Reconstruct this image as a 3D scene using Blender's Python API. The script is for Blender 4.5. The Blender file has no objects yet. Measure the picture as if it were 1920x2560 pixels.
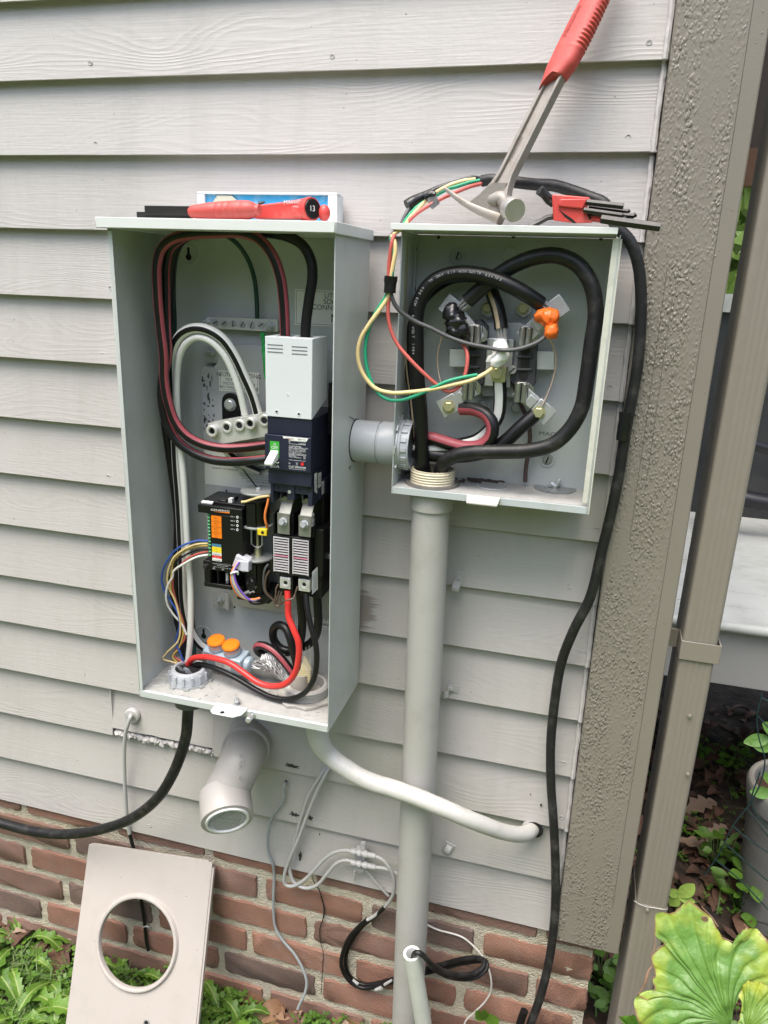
import bpy, bmesh, math, random
from mathutils import Vector, Matrix, noise
R = math.radians
rnd = random.Random(7)
C = bpy.context.scene
COL = C.collection
# ------------------------------------------------------------------ camera
CAMP = Vector((0.3017, -1.1884, 0.2766))
CAMR = Matrix(((0.9638, -0.1107, 0.2427), (0.2644, 0.2783, -0.9234), (0.0347, 0.9541, 0.2975)))
CAMR = CAMR.to_quaternion().normalized().to_matrix()
FPX = 1888.146                     # focal length in pixels of the 1920 x 2560 photograph
cd = bpy.data.cameras.new('camera'); cam = bpy.data.objects.new('camera', cd); COL.objects.link(cam)
cam.matrix_world = Matrix.Translation(CAMP) @ CAMR.to_4x4()
cd.sensor_fit = 'VERTICAL'; cd.sensor_height = 34.6; cd.sensor_width = 34.6*.75; cd.lens = FPX/2560*34.6
cd.clip_start = .02; cd.clip_end = 500
C.camera = cam
# ------------------------------------------------------------------ light: open shade under a bright overcast sky
W = bpy.data.worlds.new('World'); C.world = W; W.use_nodes = True
nt = W.node_tree; nt.nodes.clear()
SUN_EL, SUN_AZ = R(68), R(202)      # azimuth clockwise from +y: from behind the viewer and to the left
sky = nt.nodes.new('ShaderNodeTexSky'); sky.sky_type = 'NISHITA'; sky.sun_disc = False
sky.sun_elevation = SUN_EL; sky.sun_rotation = SUN_AZ; sky.air_density = 1.0; sky.dust_density = 3.0; sky.ozone_density = 1.0
hs = nt.nodes.new('ShaderNodeHueSaturation'); hs.inputs['Saturation'].default_value = .75
bg = nt.nodes.new('ShaderNodeBackground'); bg.inputs['Strength'].default_value = .15
wo = nt.nodes.new('ShaderNodeOutputWorld')
nt.links.new(sky.outputs[0], hs.inputs['Color']); nt.links.new(hs.outputs[0], bg.inputs[0]); nt.links.new(bg.outputs[0], wo.inputs[0])
sl = bpy.data.lights.new('sun', 'SUN'); sl.energy = 1.5; sl.angle = R(42); sl.color = (1, .94, .85)
so = bpy.data.objects.new('sun', sl); COL.objects.link(so)
sd = Vector((math.sin(SUN_AZ)*math.cos(SUN_EL), math.cos(SUN_AZ)*math.cos(SUN_EL), math.sin(SUN_EL)))
so.rotation_euler = sd.to_track_quat('Z', 'Y').to_euler(); so.location = sd*5
C.view_settings.view_transform = 'Standard'; C.view_settings.look = 'None'; C.view_settings.gamma = 1
C.view_settings.exposure = 1.4
C.render.engine = 'CYCLES'; C.cycles.max_bounces = 8; C.cycles.use_denoising = True

# ------------------------------------------------------------------ measuring: photo pixel + distance from the wall -> point
def at(u, v, y):
    d = CAMR @ Vector(((u-960)/FPX, -(v-1280)/FPX, -1))
    return CAMP + d*((y-CAMP.y)/d.y)
def atz(u, v, z):
    d = CAMR @ Vector(((u-960)/FPX, -(v-1280)/FPX, -1))
    return CAMP + d*((z-CAMP.z)/d.z)
VIEW = {'D': (0, 0, 1.15732), 'S': (0, 0, 1), 'Z3': (220, 460, .44605), 'Z4': (860, 420, .48222), 'Z5': (880, 860, .48222), 'Z6': (440, 1000, .30139),
        'Z7': (320, 1400, .37372), 'Z8': (400, 760, .30139), 'B1': (0, 1740, .42194), 'B2': (0, 2060, .42194), 'B3': (640, 1840, .4581),
        'R4': (1380, 1700, .38877), 'R5': (1400, 900, .40689), 'W': (1060, 720, .22905), 'C7': (490, 1220, .14465), 'C5': (640, 1000, .16878),
        'C6': (640, 1280, .16878), 'T1': (340, 460, .31344), 'T2': (980, 420, .217), 'T3': (1320, 440, .217), 'T4': (1300, 0, .15672),
        'H': (1500, 2200, .25316), 'K8': (1080, 1360, .226), 'Q': (1720, 1700, .27137)}
def q(view, a, b, y):
    x0, y0, s = VIEW[view]
    return at(x0+a*s, y0+b*s, y)
def P(view, *pts): return [q(view, *p) for p in pts]

# ------------------------------------------------------------------ materials
MATS = {}
def nn(t, ty, **kw):
    n = t.nodes.new('ShaderNode'+ty)
    for k, v in kw.items():
        if k in n.inputs: n.inputs[k].default_value = v
        else: setattr(n, k, v)
    return n
def mat(name, col, rough=.5, metal=0., var=.08, vs=25, bump=0., bs=160, spec=.5, dirt=None, dscale=9, damt=.5, sss=0, coat=0):
    if name in MATS: return MATS[name]
    m = bpy.data.materials.new(name); MATS[name] = m; m.use_nodes = True
    t = m.node_tree; b = t.nodes['Principled BSDF']
    b.inputs['Roughness'].default_value = rough; b.inputs['Metallic'].default_value = metal
    b.inputs['Specular IOR Level'].default_value = spec; b.inputs['Coat Weight'].default_value = coat
    tc = nn(t, 'TexCoord')
    n1 = nn(t, 'TexNoise', Scale=vs, Detail=5.); t.links.new(tc.outputs['Object'], n1.inputs['Vector'])
    mx = nn(t, 'Mix', data_type='RGBA')
    mx.inputs[6].default_value = (*[min(1, c*(1-var)) for c in col], 1); mx.inputs[7].default_value = (*[min(1, c*(1+var)) for c in col], 1)
    t.links.new(n1.outputs['Fac'], mx.inputs[0]); out = mx.outputs[2]
    if dirt:
        n2 = nn(t, 'TexNoise', Scale=dscale, Detail=8., Roughness=.7); t.links.new(tc.outputs['Object'], n2.inputs['Vector'])
        rp = nn(t, 'ValToRGB'); rp.color_ramp.elements[0].position = .5; rp.color_ramp.elements[1].position = .72
        t.links.new(n2.outputs['Fac'], rp.inputs[0])
        ml = nn(t, 'Math', operation='MULTIPLY'); ml.inputs[1].default_value = damt; t.links.new(rp.outputs[0], ml.inputs[0])
        m2 = nn(t, 'Mix', data_type='RGBA'); m2.inputs[7].default_value = (*dirt, 1)
        t.links.new(ml.outputs[0], m2.inputs[0]); t.links.new(out, m2.inputs[6]); out = m2.outputs[2]
    t.links.new(out, b.inputs['Base Color'])
    nr = nn(t, 'TexNoise', Scale=vs*2.3, Detail=3.); t.links.new(tc.outputs['Object'], nr.inputs['Vector'])
    mr = nn(t, 'MapRange'); mr.inputs['To Min'].default_value = max(.02, rough-.1); mr.inputs['To Max'].default_value = min(1, rough+.1)
    t.links.new(nr.outputs['Fac'], mr.inputs['Value']); t.links.new(mr.outputs[0], b.inputs['Roughness'])
    if bump:
        n3 = nn(t, 'TexNoise', Scale=bs, Detail=4.); t.links.new(tc.outputs['Object'], n3.inputs['Vector'])
        bp = nn(t, 'Bump', Strength=1., Distance=bump); t.links.new(n3.outputs['Fac'], bp.inputs['Height']); t.links.new(bp.outputs[0], b.inputs['Normal'])
    return m
GREY_BOX = mat('grey powder coat', (.51, .535, .515), .38, 0, .03, 12, .00005, 900, dirt=(.40, .40, .375), dscale=9, damt=.5)
GREY_OLD = mat('old grey enamel', (.45, .485, .485), .42, 0, .05, 14, .00008, 500, dirt=(.26, .27, .24), dscale=14, damt=.35)
RIM = mat('pale grey enamel', (.66, .68, .655), .4, 0, .04, 20, .0001, 300)
BLACK = mat('black rubber', (.007, .007, .0075), .38, 0, .3, 40, .00006, 600, spec=.38)
BLACKD = mat('dusty black rubber', (.009, .009, .0095), .45, 0, .3, 30, .0001, 400, dirt=(.085, .08, .07), dscale=45, damt=.45, spec=.38)
BLACKP = mat('black plastic', (.006, .006, .0065), .36, 0, .2, 40, spec=.35)
NAVY = mat('navy plastic', (.012, .0145, .034), .42, 0, .15, 30, .00004, 700, dirt=(.05, .055, .085), dscale=12, damt=.3)
WHITEP = mat('light grey plastic', (.62, .65, .66), .4, 0, .03, 20)
WHITE = mat('white', (.8, .8, .78), .5, 0, .03, 20)
WHITEW = mat('white insulation', (.68, .68, .64), .38, 0, .05, 20)
REDW = mat('dusty red insulation', (.31, .06, .075), .45, 0, .15, 30)
REDB = mat('bright red insulation', (.62, .035, .03), .35, 0, .08, 30)
GREEND = mat('dark green insulation', (.008, .045, .03), .4, 0, .2, 30)
GREENW = mat('green insulation', (.02, .30, .16), .4, 0, .15, 30)
YELW = mat('cream insulation', (.72, .56, .27), .42, 0, .12, 30)
REDT = mat('faded red insulation', (.50, .10, .08), .45, 0, .12, 30)
GREYW = mat('grey black insulation', (.075, .075, .078), .45, 0, .25, 30)
STEEL = mat('zinc plated steel', (.54, .56, .56), .33, .6, .15, 40, .00008, 300, dirt=(.3, .3, .28), dscale=20, damt=.5)
GALV = mat('galvanised sheet', (.47, .48, .49), .42, .25, .1, 18, .00003, 300, dirt=(.33, .33, .33), dscale=16, damt=.45)
ALU = mat('tinned aluminium', (.60, .60, .565), .36, .4, .12, 50, .00005, 300)
ALUD = mat('weathered aluminium', (.36, .37, .36), .5, .6, .25, 40, .0002, 220, dirt=(.20, .20, .18), dscale=30, damt=.5)
DUST_DIM = mat('dust and dimming tone', (.36, .355, .335), .8, 0, .2, 40, .0004, 200, dirt=(.25, .235, .21), dscale=30, damt=.6)  # dusty tone, kept darker to hold down the brightly lit floors
ZINC = mat('zinc lug', (.50, .51, .51), .42, .55, .14, 50, .0003, 240, dirt=(.26, .26, .25), dscale=60, damt=.5)
BRASS = mat('dull brass', (.50, .48, .28), .42, .6, .12, 40)
BAKE = mat('dark grey bakelite', (.028, .030, .034), .55, 0, .25, 30, .0001, 300, dirt=(.13, .13, .12), dscale=25, damt=.5)
PVC = mat('painted grey conduit', (.40, .39, .365), .45, 0, .05, 8, .0002, 120, dirt=(.29, .275, .245), dscale=13, damt=.45)
PVCB = mat('grey coupling plastic', (.40, .42, .44), .35, 0, .04, 10)
PVCW = mat('off white conduit', (.60, .62, .55), .4, 0, .05, 10, dirt=(.45, .46, .36), dscale=14, damt=.4)
CREAM = mat('cream threaded plastic', (.58, .52, .38), .5, 0, .12, 20)
PAINTW = mat('painted cable jacket', (.51, .50, .465), .5, 0, .08, 14, .0006, 60, dirt=(.33, .315, .285), dscale=24, damt=.5)
VENT = mat('painted vent pipe', (.40, .375, .35), .45, 0, .05, 10, .0001, 90, dirt=(.38, .34, .31), dscale=12, damt=.35)
COAX = mat('painted grey coax', (.43, .425, .41), .5, 0, .08, 25, .0001, 200)
TOOLR = mat('tool red rubber', (.52, .075, .062), .5, 0, .12, 30, .0002, 260, dirt=(.42, .16, .14), dscale=30, damt=.4)
TOOLR2 = mat('tool red plastic', (.58, .06, .05), .4, 0, .08, 30, dirt=(.5, .2, .18), dscale=40, damt=.5)
HAMM = mat('worn forged steel', (.29, .265, .235), .52, .35, .2, 30, .0006, 90, dirt=(.20, .14, .10), dscale=40, damt=.6)
HAMF = mat('bright worn steel', (.46, .44, .41), .42, .6, .2, 60, .0008, 120, dirt=(.25, .22, .18), dscale=60, damt=.5)
HEXK = mat('black oxide steel', (.028, .026, .025), .38, .25, .25, 60)
TAPEB = mat('black tape', (.008, .008, .0085), .3, 0, .2, 60, .0008, 120)
TAPEO = mat('orange tape', (.85, .16, .02), .35, 0, .12, 60, .0008, 120)
TAPEW = mat('white tape', (.80, .80, .77), .7, 0, .05, 60, .0008, 120, spec=.2)
ORANGE = mat('orange', (.85, .21, .01), .4, 0, .05, 30)
YELLOW = mat('yellow', (.78, .60, .03), .4, 0, .05, 30)
RED = mat('red', (.65, .03, .03), .4, 0, .05, 30)
BLUE = mat('blue', (.06, .20, .32), .4, 0, .05, 30)
BLUEW = mat('blue insulation', (.03, .09, .38), .4, 0, .1, 30)
PURPLE = mat('violet insulation', (.22, .11, .55), .4, 0, .1, 30)
BROWNW = mat('brown insulation', (.10, .065, .05), .45, 0, .2, 40)
GREENT = mat('green terminal plastic', (.06, .32, .13), .45, 0, .12, 50)
GREENM = mat('green marker', (.02, .42, .08), .4, 0, .1, 40)
LABEL = mat('paper label', (.80, .80, .75), .45, 0, .03, 40)
SILV = mat('silver label', (.72, .73, .72), .35, .15, .03, 40)
INK = mat('black ink', (.015, .015, .016), .5, 0, .05, 40)
WINK = mat('white ink', (.75, .75, .75), .5, 0, .05, 40)
CLEAR = mat('clear vinyl', (.33, .40, .45), .12, 0, .08, 30, .0004, 60)
DARKHOLE = mat('dark cavity', (.006, .006, .006), .8, 0, .1, 20)
COPPER = mat('clear jacket wire', (.42, .34, .27), .35, .3, .1, 40)
TAUPE_D = mat('downspout taupe', (.215, .192, .160), .4, 0, .04, 5, .0001, 60, dirt=(.30, .28, .25), dscale=60, damt=.12)

# ------------------------------------------------------------------ mesh builder
class B:
    def __init__(s): s.bm = bmesh.new(); s.mi = 0
    def face(s, vs, mi=None):
        try:
            f = s.bm.faces.new(vs); f.material_index = s.mi if mi is None else mi; return f
        except ValueError: return None
    def hexa(s, v8):
        v = [s.bm.verts.new(p) for p in v8]
        for a in ((0, 3, 2, 1), (4, 5, 6, 7), (0, 1, 5, 4), (1, 2, 6, 5), (2, 3, 7, 6), (3, 0, 4, 7)): s.face([v[i] for i in a])
        return s
    def box(s, x0, x1, y0, y1, z0, z1):
        return s.hexa([(x0, y0, z0), (x1, y0, z0), (x1, y1, z0), (x0, y1, z0), (x0, y0, z1), (x1, y0, z1), (x1, y1, z1), (x0, y1, z1)])
    def obox(s, c, ax, h):
        c = Vector(c); a = [Vector(ax[i])*h[i] for i in range(3)]
        return s.hexa([c-a[0]-a[1]-a[2], c+a[0]-a[1]-a[2], c+a[0]+a[1]-a[2], c-a[0]+a[1]-a[2], c-a[0]-a[1]+a[2], c+a[0]-a[1]+a[2], c+a[0]+a[1]+a[2], c-a[0]+a[1]+a[2]])
    def prism(s, pts, vec, taper=1.):
        pts = [Vector(p) for p in pts]; vec = Vector(vec); c = sum(pts, Vector())/len(pts)
        a = [s.bm.verts.new(p) for p in pts]; b = [s.bm.verts.new(c+(p-c)*taper+vec) for p in pts]
        s.face(a[::-1]); s.face(b); n = len(a)
        for i in range(n): s.face([a[i], a[(i+1) % n], b[(i+1) % n], b[i]])
        return s
    def frame(s, ax):
        ax = Vector(ax).normalized(); r = Vector((0, -1, 0))
        if abs(ax.dot(r)) > .9: r = Vector((1, 0, 0))
        u = (r-ax*r.dot(ax)).normalized(); return ax, u, ax.cross(u)
    def lathe(s, p0, ax, prof, n=20, cap=True):
        p0 = Vector(p0); a, u, w = s.frame(ax); rings = []
        for t, r in prof:
            rings.append([s.bm.verts.new(p0+a*t+(u*math.cos(6.28318*k/n)+w*math.sin(6.28318*k/n))*r) for k in range(n)])
        for i in range(len(rings)-1):
            for k in range(n): s.face([rings[i][k], rings[i][(k+1) % n], rings[i+1][(k+1) % n], rings[i+1][k]])
        if cap: s.face(rings[0][::-1]); s.face(rings[-1])
        return s
    def cyl(s, p0, p1, r, r1=None, n=18):
        p0, p1 = Vector(p0), Vector(p1); d = p1-p0
        return s.lathe(p0, d, [(0, r), (d.length, r if r1 is None else r1)], n)
    def tube(s, pts, r, n=12, stripes=(), smooth=True, step=None, jit=0., cap=True, twist=0.):
        pts = [Vector(p) for p in pts]; rr = r if isinstance(r, (list, tuple)) else [r]*len(pts)
        if smooth and len(pts) > 2: pts, rr = spline(pts, rr, step or max(.0025, min(rr)*.7))
        m = len(pts); t0 = (pts[1]-pts[0]).normalized(); _, u, w = s.frame(t0); rings = []
        for i in range(m):
            t = (pts[min(i+1, m-1)]-pts[max(i-1, 0)]).normalized()
            u = (u-t*u.dot(t)).normalized(); w = t.cross(u); ring = []
            for k in range(n):
                an = 6.28318*k/n+twist*i; d = u*math.cos(an)+w*math.sin(an); ra = rr[i]
                if jit:
                    qd = pts[i]+d*rr[i]; ra *= 1+jit*((noise.noise(qd*(.9/rr[i])) if jit <= .24 else .7*noise.noise(qd*60)+1.1*(.22-abs(noise.noise(qd*130+Vector((7, 3, 1)))))+.9*(.2-abs(noise.noise(qd*260+Vector((1, 8, 3)))))))
                ring.append(s.bm.verts.new(pts[i]+d*ra))
            rings.append(ring)
        for i in range(m-1):
            for k in range(n):
                mi = s.mi; an = (k+.5)/n*360
                for c, h, sm in stripes:
                    if abs((an-c+180) % 360-180) <= h: mi = sm
                s.face([rings[i][k], rings[i][(k+1) % n], rings[i+1][(k+1) % n], rings[i+1][k]], mi)
        if cap: s.face(rings[0][::-1]); s.face(rings[-1])
        return s
    def ball(s, c, r, sc=(1, 1, 1), nu=12, nv=8, jit=0.):
        c = Vector(c); rows = []
        for j in range(nv+1):
            ph = math.pi*j/nv; row = []
            for i in range(nu):
                th = 6.28318*i/nu; d = Vector((math.sin(ph)*math.cos(th), math.sin(ph)*math.sin(th), math.cos(ph)))
                k = 1+jit*noise.noise(d*1.7+c*90)
                row.append(s.bm.verts.new(c+Vector((d.x*sc[0], d.y*sc[1], d.z*sc[2]))*r*k))
            rows.append(row)
        for j in range(nv):
            for i in range(nu): s.face([rows[j][i], rows[j+1][i], rows[j+1][(i+1) % nu], rows[j][(i+1) % nu]])
        return s
    def torus(s, c, ax, r0, r1, n=24, k=8):
        a, u, w = s.frame(ax); c = Vector(c); g = []
        for i in range(n):
            d = u*math.cos(6.28318*i/n)+w*math.sin(6.28318*i/n)
            g.append([s.bm.verts.new(c+d*(r0+r1*math.cos(6.28318*j/k))+a*r1*math.sin(6.28318*j/k)) for j in range(k)])
        for i in range(n):
            for j in range(k): s.face([g[i][j], g[(i+1) % n][j], g[(i+1) % n][(j+1) % k], g[i][(j+1) % k]])
        return s
    def text(s, body, o, size, ux=(1, 0, 0), uz=(0, 0, 1), width=None, align='L', thick=.00025):
        me = glyphs(body); xs = [v[0] for v in me[0]]; w = max(xs)-min(xs) if xs else 1
        sx = width/w if width else size; off = {'L': -min(xs), 'C': -(max(xs)+min(xs))/2, 'R': -max(xs)}[align]
        ux, uz = Vector(ux).normalized(), Vector(uz).normalized(); o = Vector(o); nrm = ux.cross(uz)
        a = [s.bm.verts.new(o+ux*((x+off)*sx)+uz*(y*size)+nrm*thick) for x, y in me[0]]
        for f in me[1]: s.face([a[i] for i in f])
        return s
    def hexbolt(s, c, ax, r, h):
        a, u, w = s.frame(ax); s.lathe(Vector(c), a, [(0, r*1.25), (h*.25, r*1.25)], 18)
        s.lathe(Vector(c)+a*h*.25, a, [(0, r), (h*.6, r), (h*.75, r*.85)], 6); return s

FONT = {}
def glyphs(body):
    if body not in FONT:
        cu = bpy.data.curves.new('t', 'FONT'); cu.body = body; cu.size = 1.38
        ob = bpy.data.objects.new('t', cu); me = bpy.data.meshes.new_from_object(ob)
        FONT[body] = ([(v.co.x, v.co.y) for v in me.vertices], [tuple(p.vertices) for p in me.polygons])
        bpy.data.objects.remove(ob); bpy.data.curves.remove(cu); bpy.data.meshes.remove(me)
    return FONT[body]

def spline(pts, rr, step):
    out, ro = [], []
    ext = [pts[0]*2-pts[1]]+pts+[pts[-1]*2-pts[-2]]
    for i in range(len(pts)-1):
        p0, p1, p2, p3 = ext[i:i+4]; d = (p2-p1).length; n = max(1, int(d/step))
        # centripetal-like tangents
        k1, k2, k3 = max((p1-p0).length, 1e-6)**.5, max(d, 1e-6)**.5, max((p3-p2).length, 1e-6)**.5
        m1 = ((p1-p0)/k1-(p2-p0)/(k1+k2)+(p2-p1)/k2)*k2; m2 = ((p2-p1)/k2-(p3-p1)/(k2+k3)+(p3-p2)/k3)*k2
        for j in range(n):
            t = j/n; t2, t3 = t*t, t*t*t
            out.append(p1*(2*t3-3*t2+1)+m1*(t3-2*t2+t)+p2*(-2*t3+3*t2)+m2*(t3-t2)); ro.append(rr[i]+(rr[i+1]-rr[i])*t)
    out.append(pts[-1]); ro.append(rr[-1])
    return out, ro

def mk(b, name, mats, parent=None, bevel=0., angle=38, keep=False):
    me = bpy.data.meshes.new(name); bm = b.bm
    bmesh.ops.recalc_face_normals(bm, faces=bm.faces[:])
    o = bpy.data.objects.new(name, me)
    if not keep:
        xs = [v.co for v in bm.verts]
        base = Vector(((min(v.x for v in xs)+max(v.x for v in xs))/2, (min(v.y for v in xs)+max(v.y for v in xs))/2, min(v.z for v in xs)))
        bmesh.ops.translate(bm, verts=bm.verts[:], vec=-base); o.location = base
    bm.to_mesh(me); bm.free()
    for m in (mats if isinstance(mats, (list, tuple)) else [mats]): me.materials.append(m)
    me.polygons.foreach_set('use_smooth', [True]*len(me.polygons)); me.set_sharp_from_angle(angle=R(angle))
    if bevel:
        md = o.modifiers.new('bevel', 'BEVEL'); md.width = bevel; md.segments = 2; md.limit_method = 'ANGLE'; md.angle_limit = R(40)
        md.harden_normals = False
    COL.objects.link(o)
    if parent:
        o.parent = parent
        p = Vector()
        a = parent
        while a: p = p+a.location; a = a.parent
        o.location = o.location-p
    return o
def tag(o, label, cat=None, group=None, kind=None):
    o['label'] = label
    if cat: o['category'] = cat
    if group: o['group'] = group
    if kind: o['kind'] = kind
    return o
def thing(name, label, cat, loc, group=None):
    o = bpy.data.objects.new(name, None); o.empty_display_size = .03; COL.objects.link(o); o.location = Vector(loc)
    return tag(o, label, cat, group)
def solo(b, name, label, cat, mats, group=None, bevel=0., angle=38, keep=False):
    return tag(mk(b, name, mats, None, bevel, angle, keep), label, cat, group)
def cable(name, label, pts, r, mats, stripes=(), group=None, cat='cable', n=14, jit=0.):
    return solo(B().tube(pts, r, n, stripes, jit=jit), name, label, cat, mats, group, angle=60)
X, Y, Z = Vector((1, 0, 0)), Vector((0, 1, 0)), Vector((0, 0, 1))
# ================================================================== THE SETTING
def sheet_mat(name, build):
    m = bpy.data.materials.new(name); m.use_nodes = True; MATS[name] = m
    build(m.node_tree, m.node_tree.nodes['Principled BSDF']); return m
def vmath(t, op, a, b=None):
    n = nn(t, 'Math', operation=op)
    for i, v in enumerate((a, b)):
        if v is None: continue
        if isinstance(v, (int, float)): n.inputs[i].default_value = v
        else: t.links.new(v, n.inputs[i])
    return n.outputs[0]
ZS = [.5633, .4513, .3350, .2222, .1094, -.0045, -.1163, -.2232, -.3364, -.4415, -.5558, -.6677, -.7854, -.9030]
EXPO = .1128
ZS = [ZS[0]+EXPO*k for k in (5, 4, 3, 2, 1)]+ZS
def clap(t, b):
    tc = nn(t, 'TexCoord'); sp = nn(t, 'SeparateXYZ'); t.links.new(tc.outputs['Object'], sp.inputs[0])
    x, z = sp.outputs[0], sp.outputs[2]
    bid = vmath(t, 'FLOOR', vmath(t, 'DIVIDE', vmath(t, 'ADD', z, 2.033), .11275)); wid = vmath(t, 'MULTIPLY', bid, 3.77)
    cb = nn(t, 'CombineXYZ'); t.links.new(vmath(t, 'MULTIPLY', x, 2.2), cb.inputs[0]); t.links.new(vmath(t, 'MULTIPLY', z, 9.), cb.inputs[2])
    n1 = nn(t, 'TexNoise', noise_dimensions='4D', Scale=1., Detail=1.5); t.links.new(cb.outputs[0], n1.inputs['Vector']); t.links.new(wid, n1.inputs['W'])
    ph = vmath(t, 'ADD', vmath(t, 'MULTIPLY', z, 620.), vmath(t, 'MULTIPLY', n1.outputs['Fac'], 190.))
    ridge = vmath(t, 'POWER', vmath(t, 'ADD', vmath(t, 'MULTIPLY', vmath(t, 'SINE', ph), .5), .5), 2.2)
    c2 = nn(t, 'CombineXYZ'); t.links.new(vmath(t, 'MULTIPLY', x, 1.3), c2.inputs[0]); t.links.new(vmath(t, 'MULTIPLY', z, 7.), c2.inputs[2])
    n2 = nn(t, 'TexNoise', noise_dimensions='4D', Scale=1.6, Detail=2.); t.links.new(c2.outputs[0], n2.inputs['Vector']); t.links.new(vmath(t, 'ADD', wid, 11.), n2.inputs['W'])
    mk_ = nn(t, 'MapRange'); mk_.inputs['From Min'].default_value = .42; mk_.inputs['From Max'].default_value = .62; t.links.new(n2.outputs['Fac'], mk_.inputs['Value'])
    c3 = nn(t, 'CombineXYZ'); t.links.new(vmath(t, 'MULTIPLY', x, 14.), c3.inputs[0]); t.links.new(vmath(t, 'MULTIPLY', z, 330.), c3.inputs[2])
    n3 = nn(t, 'TexNoise', noise_dimensions='4D', Scale=1., Detail=4.); t.links.new(c3.outputs[0], n3.inputs['Vector']); t.links.new(wid, n3.inputs['W'])
    n4 = nn(t, 'TexNoise', Scale=90., Detail=3.); t.links.new(tc.outputs['Object'], n4.inputs['Vector'])
    h = vmath(t, 'ADD', vmath(t, 'MULTIPLY', vmath(t, 'MULTIPLY', ridge, mk_.outputs[0]), .24), vmath(t, 'ADD', vmath(t, 'MULTIPLY', n3.outputs['Fac'], .5), vmath(t, 'MULTIPLY', n4.outputs['Fac'], .35)))
    bp = nn(t, 'Bump', Strength=1., Distance=.0008); t.links.new(h, bp.inputs['Height']); t.links.new(bp.outputs[0], b.inputs['Normal'])
    n5 = nn(t, 'TexNoise', Scale=5., Detail=6.); t.links.new(tc.outputs['Object'], n5.inputs['Vector'])
    mx = nn(t, 'Mix', data_type='RGBA'); mx.inputs[6].default_value = (.412, .391, .374, 1); mx.inputs[7].default_value = (.462, .440, .421, 1); t.links.new(n5.outputs['Fac'], mx.inputs[0])
    # bare weathered wood right of the tall cabinet: a stain with its own place and outline
    pd = nn(t, 'VectorMath', operation='DISTANCE'); c6 = nn(t, 'CombineXYZ'); t.links.new(x, c6.inputs[0]); t.links.new(vmath(t, 'MULTIPLY', z, .55), c6.inputs[2])
    t.links.new(c6.outputs[0], pd.inputs[0]); pb = at(905, 1522, .004); pd.inputs[1].default_value = (pb.x, 0, pb.z*.55)
    st = vmath(t, 'SUBTRACT', vmath(t, 'ADD', vmath(t, 'MULTIPLY', n3.outputs['Fac'], .060), -.004), pd.outputs['Value'])
    mr = nn(t, 'MapRange'); mr.inputs['From Min'].default_value = 0; mr.inputs['From Max'].default_value = .010; t.links.new(st, mr.inputs['Value'])
    m2 = nn(t, 'Mix', data_type='RGBA'); m2.inputs[7].default_value = (.13, .10, .075, 1); t.links.new(vmath(t, 'MULTIPLY', mr.outputs[0], .7), m2.inputs[0]); t.links.new(mx.outputs[2], m2.inputs[6])
    c7 = nn(t, 'CombineXYZ'); t.links.new(vmath(t, 'MULTIPLY', x, 16.), c7.inputs[0]); t.links.new(vmath(t, 'MULTIPLY', z, 2.4), c7.inputs[2])
    n7 = nn(t, 'TexNoise', Scale=1., Detail=6., Roughness=.65); t.links.new(c7.outputs[0], n7.inputs['Vector'])
    r7 = nn(t, 'MapRange'); r7.inputs['From Min'].default_value = .48; r7.inputs['From Max'].default_value = .78; r7.inputs['To Max'].default_value = .45; t.links.new(n7.outputs['Fac'], r7.inputs['Value'])
    m7 = nn(t, 'Mix', data_type='RGBA'); m7.inputs[7].default_value = (.33, .315, .29, 1); t.links.new(r7.outputs[0], m7.inputs[0]); t.links.new(m2.outputs[2], m7.inputs[6]); m2 = m7
    # specks of dirt
    v = nn(t, 'TexNoise', Scale=160., Detail=1.); t.links.new(tc.outputs['Object'], v.inputs['Vector'])
    mr3 = nn(t, 'MapRange'); mr3.inputs['From Min'].default_value = .78; mr3.inputs['From Max'].default_value = .82; t.links.new(v.outputs['Fac'], mr3.inputs['Value'])
    m3 = nn(t, 'Mix', data_type='RGBA'); m3.inputs[7].default_value = (.22, .20, .18, 1); t.links.new(mr3.outputs[0], m3.inputs[0]); t.links.new(m2.outputs[2], m3.inputs[6])
    t.links.new(m3.outputs[2], b.inputs['Base Color']); b.inputs['Roughness'].default_value = .42
SIDING = sheet_mat('painted clapboard', clap)
CAULK = mat('old paint caulk', (.50, .485, .475), .5, 0, .08, 40, .0006, 120)
CAULKD = mat('grey filler', (.40, .385, .375), .6, 0, .3, 60, .001, 120)
SX0, SX1 = -2.2, .3535
cutA, cutB = at(281, 1828, 0).x, at(530, 1880, 0).x
b = B()
xs = [SX0+(SX1-SX0)*i/130 for i in range(131)]+[cutA-.0006, cutA+.0006, cutB, cutB+.004]
xs = sorted(xs)
for i in range(1, len(ZS)):
    zt, zb = ZS[i-1], ZS[i]; prev = None; s0 = rnd.random()*50
    for x in xs:
        wv = .0012*noise.noise((x*1.3, s0, 0))+.0004*noise.noise((x*9, s0, 3)); dy = .0015*noise.noise((x*.8, s0, 7))
        zz = zb+wv
        if i == 16 and cutA < x <= cutB: zz += .0185+.0025*noise.noise((x*60, 0, 0))
        if i == 12 and -.02 < x < .05 and False: pass
        vs = [b.bm.verts.new(p) for p in ((x, .0185+dy, zz+.008), (x, .0012+dy, zz), (x, dy, zz+.001), (x, .0180+dy*.3, zt+.016))]
        if prev:
            for k in range(3): b.face([prev[k], vs[k], vs[k+1], prev[k+1]])
        prev = vs
b.mi = 1
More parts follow.
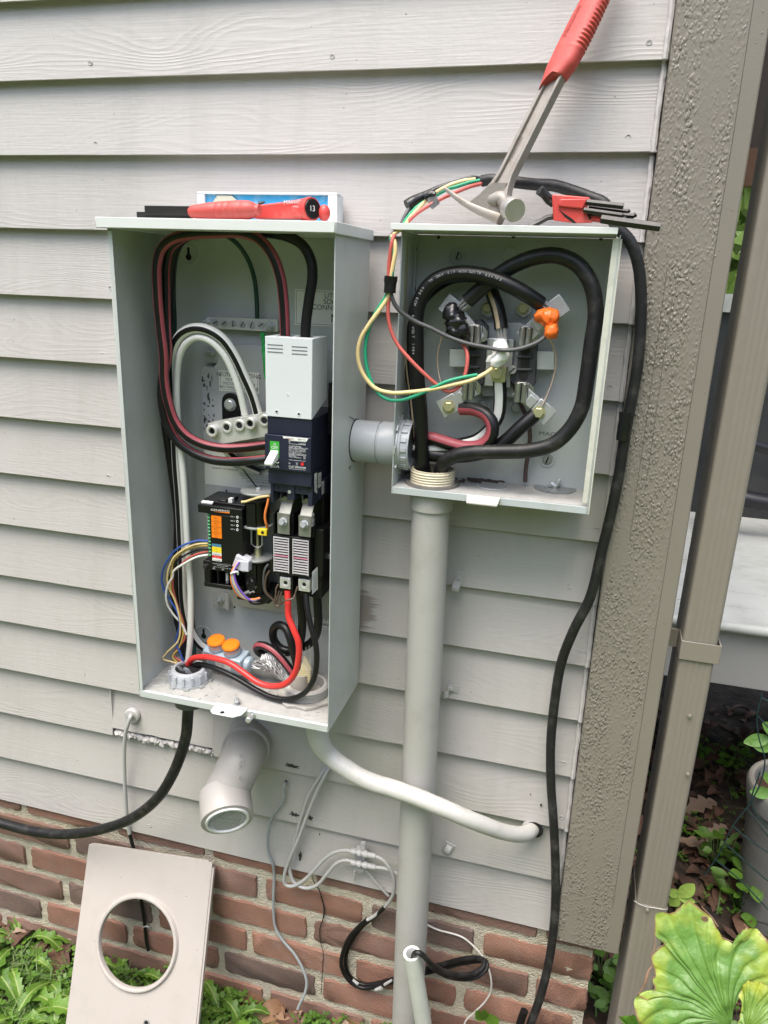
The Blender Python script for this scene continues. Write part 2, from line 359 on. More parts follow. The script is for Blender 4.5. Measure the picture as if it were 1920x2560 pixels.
# joint between two boards of one course, old nail heads and dimples under the paint
b.box(cutA-.0011, cutA+.0005, .0035, .012, ZS[16]+.016, ZS[15]-.004)
for i in range(2, len(ZS)):
    for x in (-.93, -.52, -.12, .335):
        xx = x+rnd.uniform(-.03, .01); zz = ZS[i]+.021+rnd.uniform(-.004, .004); yy = .0022
        if rnd.random() < .75: b.torus((xx, yy-.0001, zz), (0, 1, .1), .0032, .0007, 14, 6)
# caulk bead against the corner board
b.mi = 1
for i in range(1, len(ZS)):
    pts = [(.3515+.0012*noise.noise((0, z_*30, i)), -.001+.011*(z_-ZS[i])/EXPO, z_) for z_ in [ZS[i]+EXPO*k/8 for k in range(9)]]
    b.tube(pts, [.0042*(1+.3*noise.noise((i, k, 0))) for k in range(9)], 8, step=.004, jit=.3)
wall = solo(b, 'clapboard_wall', 'lapped grey painted wood siding covering the wall above the brick', 'wall', [SIDING, CAULK], angle=30, keep=True)
# torn, filled strip where the lower edge of one board was cut away
b = B()
pts = [(cutA+.004+(cutB-cutA-.004)*k/22, .0075+.003*noise.noise((k*.9, 1, 1)), ZS[16]+.005+.004*noise.noise((k*.8, 5, 0))) for k in range(23)]
b.tube(pts, [.0078+.0034*noise.noise((k*1.7, 9, 2)) for k in range(23)], 10, step=.002, jit=.9)
f = mk(b, 'filler_strip', CAULKD, wall); f['label'] = 'rough grey filler in the cut away edge of a board'
# gouges in the paint
for (zx, zy, w_, h_) in ((195, 165, 60, 14), (160, 252, 12, 8), (210, 432, 40, 16), (296, 450, 22, 20), (240, 660, 12, 40), (345, 540, 4, 5), (1555, 380, 7, 6), (1497, 322, 3, 4)):
    c = q('B3', zx, zy, .001); b = B(); n = 25
    ring = []
    for k in range(n):
        an = 6.283*k/n; rr = .8+1.1*noise.noise((k*2.1, zx*.37, zy*.61))
        ring.append(c+Vector((math.cos(an)*w_*.00022*rr, 0, math.sin(an)*h_*.00028*rr)))
    b.prism(ring, (0, .004, 0))
    f = mk(b, 'paint_gouge', MATS['bare wood'] if 'bare wood' in MATS else mat('bare wood', (.055, .045, .04), .9, 0, .5, 200, .0008, 300), wall)
# house body behind the siding and its return wall round the corner
b = B(); b.box(SX0, .345, .03, .06, -1.9, 1.2); b.box(.35, .466, .033, 3.2, -.9, 2.2)
solo(b, 'house_wall', 'plain side wall of the house behind the corner board', 'wall', mat('side wall paint', (.30, .29, .28), .6))

# brick foundation
MORT = mat('sandy mortar', (.54, .485, .375), .95, 0, 0.2, 70, .0060, 260, dirt=(.50, .49, .44), dscale=16, damt=.7)
BR = [mat('brick red', (.275, .142, .100), .88, 0, .28, 26, 0.0030, 380, dirt=(.27, .20, .165), dscale=22, damt=.6),
      mat('brick brown', (.225, .130, .098), .88, 0, .28, 26, 0.0030, 380, dirt=(.22, .165, .14), dscale=22, damt=.6),
      mat('brick dark', (.175, .118, .096), .88, 0, .3, 26, 0.0030, 380, dirt=(.19, .15, .14), dscale=22, damt=.6),
      mat('brick orange', (.300, .156, .108), .88, 0, .26, 26, 0.0030, 380, dirt=(.30, .225, .185), dscale=22, damt=.6)]
ROWZ = [-.866, -.943, -1.020, -1.097, -1.174, -1.2515, -1.329, -1.406]
PHASE = [-.14, -.02, -.144, -.05, -.12, -.01, -.13]
BX1 = at(1481, 2430, .01).x
b = B(); g = {}
nx, nz = 250, 62
for i in range(nx+1):
    for j in range(nz+1):
        x = -2.2+(BX1-.004+2.2)*i/nx; z = -1.42+.58*j/nz
        g[i, j] = b.bm.verts.new((x, .0128+.0030*noise.noise((x*40, z*40, 0))+.0026*noise.noise((x*130, z*130, 4)), z))
for i in range(nx):
    for j in range(nz): b.face([g[i, j], g[i+1, j], g[i+1, j+1], g[i, j+1]])
b.box(-2.2, BX1-.004, .021, .06, -1.6, -.83); b.box(.2, BX1-.006, .0601, 2.4, -1.6, -.86)
brick = solo(b, 'brick_foundation', 'reddish brown brick foundation with thick sandy mortar under the siding', 'wall', MORT, angle=60, keep=True)
bb = B()
for r in range(len(ROWZ)-1):
    k0 = -10
    x = PHASE[r]-.235*k0*-1
    for k in range(-9, 4):
        xa = PHASE[r]+.235*k+.0095+rnd.uniform(-.003, .003); xb = PHASE[r]+.235*(k+1)-.0095+rnd.uniform(-.003, .003)
        if xa > BX1-.03 or xb < -2.15: continue
        xb = min(xb, BX1+rnd.uniform(-.002, .002))
        za, zb = ROWZ[r+1]+.0094, ROWZ[r]-.0094; yf = .0085+rnd.uniform(-.0015, .002)
        bb.mi = rnd.choices([0, 1, 2, 3], [4, 5, 2, 3])[0]
        # ragged outline: the brick face is a fan of jittered edge points
        ring = []
        for (p0, p1, n) in (((xa, za), (xb, za), 16), ((xb, za), (xb, zb), 6), ((xb, zb), (xa, zb), 16), ((xa, zb), (xa, za), 6)):
            for m in range(n):
                t = m/n; px, pz = p0[0]+(p1[0]-p0[0])*t, p0[1]+(p1[1]-p0[1])*t
                cr = 1.0 if 0 < m else .2
                ring.append((px+.0034*noise.noise((px*95, pz*95, r))+.0016*noise.noise((px*300, pz*300, r))-(.0018 if m == 0 else 0)*(1 if px > (xa+xb)/2 else -1), pz+.0032*noise.noise((px*85, pz*85, r+9))+.0016*noise.noise((px*300, pz*300, r+5))-(.0018 if m == 0 else 0)*(1 if pz > (za+zb)/2 else -1)))
        cx, cz = (xa+xb)/2, (za+zb)/2
        v0 = [bb.bm.verts.new((px, .030, pz)) for px, pz in ring]
        v1 = [bb.bm.verts.new((px, yf+.003, pz)) for px, pz in ring]
        v2 = [bb.bm.verts.new((px-math.copysign(min(.0022, abs(px-cx)), px-cx), yf+.0010*noise.noise((px*60, pz*60, 2)), pz-math.copysign(min(.0022, abs(pz-cz)), pz-cz))) for px, pz in ring]
        n = len(ring)
        for a_, b_ in ((v0, v1), (v1, v2)):
            for m in range(n): bb.face([a_[m], a_[(m+1) % n], b_[(m+1) % n], b_[m]])
        bb.face(v2)
mk(bb, 'bricks', BR, brick, angle=50)
b = B()
b.tube(P('B3', (305, 765, .012), (318, 800, .010), (345, 840, .0062), (358, 885, .0062), (372, 940, .0062), (366, 1000, .0062), (350, 1040, .0062), (350, 1110, .0062), (366, 1180, .0062), (364, 1260, .0062), (360, 1330, .0062), (356, 1400, .0062)),
       [.0004, .0007, .0009, .0011, .0014, .0011, .0012, .0008, .0007, .0008, .0009, .0006], 6, step=.003, jit=.8)
mk(b, 'crack', DARKHOLE, brick)

# corner board
def cboard(t, b):
    tc = nn(t, 'TexCoord'); mp = nn(t, 'Mapping'); mp.inputs['Scale'].default_value = (1, 1, .55); t.links.new(tc.outputs['Object'], mp.inputs[0])
    nd = nn(t, 'TexNoise', Scale=120., Detail=2.); t.links.new(mp.outputs[0], nd.inputs['Vector'])
    vs_ = nn(t, 'VectorMath', operation='SCALE'); vs_.inputs['Scale'].default_value = .007; t.links.new(nd.outputs['Color'], vs_.inputs[0])
    va_ = nn(t, 'VectorMath', operation='ADD'); t.links.new(mp.outputs[0], va_.inputs[0]); t.links.new(vs_.outputs[0], va_.inputs[1])
    vo = nn(t, 'TexVoronoi', feature='SMOOTH_F1', Scale=255.); vo.inputs['Smoothness'].default_value = .35; t.links.new(va_.outputs[0], vo.inputs['Vector'])
    na = nn(t, 'TexNoise', Scale=75., Detail=3.); t.links.new(mp.outputs[0], na.inputs['Vector'])
    n1 = nn(t, 'Math', operation='MULTIPLY'); t.links.new(vmath(t, 'SUBTRACT', .85, vo.outputs['Distance']), n1.inputs[0]); t.links.new(vmath(t, 'ADD', na.outputs['Fac'], .35), n1.inputs[1])
    mp2 = nn(t, 'Mapping'); mp2.inputs['Scale'].default_value = (40, 10, 6); t.links.new(tc.outputs['Object'], mp2.inputs[0])
    n2 = nn(t, 'TexNoise', Scale=1., Detail=3.); t.links.new(mp2.outputs[0], n2.inputs['Vector'])
    sp = nn(t, 'SeparateXYZ'); t.links.new(tc.outputs['Object'], sp.inputs[0])
    edge = nn(t, 'MapRange'); edge.inputs['From Min'].default_value = .036; edge.inputs['From Max'].default_value = .030; t.links.new(sp.outputs[0], edge.inputs['Value'])
    ms = nn(t, 'MapRange'); ms.inputs['From Min'].default_value = .38; ms.inputs['From Max'].default_value = .56; ms.inputs['To Min'].default_value = .12; t.links.new(n2.outputs['Fac'], ms.inputs['Value'])
    lump = nn(t, 'MapRange'); lump.inputs['From Min'].default_value = .22; lump.inputs['From Max'].default_value = .72; t.links.new(n1.outputs[0], lump.inputs['Value'])
    a = vmath(t, 'MULTIPLY', vmath(t, 'MULTIPLY', lump.outputs[0], ms.outputs[0]), edge.outputs[0])
    n3 = nn(t, 'TexNoise', Scale=420., Detail=2.); t.links.new(tc.outputs['Object'], n3.inputs['Vector'])
    h = vmath(t, 'ADD', a, vmath(t, 'MULTIPLY', n3.outputs['Fac'], .10))
    bp = nn(t, 'Bump', Strength=1., Distance=.0017); t.links.new(h, bp.inputs['Height']); t.links.new(bp.outputs[0], b.inputs['Normal'])
    n5 = nn(t, 'TexNoise', Scale=7., Detail=5.); t.links.new(tc.outputs['Object'], n5.inputs['Vector'])
    mx = nn(t, 'Mix', data_type='RGBA'); mx.inputs[6].default_value = (.192, .172, .142, 1); mx.inputs[7].default_value = (.235, .212, .178, 1); t.links.new(n5.outputs['Fac'], mx.inputs[0])
    t.links.new(mx.outputs[2], b.inputs['Base Color']); b.inputs['Roughness'].default_value = .4
CB = sheet_mat('rough taupe paint', cboard)
b = B(); z0 = at(1460, 2365, -.025).z
n = 90; g = []
prof = [(.3562, -.001), (.3562, -.0235), (.3577, -.025), (.4672, -.025), (.4690, -.0235), (.4690, .032), (.3562, .032)]
for k in range(n+1):
    z = z0+(1.25-z0)*k/n; dx = .0008*noise.noise((0, z*3, 2))
    g.append([b.bm.verts.new((x+dx, y, z)) for x, y in prof])
for k in range(n):
    for j in range(len(prof)): b.face([g[k][j], g[k][(j+1) % len(prof)], g[k+1][(j+1) % len(prof)], g[k+1][j]])
b.face(g[0]); b.face(g[-1])
for k in range(n): pass
b.box(.4500, .4686, .0324, .125, z0+.004, 1.25)       # return board round the corner, added to darken the gap by the downspout
for k in range(26):       # paint drips and nibs along the smooth edge
    z = rnd.uniform(z0, .7); x = rnd.uniform(.440, .4665)
    b.ball((x, -.025, z), rnd.uniform(.0006, .0013), (1, .6, 1.3), 8, 5, .3)
cbo = solo(b, 'corner_board', 'rough textured taupe painted corner board at the right end of the siding', 'trim board', CB)

b = B()
for x0, za, zb_, r_ in ((.4465, z0+.1, 1.1, .0004), (.389, -.1, .30, .00035), (.401, -.02, .26, .0003)):
    b.tube([(x0+.0008*noise.noise((0, z_*9, x0*80)), -.0251, z_) for z_ in [za+(zb_-za)*k/24 for k in range(25)]], r_, 5, smooth=False)
mk(b, 'hairline_crack', mat('crack shade', (.09, .08, .07), .8), cbo)
# downspout beside the corner board
ds = thing('downspout', 'ribbed taupe rain downspout running down beside the corner board', 'downspout', (.503, -.02, -1.3))
DX0, DX1, DY0, DY1 = .4905, .5425, -.022, .064
def spout(b, x0, x1, y0, y1, pts, grooves=True):
    rc_ = .006; prof = [(x0, y1)]+[(x0+rc_-rc_*math.cos(k*math.pi/12), y0+rc_-rc_*math.sin(k*math.pi/12)) for k in range(7)]
    if grooves:
        for f in (.30, .46, .62, .78):
            xm = x0+(x1-x0)*f; prof += [(xm-.0030, y0), (xm-.0010, y0+.0006), (xm+.0010, y0+.0006), (xm+.0030, y0)]
    prof += [(x1-rc_+rc_*math.sin(k*math.pi/12), y0+rc_-rc_*math.cos(k*math.pi/12)) for k in range(7)]+[(x1, y1)]
    rings = [[b.bm.verts.new((x*s+(1-s)*(x0+x1)/2+ox, y*s+(1-s)*y0+oy, z)) for x, y in prof] for z, ox, oy, s in pts]
    m = len(prof)
    for k in range(len(rings)-1):
        for j in range(m): b.face([rings[k][j], rings[k][(j+1) % m], rings[k+1][(j+1) % m], rings[k+1][j]])
    b.face(rings[0]); b.face(rings[-1]); return b
zj = at(1640, 2268, DY0).z
zstrap = q('R5', 820, 1790, DY0-.002).z
mk(spout(B(), DX0, DX1, DY0, DY1, [(zj-.03, -.005, 0, 1), (zstrap, -.002, 0, 1), (1.3, .008, 0, 1)]), 'upper_pipe', TAUPE_D, ds, angle=50)
lw = mk(spout(B(), DX0, DX1, DY0, DY1, [(-1.33, -.016, -.050, 1.07), (-1.10, -.012, -.040, 1.07), (-.96, -.007, -.012, 1.06), (zj, -.005, -.002, 1.045)]), 'lower_pipe', TAUPE_D, ds, angle=50)
b = B()
for (x0, x1, y0, y1) in ((DX0-.0035, DX1+.0035, DY0-.0036, DY0-.0016), (DX0-.0035, DX0-.0015, DY0-.0016, .02), (DX1+.0015, DX1+.0035, DY0-.0016, .02)):
    b.box(x0, x1, y0, y1, zstrap-.016, zstrap+.016)
b.box(DX0-.0210, DX0-.0036, .016, .02, zstrap-.016, zstrap+.016)
mk(b, 'strap', TAUPE_D, ds, .0006)
for c in (q('H', 468, 292, DY0-.004), q('R4', 872, 603, DY0-.001), q('R4', 885, 228, DY0-.001)):
    mk(B().hexbolt(c, (0, -1, 0), .0028, .004), 'screw', TAUPE_D, ds)
cable('string', 'pale thread snagged round the downspout joint above the screw', P('H', (335, 205, -.0265), (390, 240, -.0265), (450, 262, -.0265), (530, 275, -.0265), (620, 290, -.0265), (650, 290, -.024)), .0006, COAX, cat='string', n=6)

# porch behind the corner
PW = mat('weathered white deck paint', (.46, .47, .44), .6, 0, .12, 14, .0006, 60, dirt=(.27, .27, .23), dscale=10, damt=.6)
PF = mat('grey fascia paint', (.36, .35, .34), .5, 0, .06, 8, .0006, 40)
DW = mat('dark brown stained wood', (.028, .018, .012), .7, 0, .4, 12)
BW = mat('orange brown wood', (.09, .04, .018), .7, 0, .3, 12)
po = thing('porch', 'white boarded porch floor with grey fascia behind the downspout', 'porch', (1.6, 1.1, -1.3))
zn = at(1850, 1560, .7).z
b = B()
for k in range(9): b.box(.47, 3.2, .70+.112*k, .70+.112*k+.109, zn-.024, zn+.0008*noise.noise((k*3, 1, 1)))
mk(b, 'deck_boards', PW, po, .001)
b = B(); b.box(.475, 3.19, .745, 1.69, zn-.05, zn-.030); mk(b, 'gap_shade_sheet', DW, po)  # dark sheet under the deck, standing in for shade between its boards
b = B(); b.tube([(.47, .70, zn-.0125), (3.2, .70, zn-.0125)], .0135, 14, smooth=False); mk(b, 'nosing', PW, po)
zf = at(1850, 1716, .72).z
b = B(); b.box(.47, 3.2, .715, .74, zf, zn-.0245); mk(b, 'fascia', PF, po, .002)
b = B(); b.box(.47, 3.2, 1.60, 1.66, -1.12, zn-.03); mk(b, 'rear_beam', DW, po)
b = B(); za = at(1820, 735, 1.7).z
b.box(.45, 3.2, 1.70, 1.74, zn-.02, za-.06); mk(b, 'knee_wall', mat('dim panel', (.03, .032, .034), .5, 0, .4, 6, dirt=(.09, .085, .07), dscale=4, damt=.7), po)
b = B(); b.box(.45, 3.2, 1.68, 1.76, za-.059, za); mk(b, 'rail', PW, po)
b = B(); zb_ = at(1872, 465, 1.7).z; zc = at(1882, 370, 1.7).z
b.box(.45, 3.2, 1.69, 1.75, zb_, zc); mk(b, 'cross_beam', BW, po)
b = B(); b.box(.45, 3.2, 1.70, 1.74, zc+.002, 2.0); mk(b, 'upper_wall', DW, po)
# dim things standing on the porch
b = B(); b.tube([(.70, 1.42, zn+.36), (.80, 1.4, zn+.33), (.92, 1.42, zn+.30), (1.1, 1.45, zn+.29)], .018, 10); b.tube([(.72, 1.5, zn+.16), (.84, 1.46, zn+.13), (.95, 1.46, zn+.12), (1.2, 1.5, zn+.1)], .03, 10)
for x in (.74, 1.08): b.tube([(x, 1.5, zn+.002), (x+.02, 1.5, zn+.34)], .012, 8)
solo(b, 'porch_chair', 'dark chair frame with curved rails standing in the shade on the porch', 'chair', mat('dim painted iron', (.022, .022, .025), .4, .2, .3, 20))

# ground sheet
def soil(t, b):
    tc = nn(t, 'TexCoord'); sp = nn(t, 'SeparateXYZ'); t.links.new(tc.outputs['Object'], sp.inputs[0])
    n1 = nn(t, 'TexNoise', Scale=22., Detail=8.); t.links.new(tc.outputs['Object'], n1.inputs['Vector'])
    rp = nn(t, 'ValToRGB'); e = rp.color_ramp.elements; e[0].position = .3; e[0].color = (.016, .011, .008, 1); e[1].position = .75; e[1].color = (.07, .048, .032, 1); t.links.new(n1.outputs['Fac'], rp.inputs[0])
    n2 = nn(t, 'TexNoise', Scale=3., Detail=5.); t.links.new(tc.outputs['Object'], n2.inputs['Vector'])
    lawn = nn(t, 'Mix', data_type='RGBA'); lawn.inputs[6].default_value = (.085, .125, .025, 1); lawn.inputs[7].default_value = (.13, .175, .04, 1); t.links.new(n2.outputs['Fac'], lawn.inputs[0])
    mr = nn(t, 'MapRange'); mr.inputs['From Min'].default_value = -.32; mr.inputs['From Max'].default_value = -.6
    t.links.new(vmath(t, 'ADD', sp.outputs[1], vmath(t, 'MULTIPLY', n2.outputs['Fac'], .2)), mr.inputs['Value'])
    mr2 = nn(t, 'MapRange'); mr2.inputs['From Min'].default_value = 2.4; mr2.inputs['From Max'].default_value = 2.8; t.links.new(sp.outputs[1], mr2.inputs['Value'])
    fac = vmath(t, 'MAXIMUM', mr.outputs[0], mr2.outputs[0])
    mx = nn(t, 'Mix', data_type='RGBA'); t.links.new(fac, mx.inputs[0]); t.links.new(rp.outputs[0], mx.inputs[6]); t.links.new(lawn.outputs[2], mx.inputs[7])
    t.links.new(mx.outputs[2], b.inputs['Base Color']); b.inputs['Roughness'].default_value = .95
    n3 = nn(t, 'TexNoise', Scale=70., Detail=6.); t.links.new(tc.outputs['Object'], n3.inputs['Vector'])
    bp = nn(t, 'Bump', Strength=1., Distance=.008); t.links.new(n3.outputs['Fac'], bp.inputs['Height']); t.links.new(bp.outputs[0], b.inputs['Normal'])
GM = sheet_mat('soil and lawn', soil)
def gz(x, y): return -1.312+.016*noise.noise((x*4, y*4, 0))+.008*noise.noise((x*17, y*17, 3))+.05*max(0, min(1, (x+.3)/.8))*(1 if y < .3 else max(0, 1-(y-.3)*2))
ax = [-200, -60, -20, -8, -3]+[-2.4+.03*i for i in range(140)]+[2.2, 4, 8, 20, 60, 200]
ay = [-200, -60, -20, -8, -3, -1.5]+[-1.0+.03*i for i in range(120)]+[3, 5, 9, 20, 60, 200]
b = B(); g = [[b.bm.verts.new((x, y, gz(x, y))) for y in ay] for x in ax]
for i in range(len(ax)-1):
    for j in range(len(ay)-1): b.face([g[i][j], g[i+1][j], g[i+1][j+1], g[i][j+1]])
o = mk(b, 'ground', GM, keep=True, angle=80); o['kind'] = 'structure'; o['label'] = 'dark soil and lawn at the foot of the wall'
# ================================================================== TALL SWITCH CABINET
LIDZ = (at(240, 541, -.1975).z+at(836, 554, -.1975).z)/2
CX0, CX1, CZ0, CZ1, CYF, CYB = -.388, -.0425, -.4215, LIDZ-.0136, -.182, -.020
t_ = .0016
cab = thing('switch_cabinet', 'tall open grey steel transfer switch cabinet with an overhanging lid', 'electrical cabinet', ((CX0+CX1)/2, -.1, CZ0))
b = B()
b.box(CX0, CX1, CYB-t_, CYB, CZ0, CZ1)
b.box(CX0, CX0+t_, CYF, CYB-t_-.0001, CZ0-.010, CZ1); b.box(CX1-t_, CX1, CYF, CYB-t_-.0001, CZ0-.010, CZ1)
b.box(CX0+t_, CX1-t_, CYF+.0018, CYB-t_-.0001, CZ0, CZ0+t_)
b.box(CX0+t_, CX1-t_, CYF-.0004, CYF+.0016, CZ0-.010, CZ0+t_+.0004)
b.box(CX0+t_, CX0+.0075, CYF, CYF+t_, CZ0+t_+.001, CZ1-.004)
mk(b, 'shell', GREY_BOX, cab, .0006)
HX0, HX1 = at(240, 545, -.196).x, at(835, 560, -.196).x
b = B(); hz = LIDZ-.012
b.box(HX0, HX1+.0015, -.196, CYB, hz+.0105, hz+.012); b.box(HX0, HX1+.0015, -.1975, -.196, hz-.002, hz+.012)
b.box(HX1+.0016, HX1+.003, -.196, CYB, hz-.003, hz+.012); b.box(HX0-.0015, HX0-.0001, -.196, CYB, hz-.002, hz+.012)
b.box(HX0, HX1+.0015, -.1958, CYB-.002, CZ1+.0002, CZ1+.0016)
mk(b, 'lid', RIM, cab, .0012)
mk(B().box(CX0+t_+.0004, CX1-t_-.0004, CYF+.006, CYB-t_-.0006, CZ0+t_+.0001, CZ0+t_+.0006), 'dimmed_dusty_floor', mat('dust and dimming tone', (.36, .355, .335)), cab)  # dusty sheet, darkened so the sky-lit floor reads dimmer
# hasp tab at the front of the floor, stud and thumb screw
zfl = CZ0+t_+.0006
b = B(); tabx = [P('Z7', (590, 985, CYF-.001), (590, 1060, CYF-.02), (790, 1060, CYF-.02), (795, 990, CYF-.001))]
x0, x1 = q('Z7', 590, 990, CYF).x, q('Z7', 795, 1000, CYF).x
b.prism([(x0, CYF+.004, zfl+.0005), (x0, CYF-.006, zfl+.0005), (x0+.001, CYF-.022, zfl+.0005), (x0+.008, CYF-.028, zfl+.0005), (x1-.012, CYF-.028, zfl+.0005), (x1-.002, CYF-.018, zfl+.0005), (x1, CYF-.006, zfl+.0005), (x1, CYF+.004, zfl+.0005)], (0, 0, .0016))
tab = mk(b, 'hasp_tab', RIM, cab, .0004)
b = B(); b.lathe(((x0+x1)/2-.006, CYF-.021, zfl+.0021), Z, [(0, .0038), (.0004, .0038)], 16); mk(b, 'hasp_hole', DARKHOLE, tab)
c = Vector(((x0+x1)/2+.004, CYF+.012, zfl)); b = B()
b.lathe(c, Z, [(0, .005), (.001, .005)], 6).lathe(c+Z*.001, Z, [(0, .0025), (.011, .0025), (.0125, .002)], 12).hexbolt(c+Z*.006, Z, .0042, .006); mk(b, 'stud', STEEL, cab)
c = q('Z7', 830, 1040, CYF-.002); c.y = CYF-.0005; b = B()
b.lathe(c, (0, -1, 0), [(0, .006), (.001, .006), (.0012, .003), (.007, .003), (.0072, .0052), (.017, .0052), (.018, .0042)], 16); mk(b, 'thumb_screw', STEEL, cab)
# keyhole embosses
for v_, a_, b_ in (('Z3', 565, 395), ('Z7', 508, 495)):
    c = q(v_, a_, b_, CYB-t_); c.y = CYB-t_-.0002
    o = mk(B().torus(c, Y, .0155, .0016, 28, 8), 'mount_dimple', GREY_BOX, cab); b = B()
    b.lathe(c-Vector((0, .0006, .004)), (0, -1, 0), [(0, .0052), (.0003, .0052)], 16); b.box(c.x-.002, c.x+.002, c.y-.0009, c.y-.0005, c.z, c.z+.011); mk(b, 'keyhole', DARKHOLE, o)
c = q('Z3', 980, 450, CYB-t_); c.y = CYB-t_+.0001; mk(B().torus(c, Y, .032, .0006, 36, 6), 'knockout', GREY_BOX, cab)
# knockout circles and grime on the floor
b = B()
for zx, zy, r_ in ((255, 745, .012), (200, 815, .014), (470, 790, .022)):
    c = q('Z7', zx, zy, -.1); c = atz(320+zx*.37372, 1400+zy*.37372, zfl); b.torus((c.x, c.y, zfl+.0001), Z, r_, .0006, 26, 6)
mk(b, 'floor_knockouts', GREY_BOX, cab)
b = B()
for k in range(70):
    x, y = rnd.uniform(CX0+.03, CX1-.02), rnd.uniform(CYF+.006, -.05); a_ = rnd.uniform(0, 6.28); l = rnd.uniform(.002, .007)
    b.obox((x, y, zfl+.0008), ((math.cos(a_), math.sin(a_), 0), (-math.sin(a_), math.cos(a_), 0), Z), (l/2, .0005, .0004))
tag(mk(b, 'metal_shavings', [mat('swarf', (.50, .48, .45), .4, .3, .3, 80)]), 'fine shavings and curls scattered over the floor of the tall cabinet', 'shavings', None, 'stuff')
# stickers on the back
def sticker(parent, name, x0, x1, z0, z1, y, lines, bmat=LABEL, ink=INK, border=True):
    b = B(); b.box(x0, x1, y-.0003, y, z0, z1); b.mi = 1
    if border:
        e = .0022; w_ = .0005
        for (a0, a1, c0, c1) in ((x0+e, x1-e, z0+e, z0+e+w_), (x0+e, x1-e, z1-e-w_, z1-e), (x0+e, x0+e+w_, z0+e+w_, z1-e-w_), (x1-e-w_, x1-e, z0+e+w_, z1-e-w_)): b.box(a0, a1, y-.0005, y-.0003, c0, c1)
    for (s_, fx, fz, h_, al) in lines: b.text(s_, (x0+(x1-x0)*fx, y-.0003, z0+(z1-z0)*fz), h_, align=al)
    return mk(b, name, [bmat, ink], parent)
p0 = q('Z3', 1160, 585, CYB-t_); p1 = q('Z3', 1190, 790, CYB-t_)
sticker(cab, 'terminal_label', p0.x, CX1-.006, p1.z, p0.z-.001, CYB-t_-.0002, [('UTILITY', .60, .78, .0080, 'C'), ('SOURCE', .60, .62, .0080, 'C'), ('CONNECTIONS', .60, .46, .0080, 'C'), ('N1   N2', .80, .12, .0135, 'C')])
p0 = q('Z7', 1100, 300, CYB-t_)
sticker(cab, 'load_label', p0.x+.006, CX1-.004, q('Z7', 1200, 445, CYB-t_).z, q('Z7', 1200, 225, CYB-t_).z, CYB-t_-.0002, [('GENERATOR SOURCE', .5, .86, .006, 'C'), ('E1    E2', .62, .64, .012, 'C'), ('CUSTOMER LOAD', .55, .48, .007, 'C'), ('T1    T2', .62, .26, .012, 'C'), ('CONNECTIONS', .58, .10, .006, 'C')])

# galvanised mounting plate with its stickers
PY = -.046
pl = thing('mounting_plate', 'galvanised plate bolted to the back of the tall cabinet behind the switchgear', 'mounting plate', (-.21, PY, -.30))
zt, zb = .150, -.300
b = B()
pts = [(-.322, PY, -.205), (-.322, PY, .118), (-.316, PY, .124), (-.298, PY, .124), (-.291, PY, .132), (-.291, PY, .157), (-.285, PY, .163), (-.075, PY, .163), (-.075, PY, zb), (-.268, PY, zb), (-.275, PY, -.293), (-.29, PY, -.245), (-.29, PY, -.235), (-.314, PY, -.22)]
b.prism(pts, (0, .0014, 0)); b.box(-.3215, -.32, PY+.0015, CYB-.002, -.2, .117); b.box(-.266, -.078, PY+.0015, PY+.02, zb+.0005, zb+.002)
mk(b, 'plate', GALV, pl, .0005)
bk = []
for (v_, a_, b_, w0, w1, h0, h1) in (('Z8', 425, 405, -.014, .014, -.016, .012), ('C7', 425, 1930, -.016, .016, -.018, .014)):
    c = q(v_, a_, b_, -.036); b = B(); b.prism([(c.x+w0, c.y, c.z+h0), (c.x+w1, c.y, c.z+h0), (c.x+w1, c.y, c.z+h1), (c.x+w0, c.y, c.z+h1)], (0, .0012, 0)); fl = mk(b, 'mounting_foot', GALV, pl, .0004)
    b = B(); b.hexbolt(c, (0, -1, .1), .0062, .007); b.cyl(c-Y*.005, c-Y*.019+Z*.001, .003, None, 12); mk(b, 'nut', STEEL, fl)
sx = q('Z8', 490, 535, PY).x
sticker(pl, 'bonding_label', q('Z8', 490, 600, PY).x, q('Z8', 820, 660, PY).x, q('Z8', 650, 730, PY).z, q('Z8', 650, 560, PY).z, PY-.0001, [('NEUTRAL BONDING', .5, .72, .0062, 'C'), ('TO REMOVE -', .42, .52, .0045, 'C'), ('DISCONNECT FROM', .5, .33, .0045, 'C'), ('NEUTRAL AND DISCARD', .5, .14, .0045, 'C')])
x0, x1 = q('Z6', 240, 600, PY).x, -.088; z0, z1 = q('Z6', 500, 725, PY).z, q('Z6', 500, 395, PY).z
sticker(pl, 'rating_label', x0, x1, z0, z1, PY-.0001, [('TRANSFER SWITCH SYSTEM  CAT.', .62, .90, .0032, 'C'), ('NOM VOLTAGE', .48, .74, .0022, 'C'), ('SWITCH', .24, .55, .0026, 'L'), ('RATING', .24, .49, .0026, 'L'), ('AMPS  200', .44, .56, .0026, 'L'), ('VOLTS  240', .44, .48, .0026, 'L'), ('COUNTRY OF ORIGIN: US', .06, .42, .0030, 'L'),
  ('CONTINUOUS CURRENT NOT TO EXCEED 80% OF SWITCH RATING', .5, .355, .0024, 'C'), ('TRANSFER SWITCH WITH ONE UTILITY AND ONE AC GENERATOR', .5, .30, .0024, 'C'), ('ALL TERMINALS AND LUGS SUITABLE FOR CU/AL, 75 C RATING', .5, .245, .0024, 'C'), ('SUITABLE FOR USE AS SERVICE EQUIPMENT', .5, .18, .0028, 'C'), ('GENERAC POWER SYSTEMS, INC    WAUKESHA, WI', .55, .045, .0026, 'C')], SILV, INK, False)
b = B()
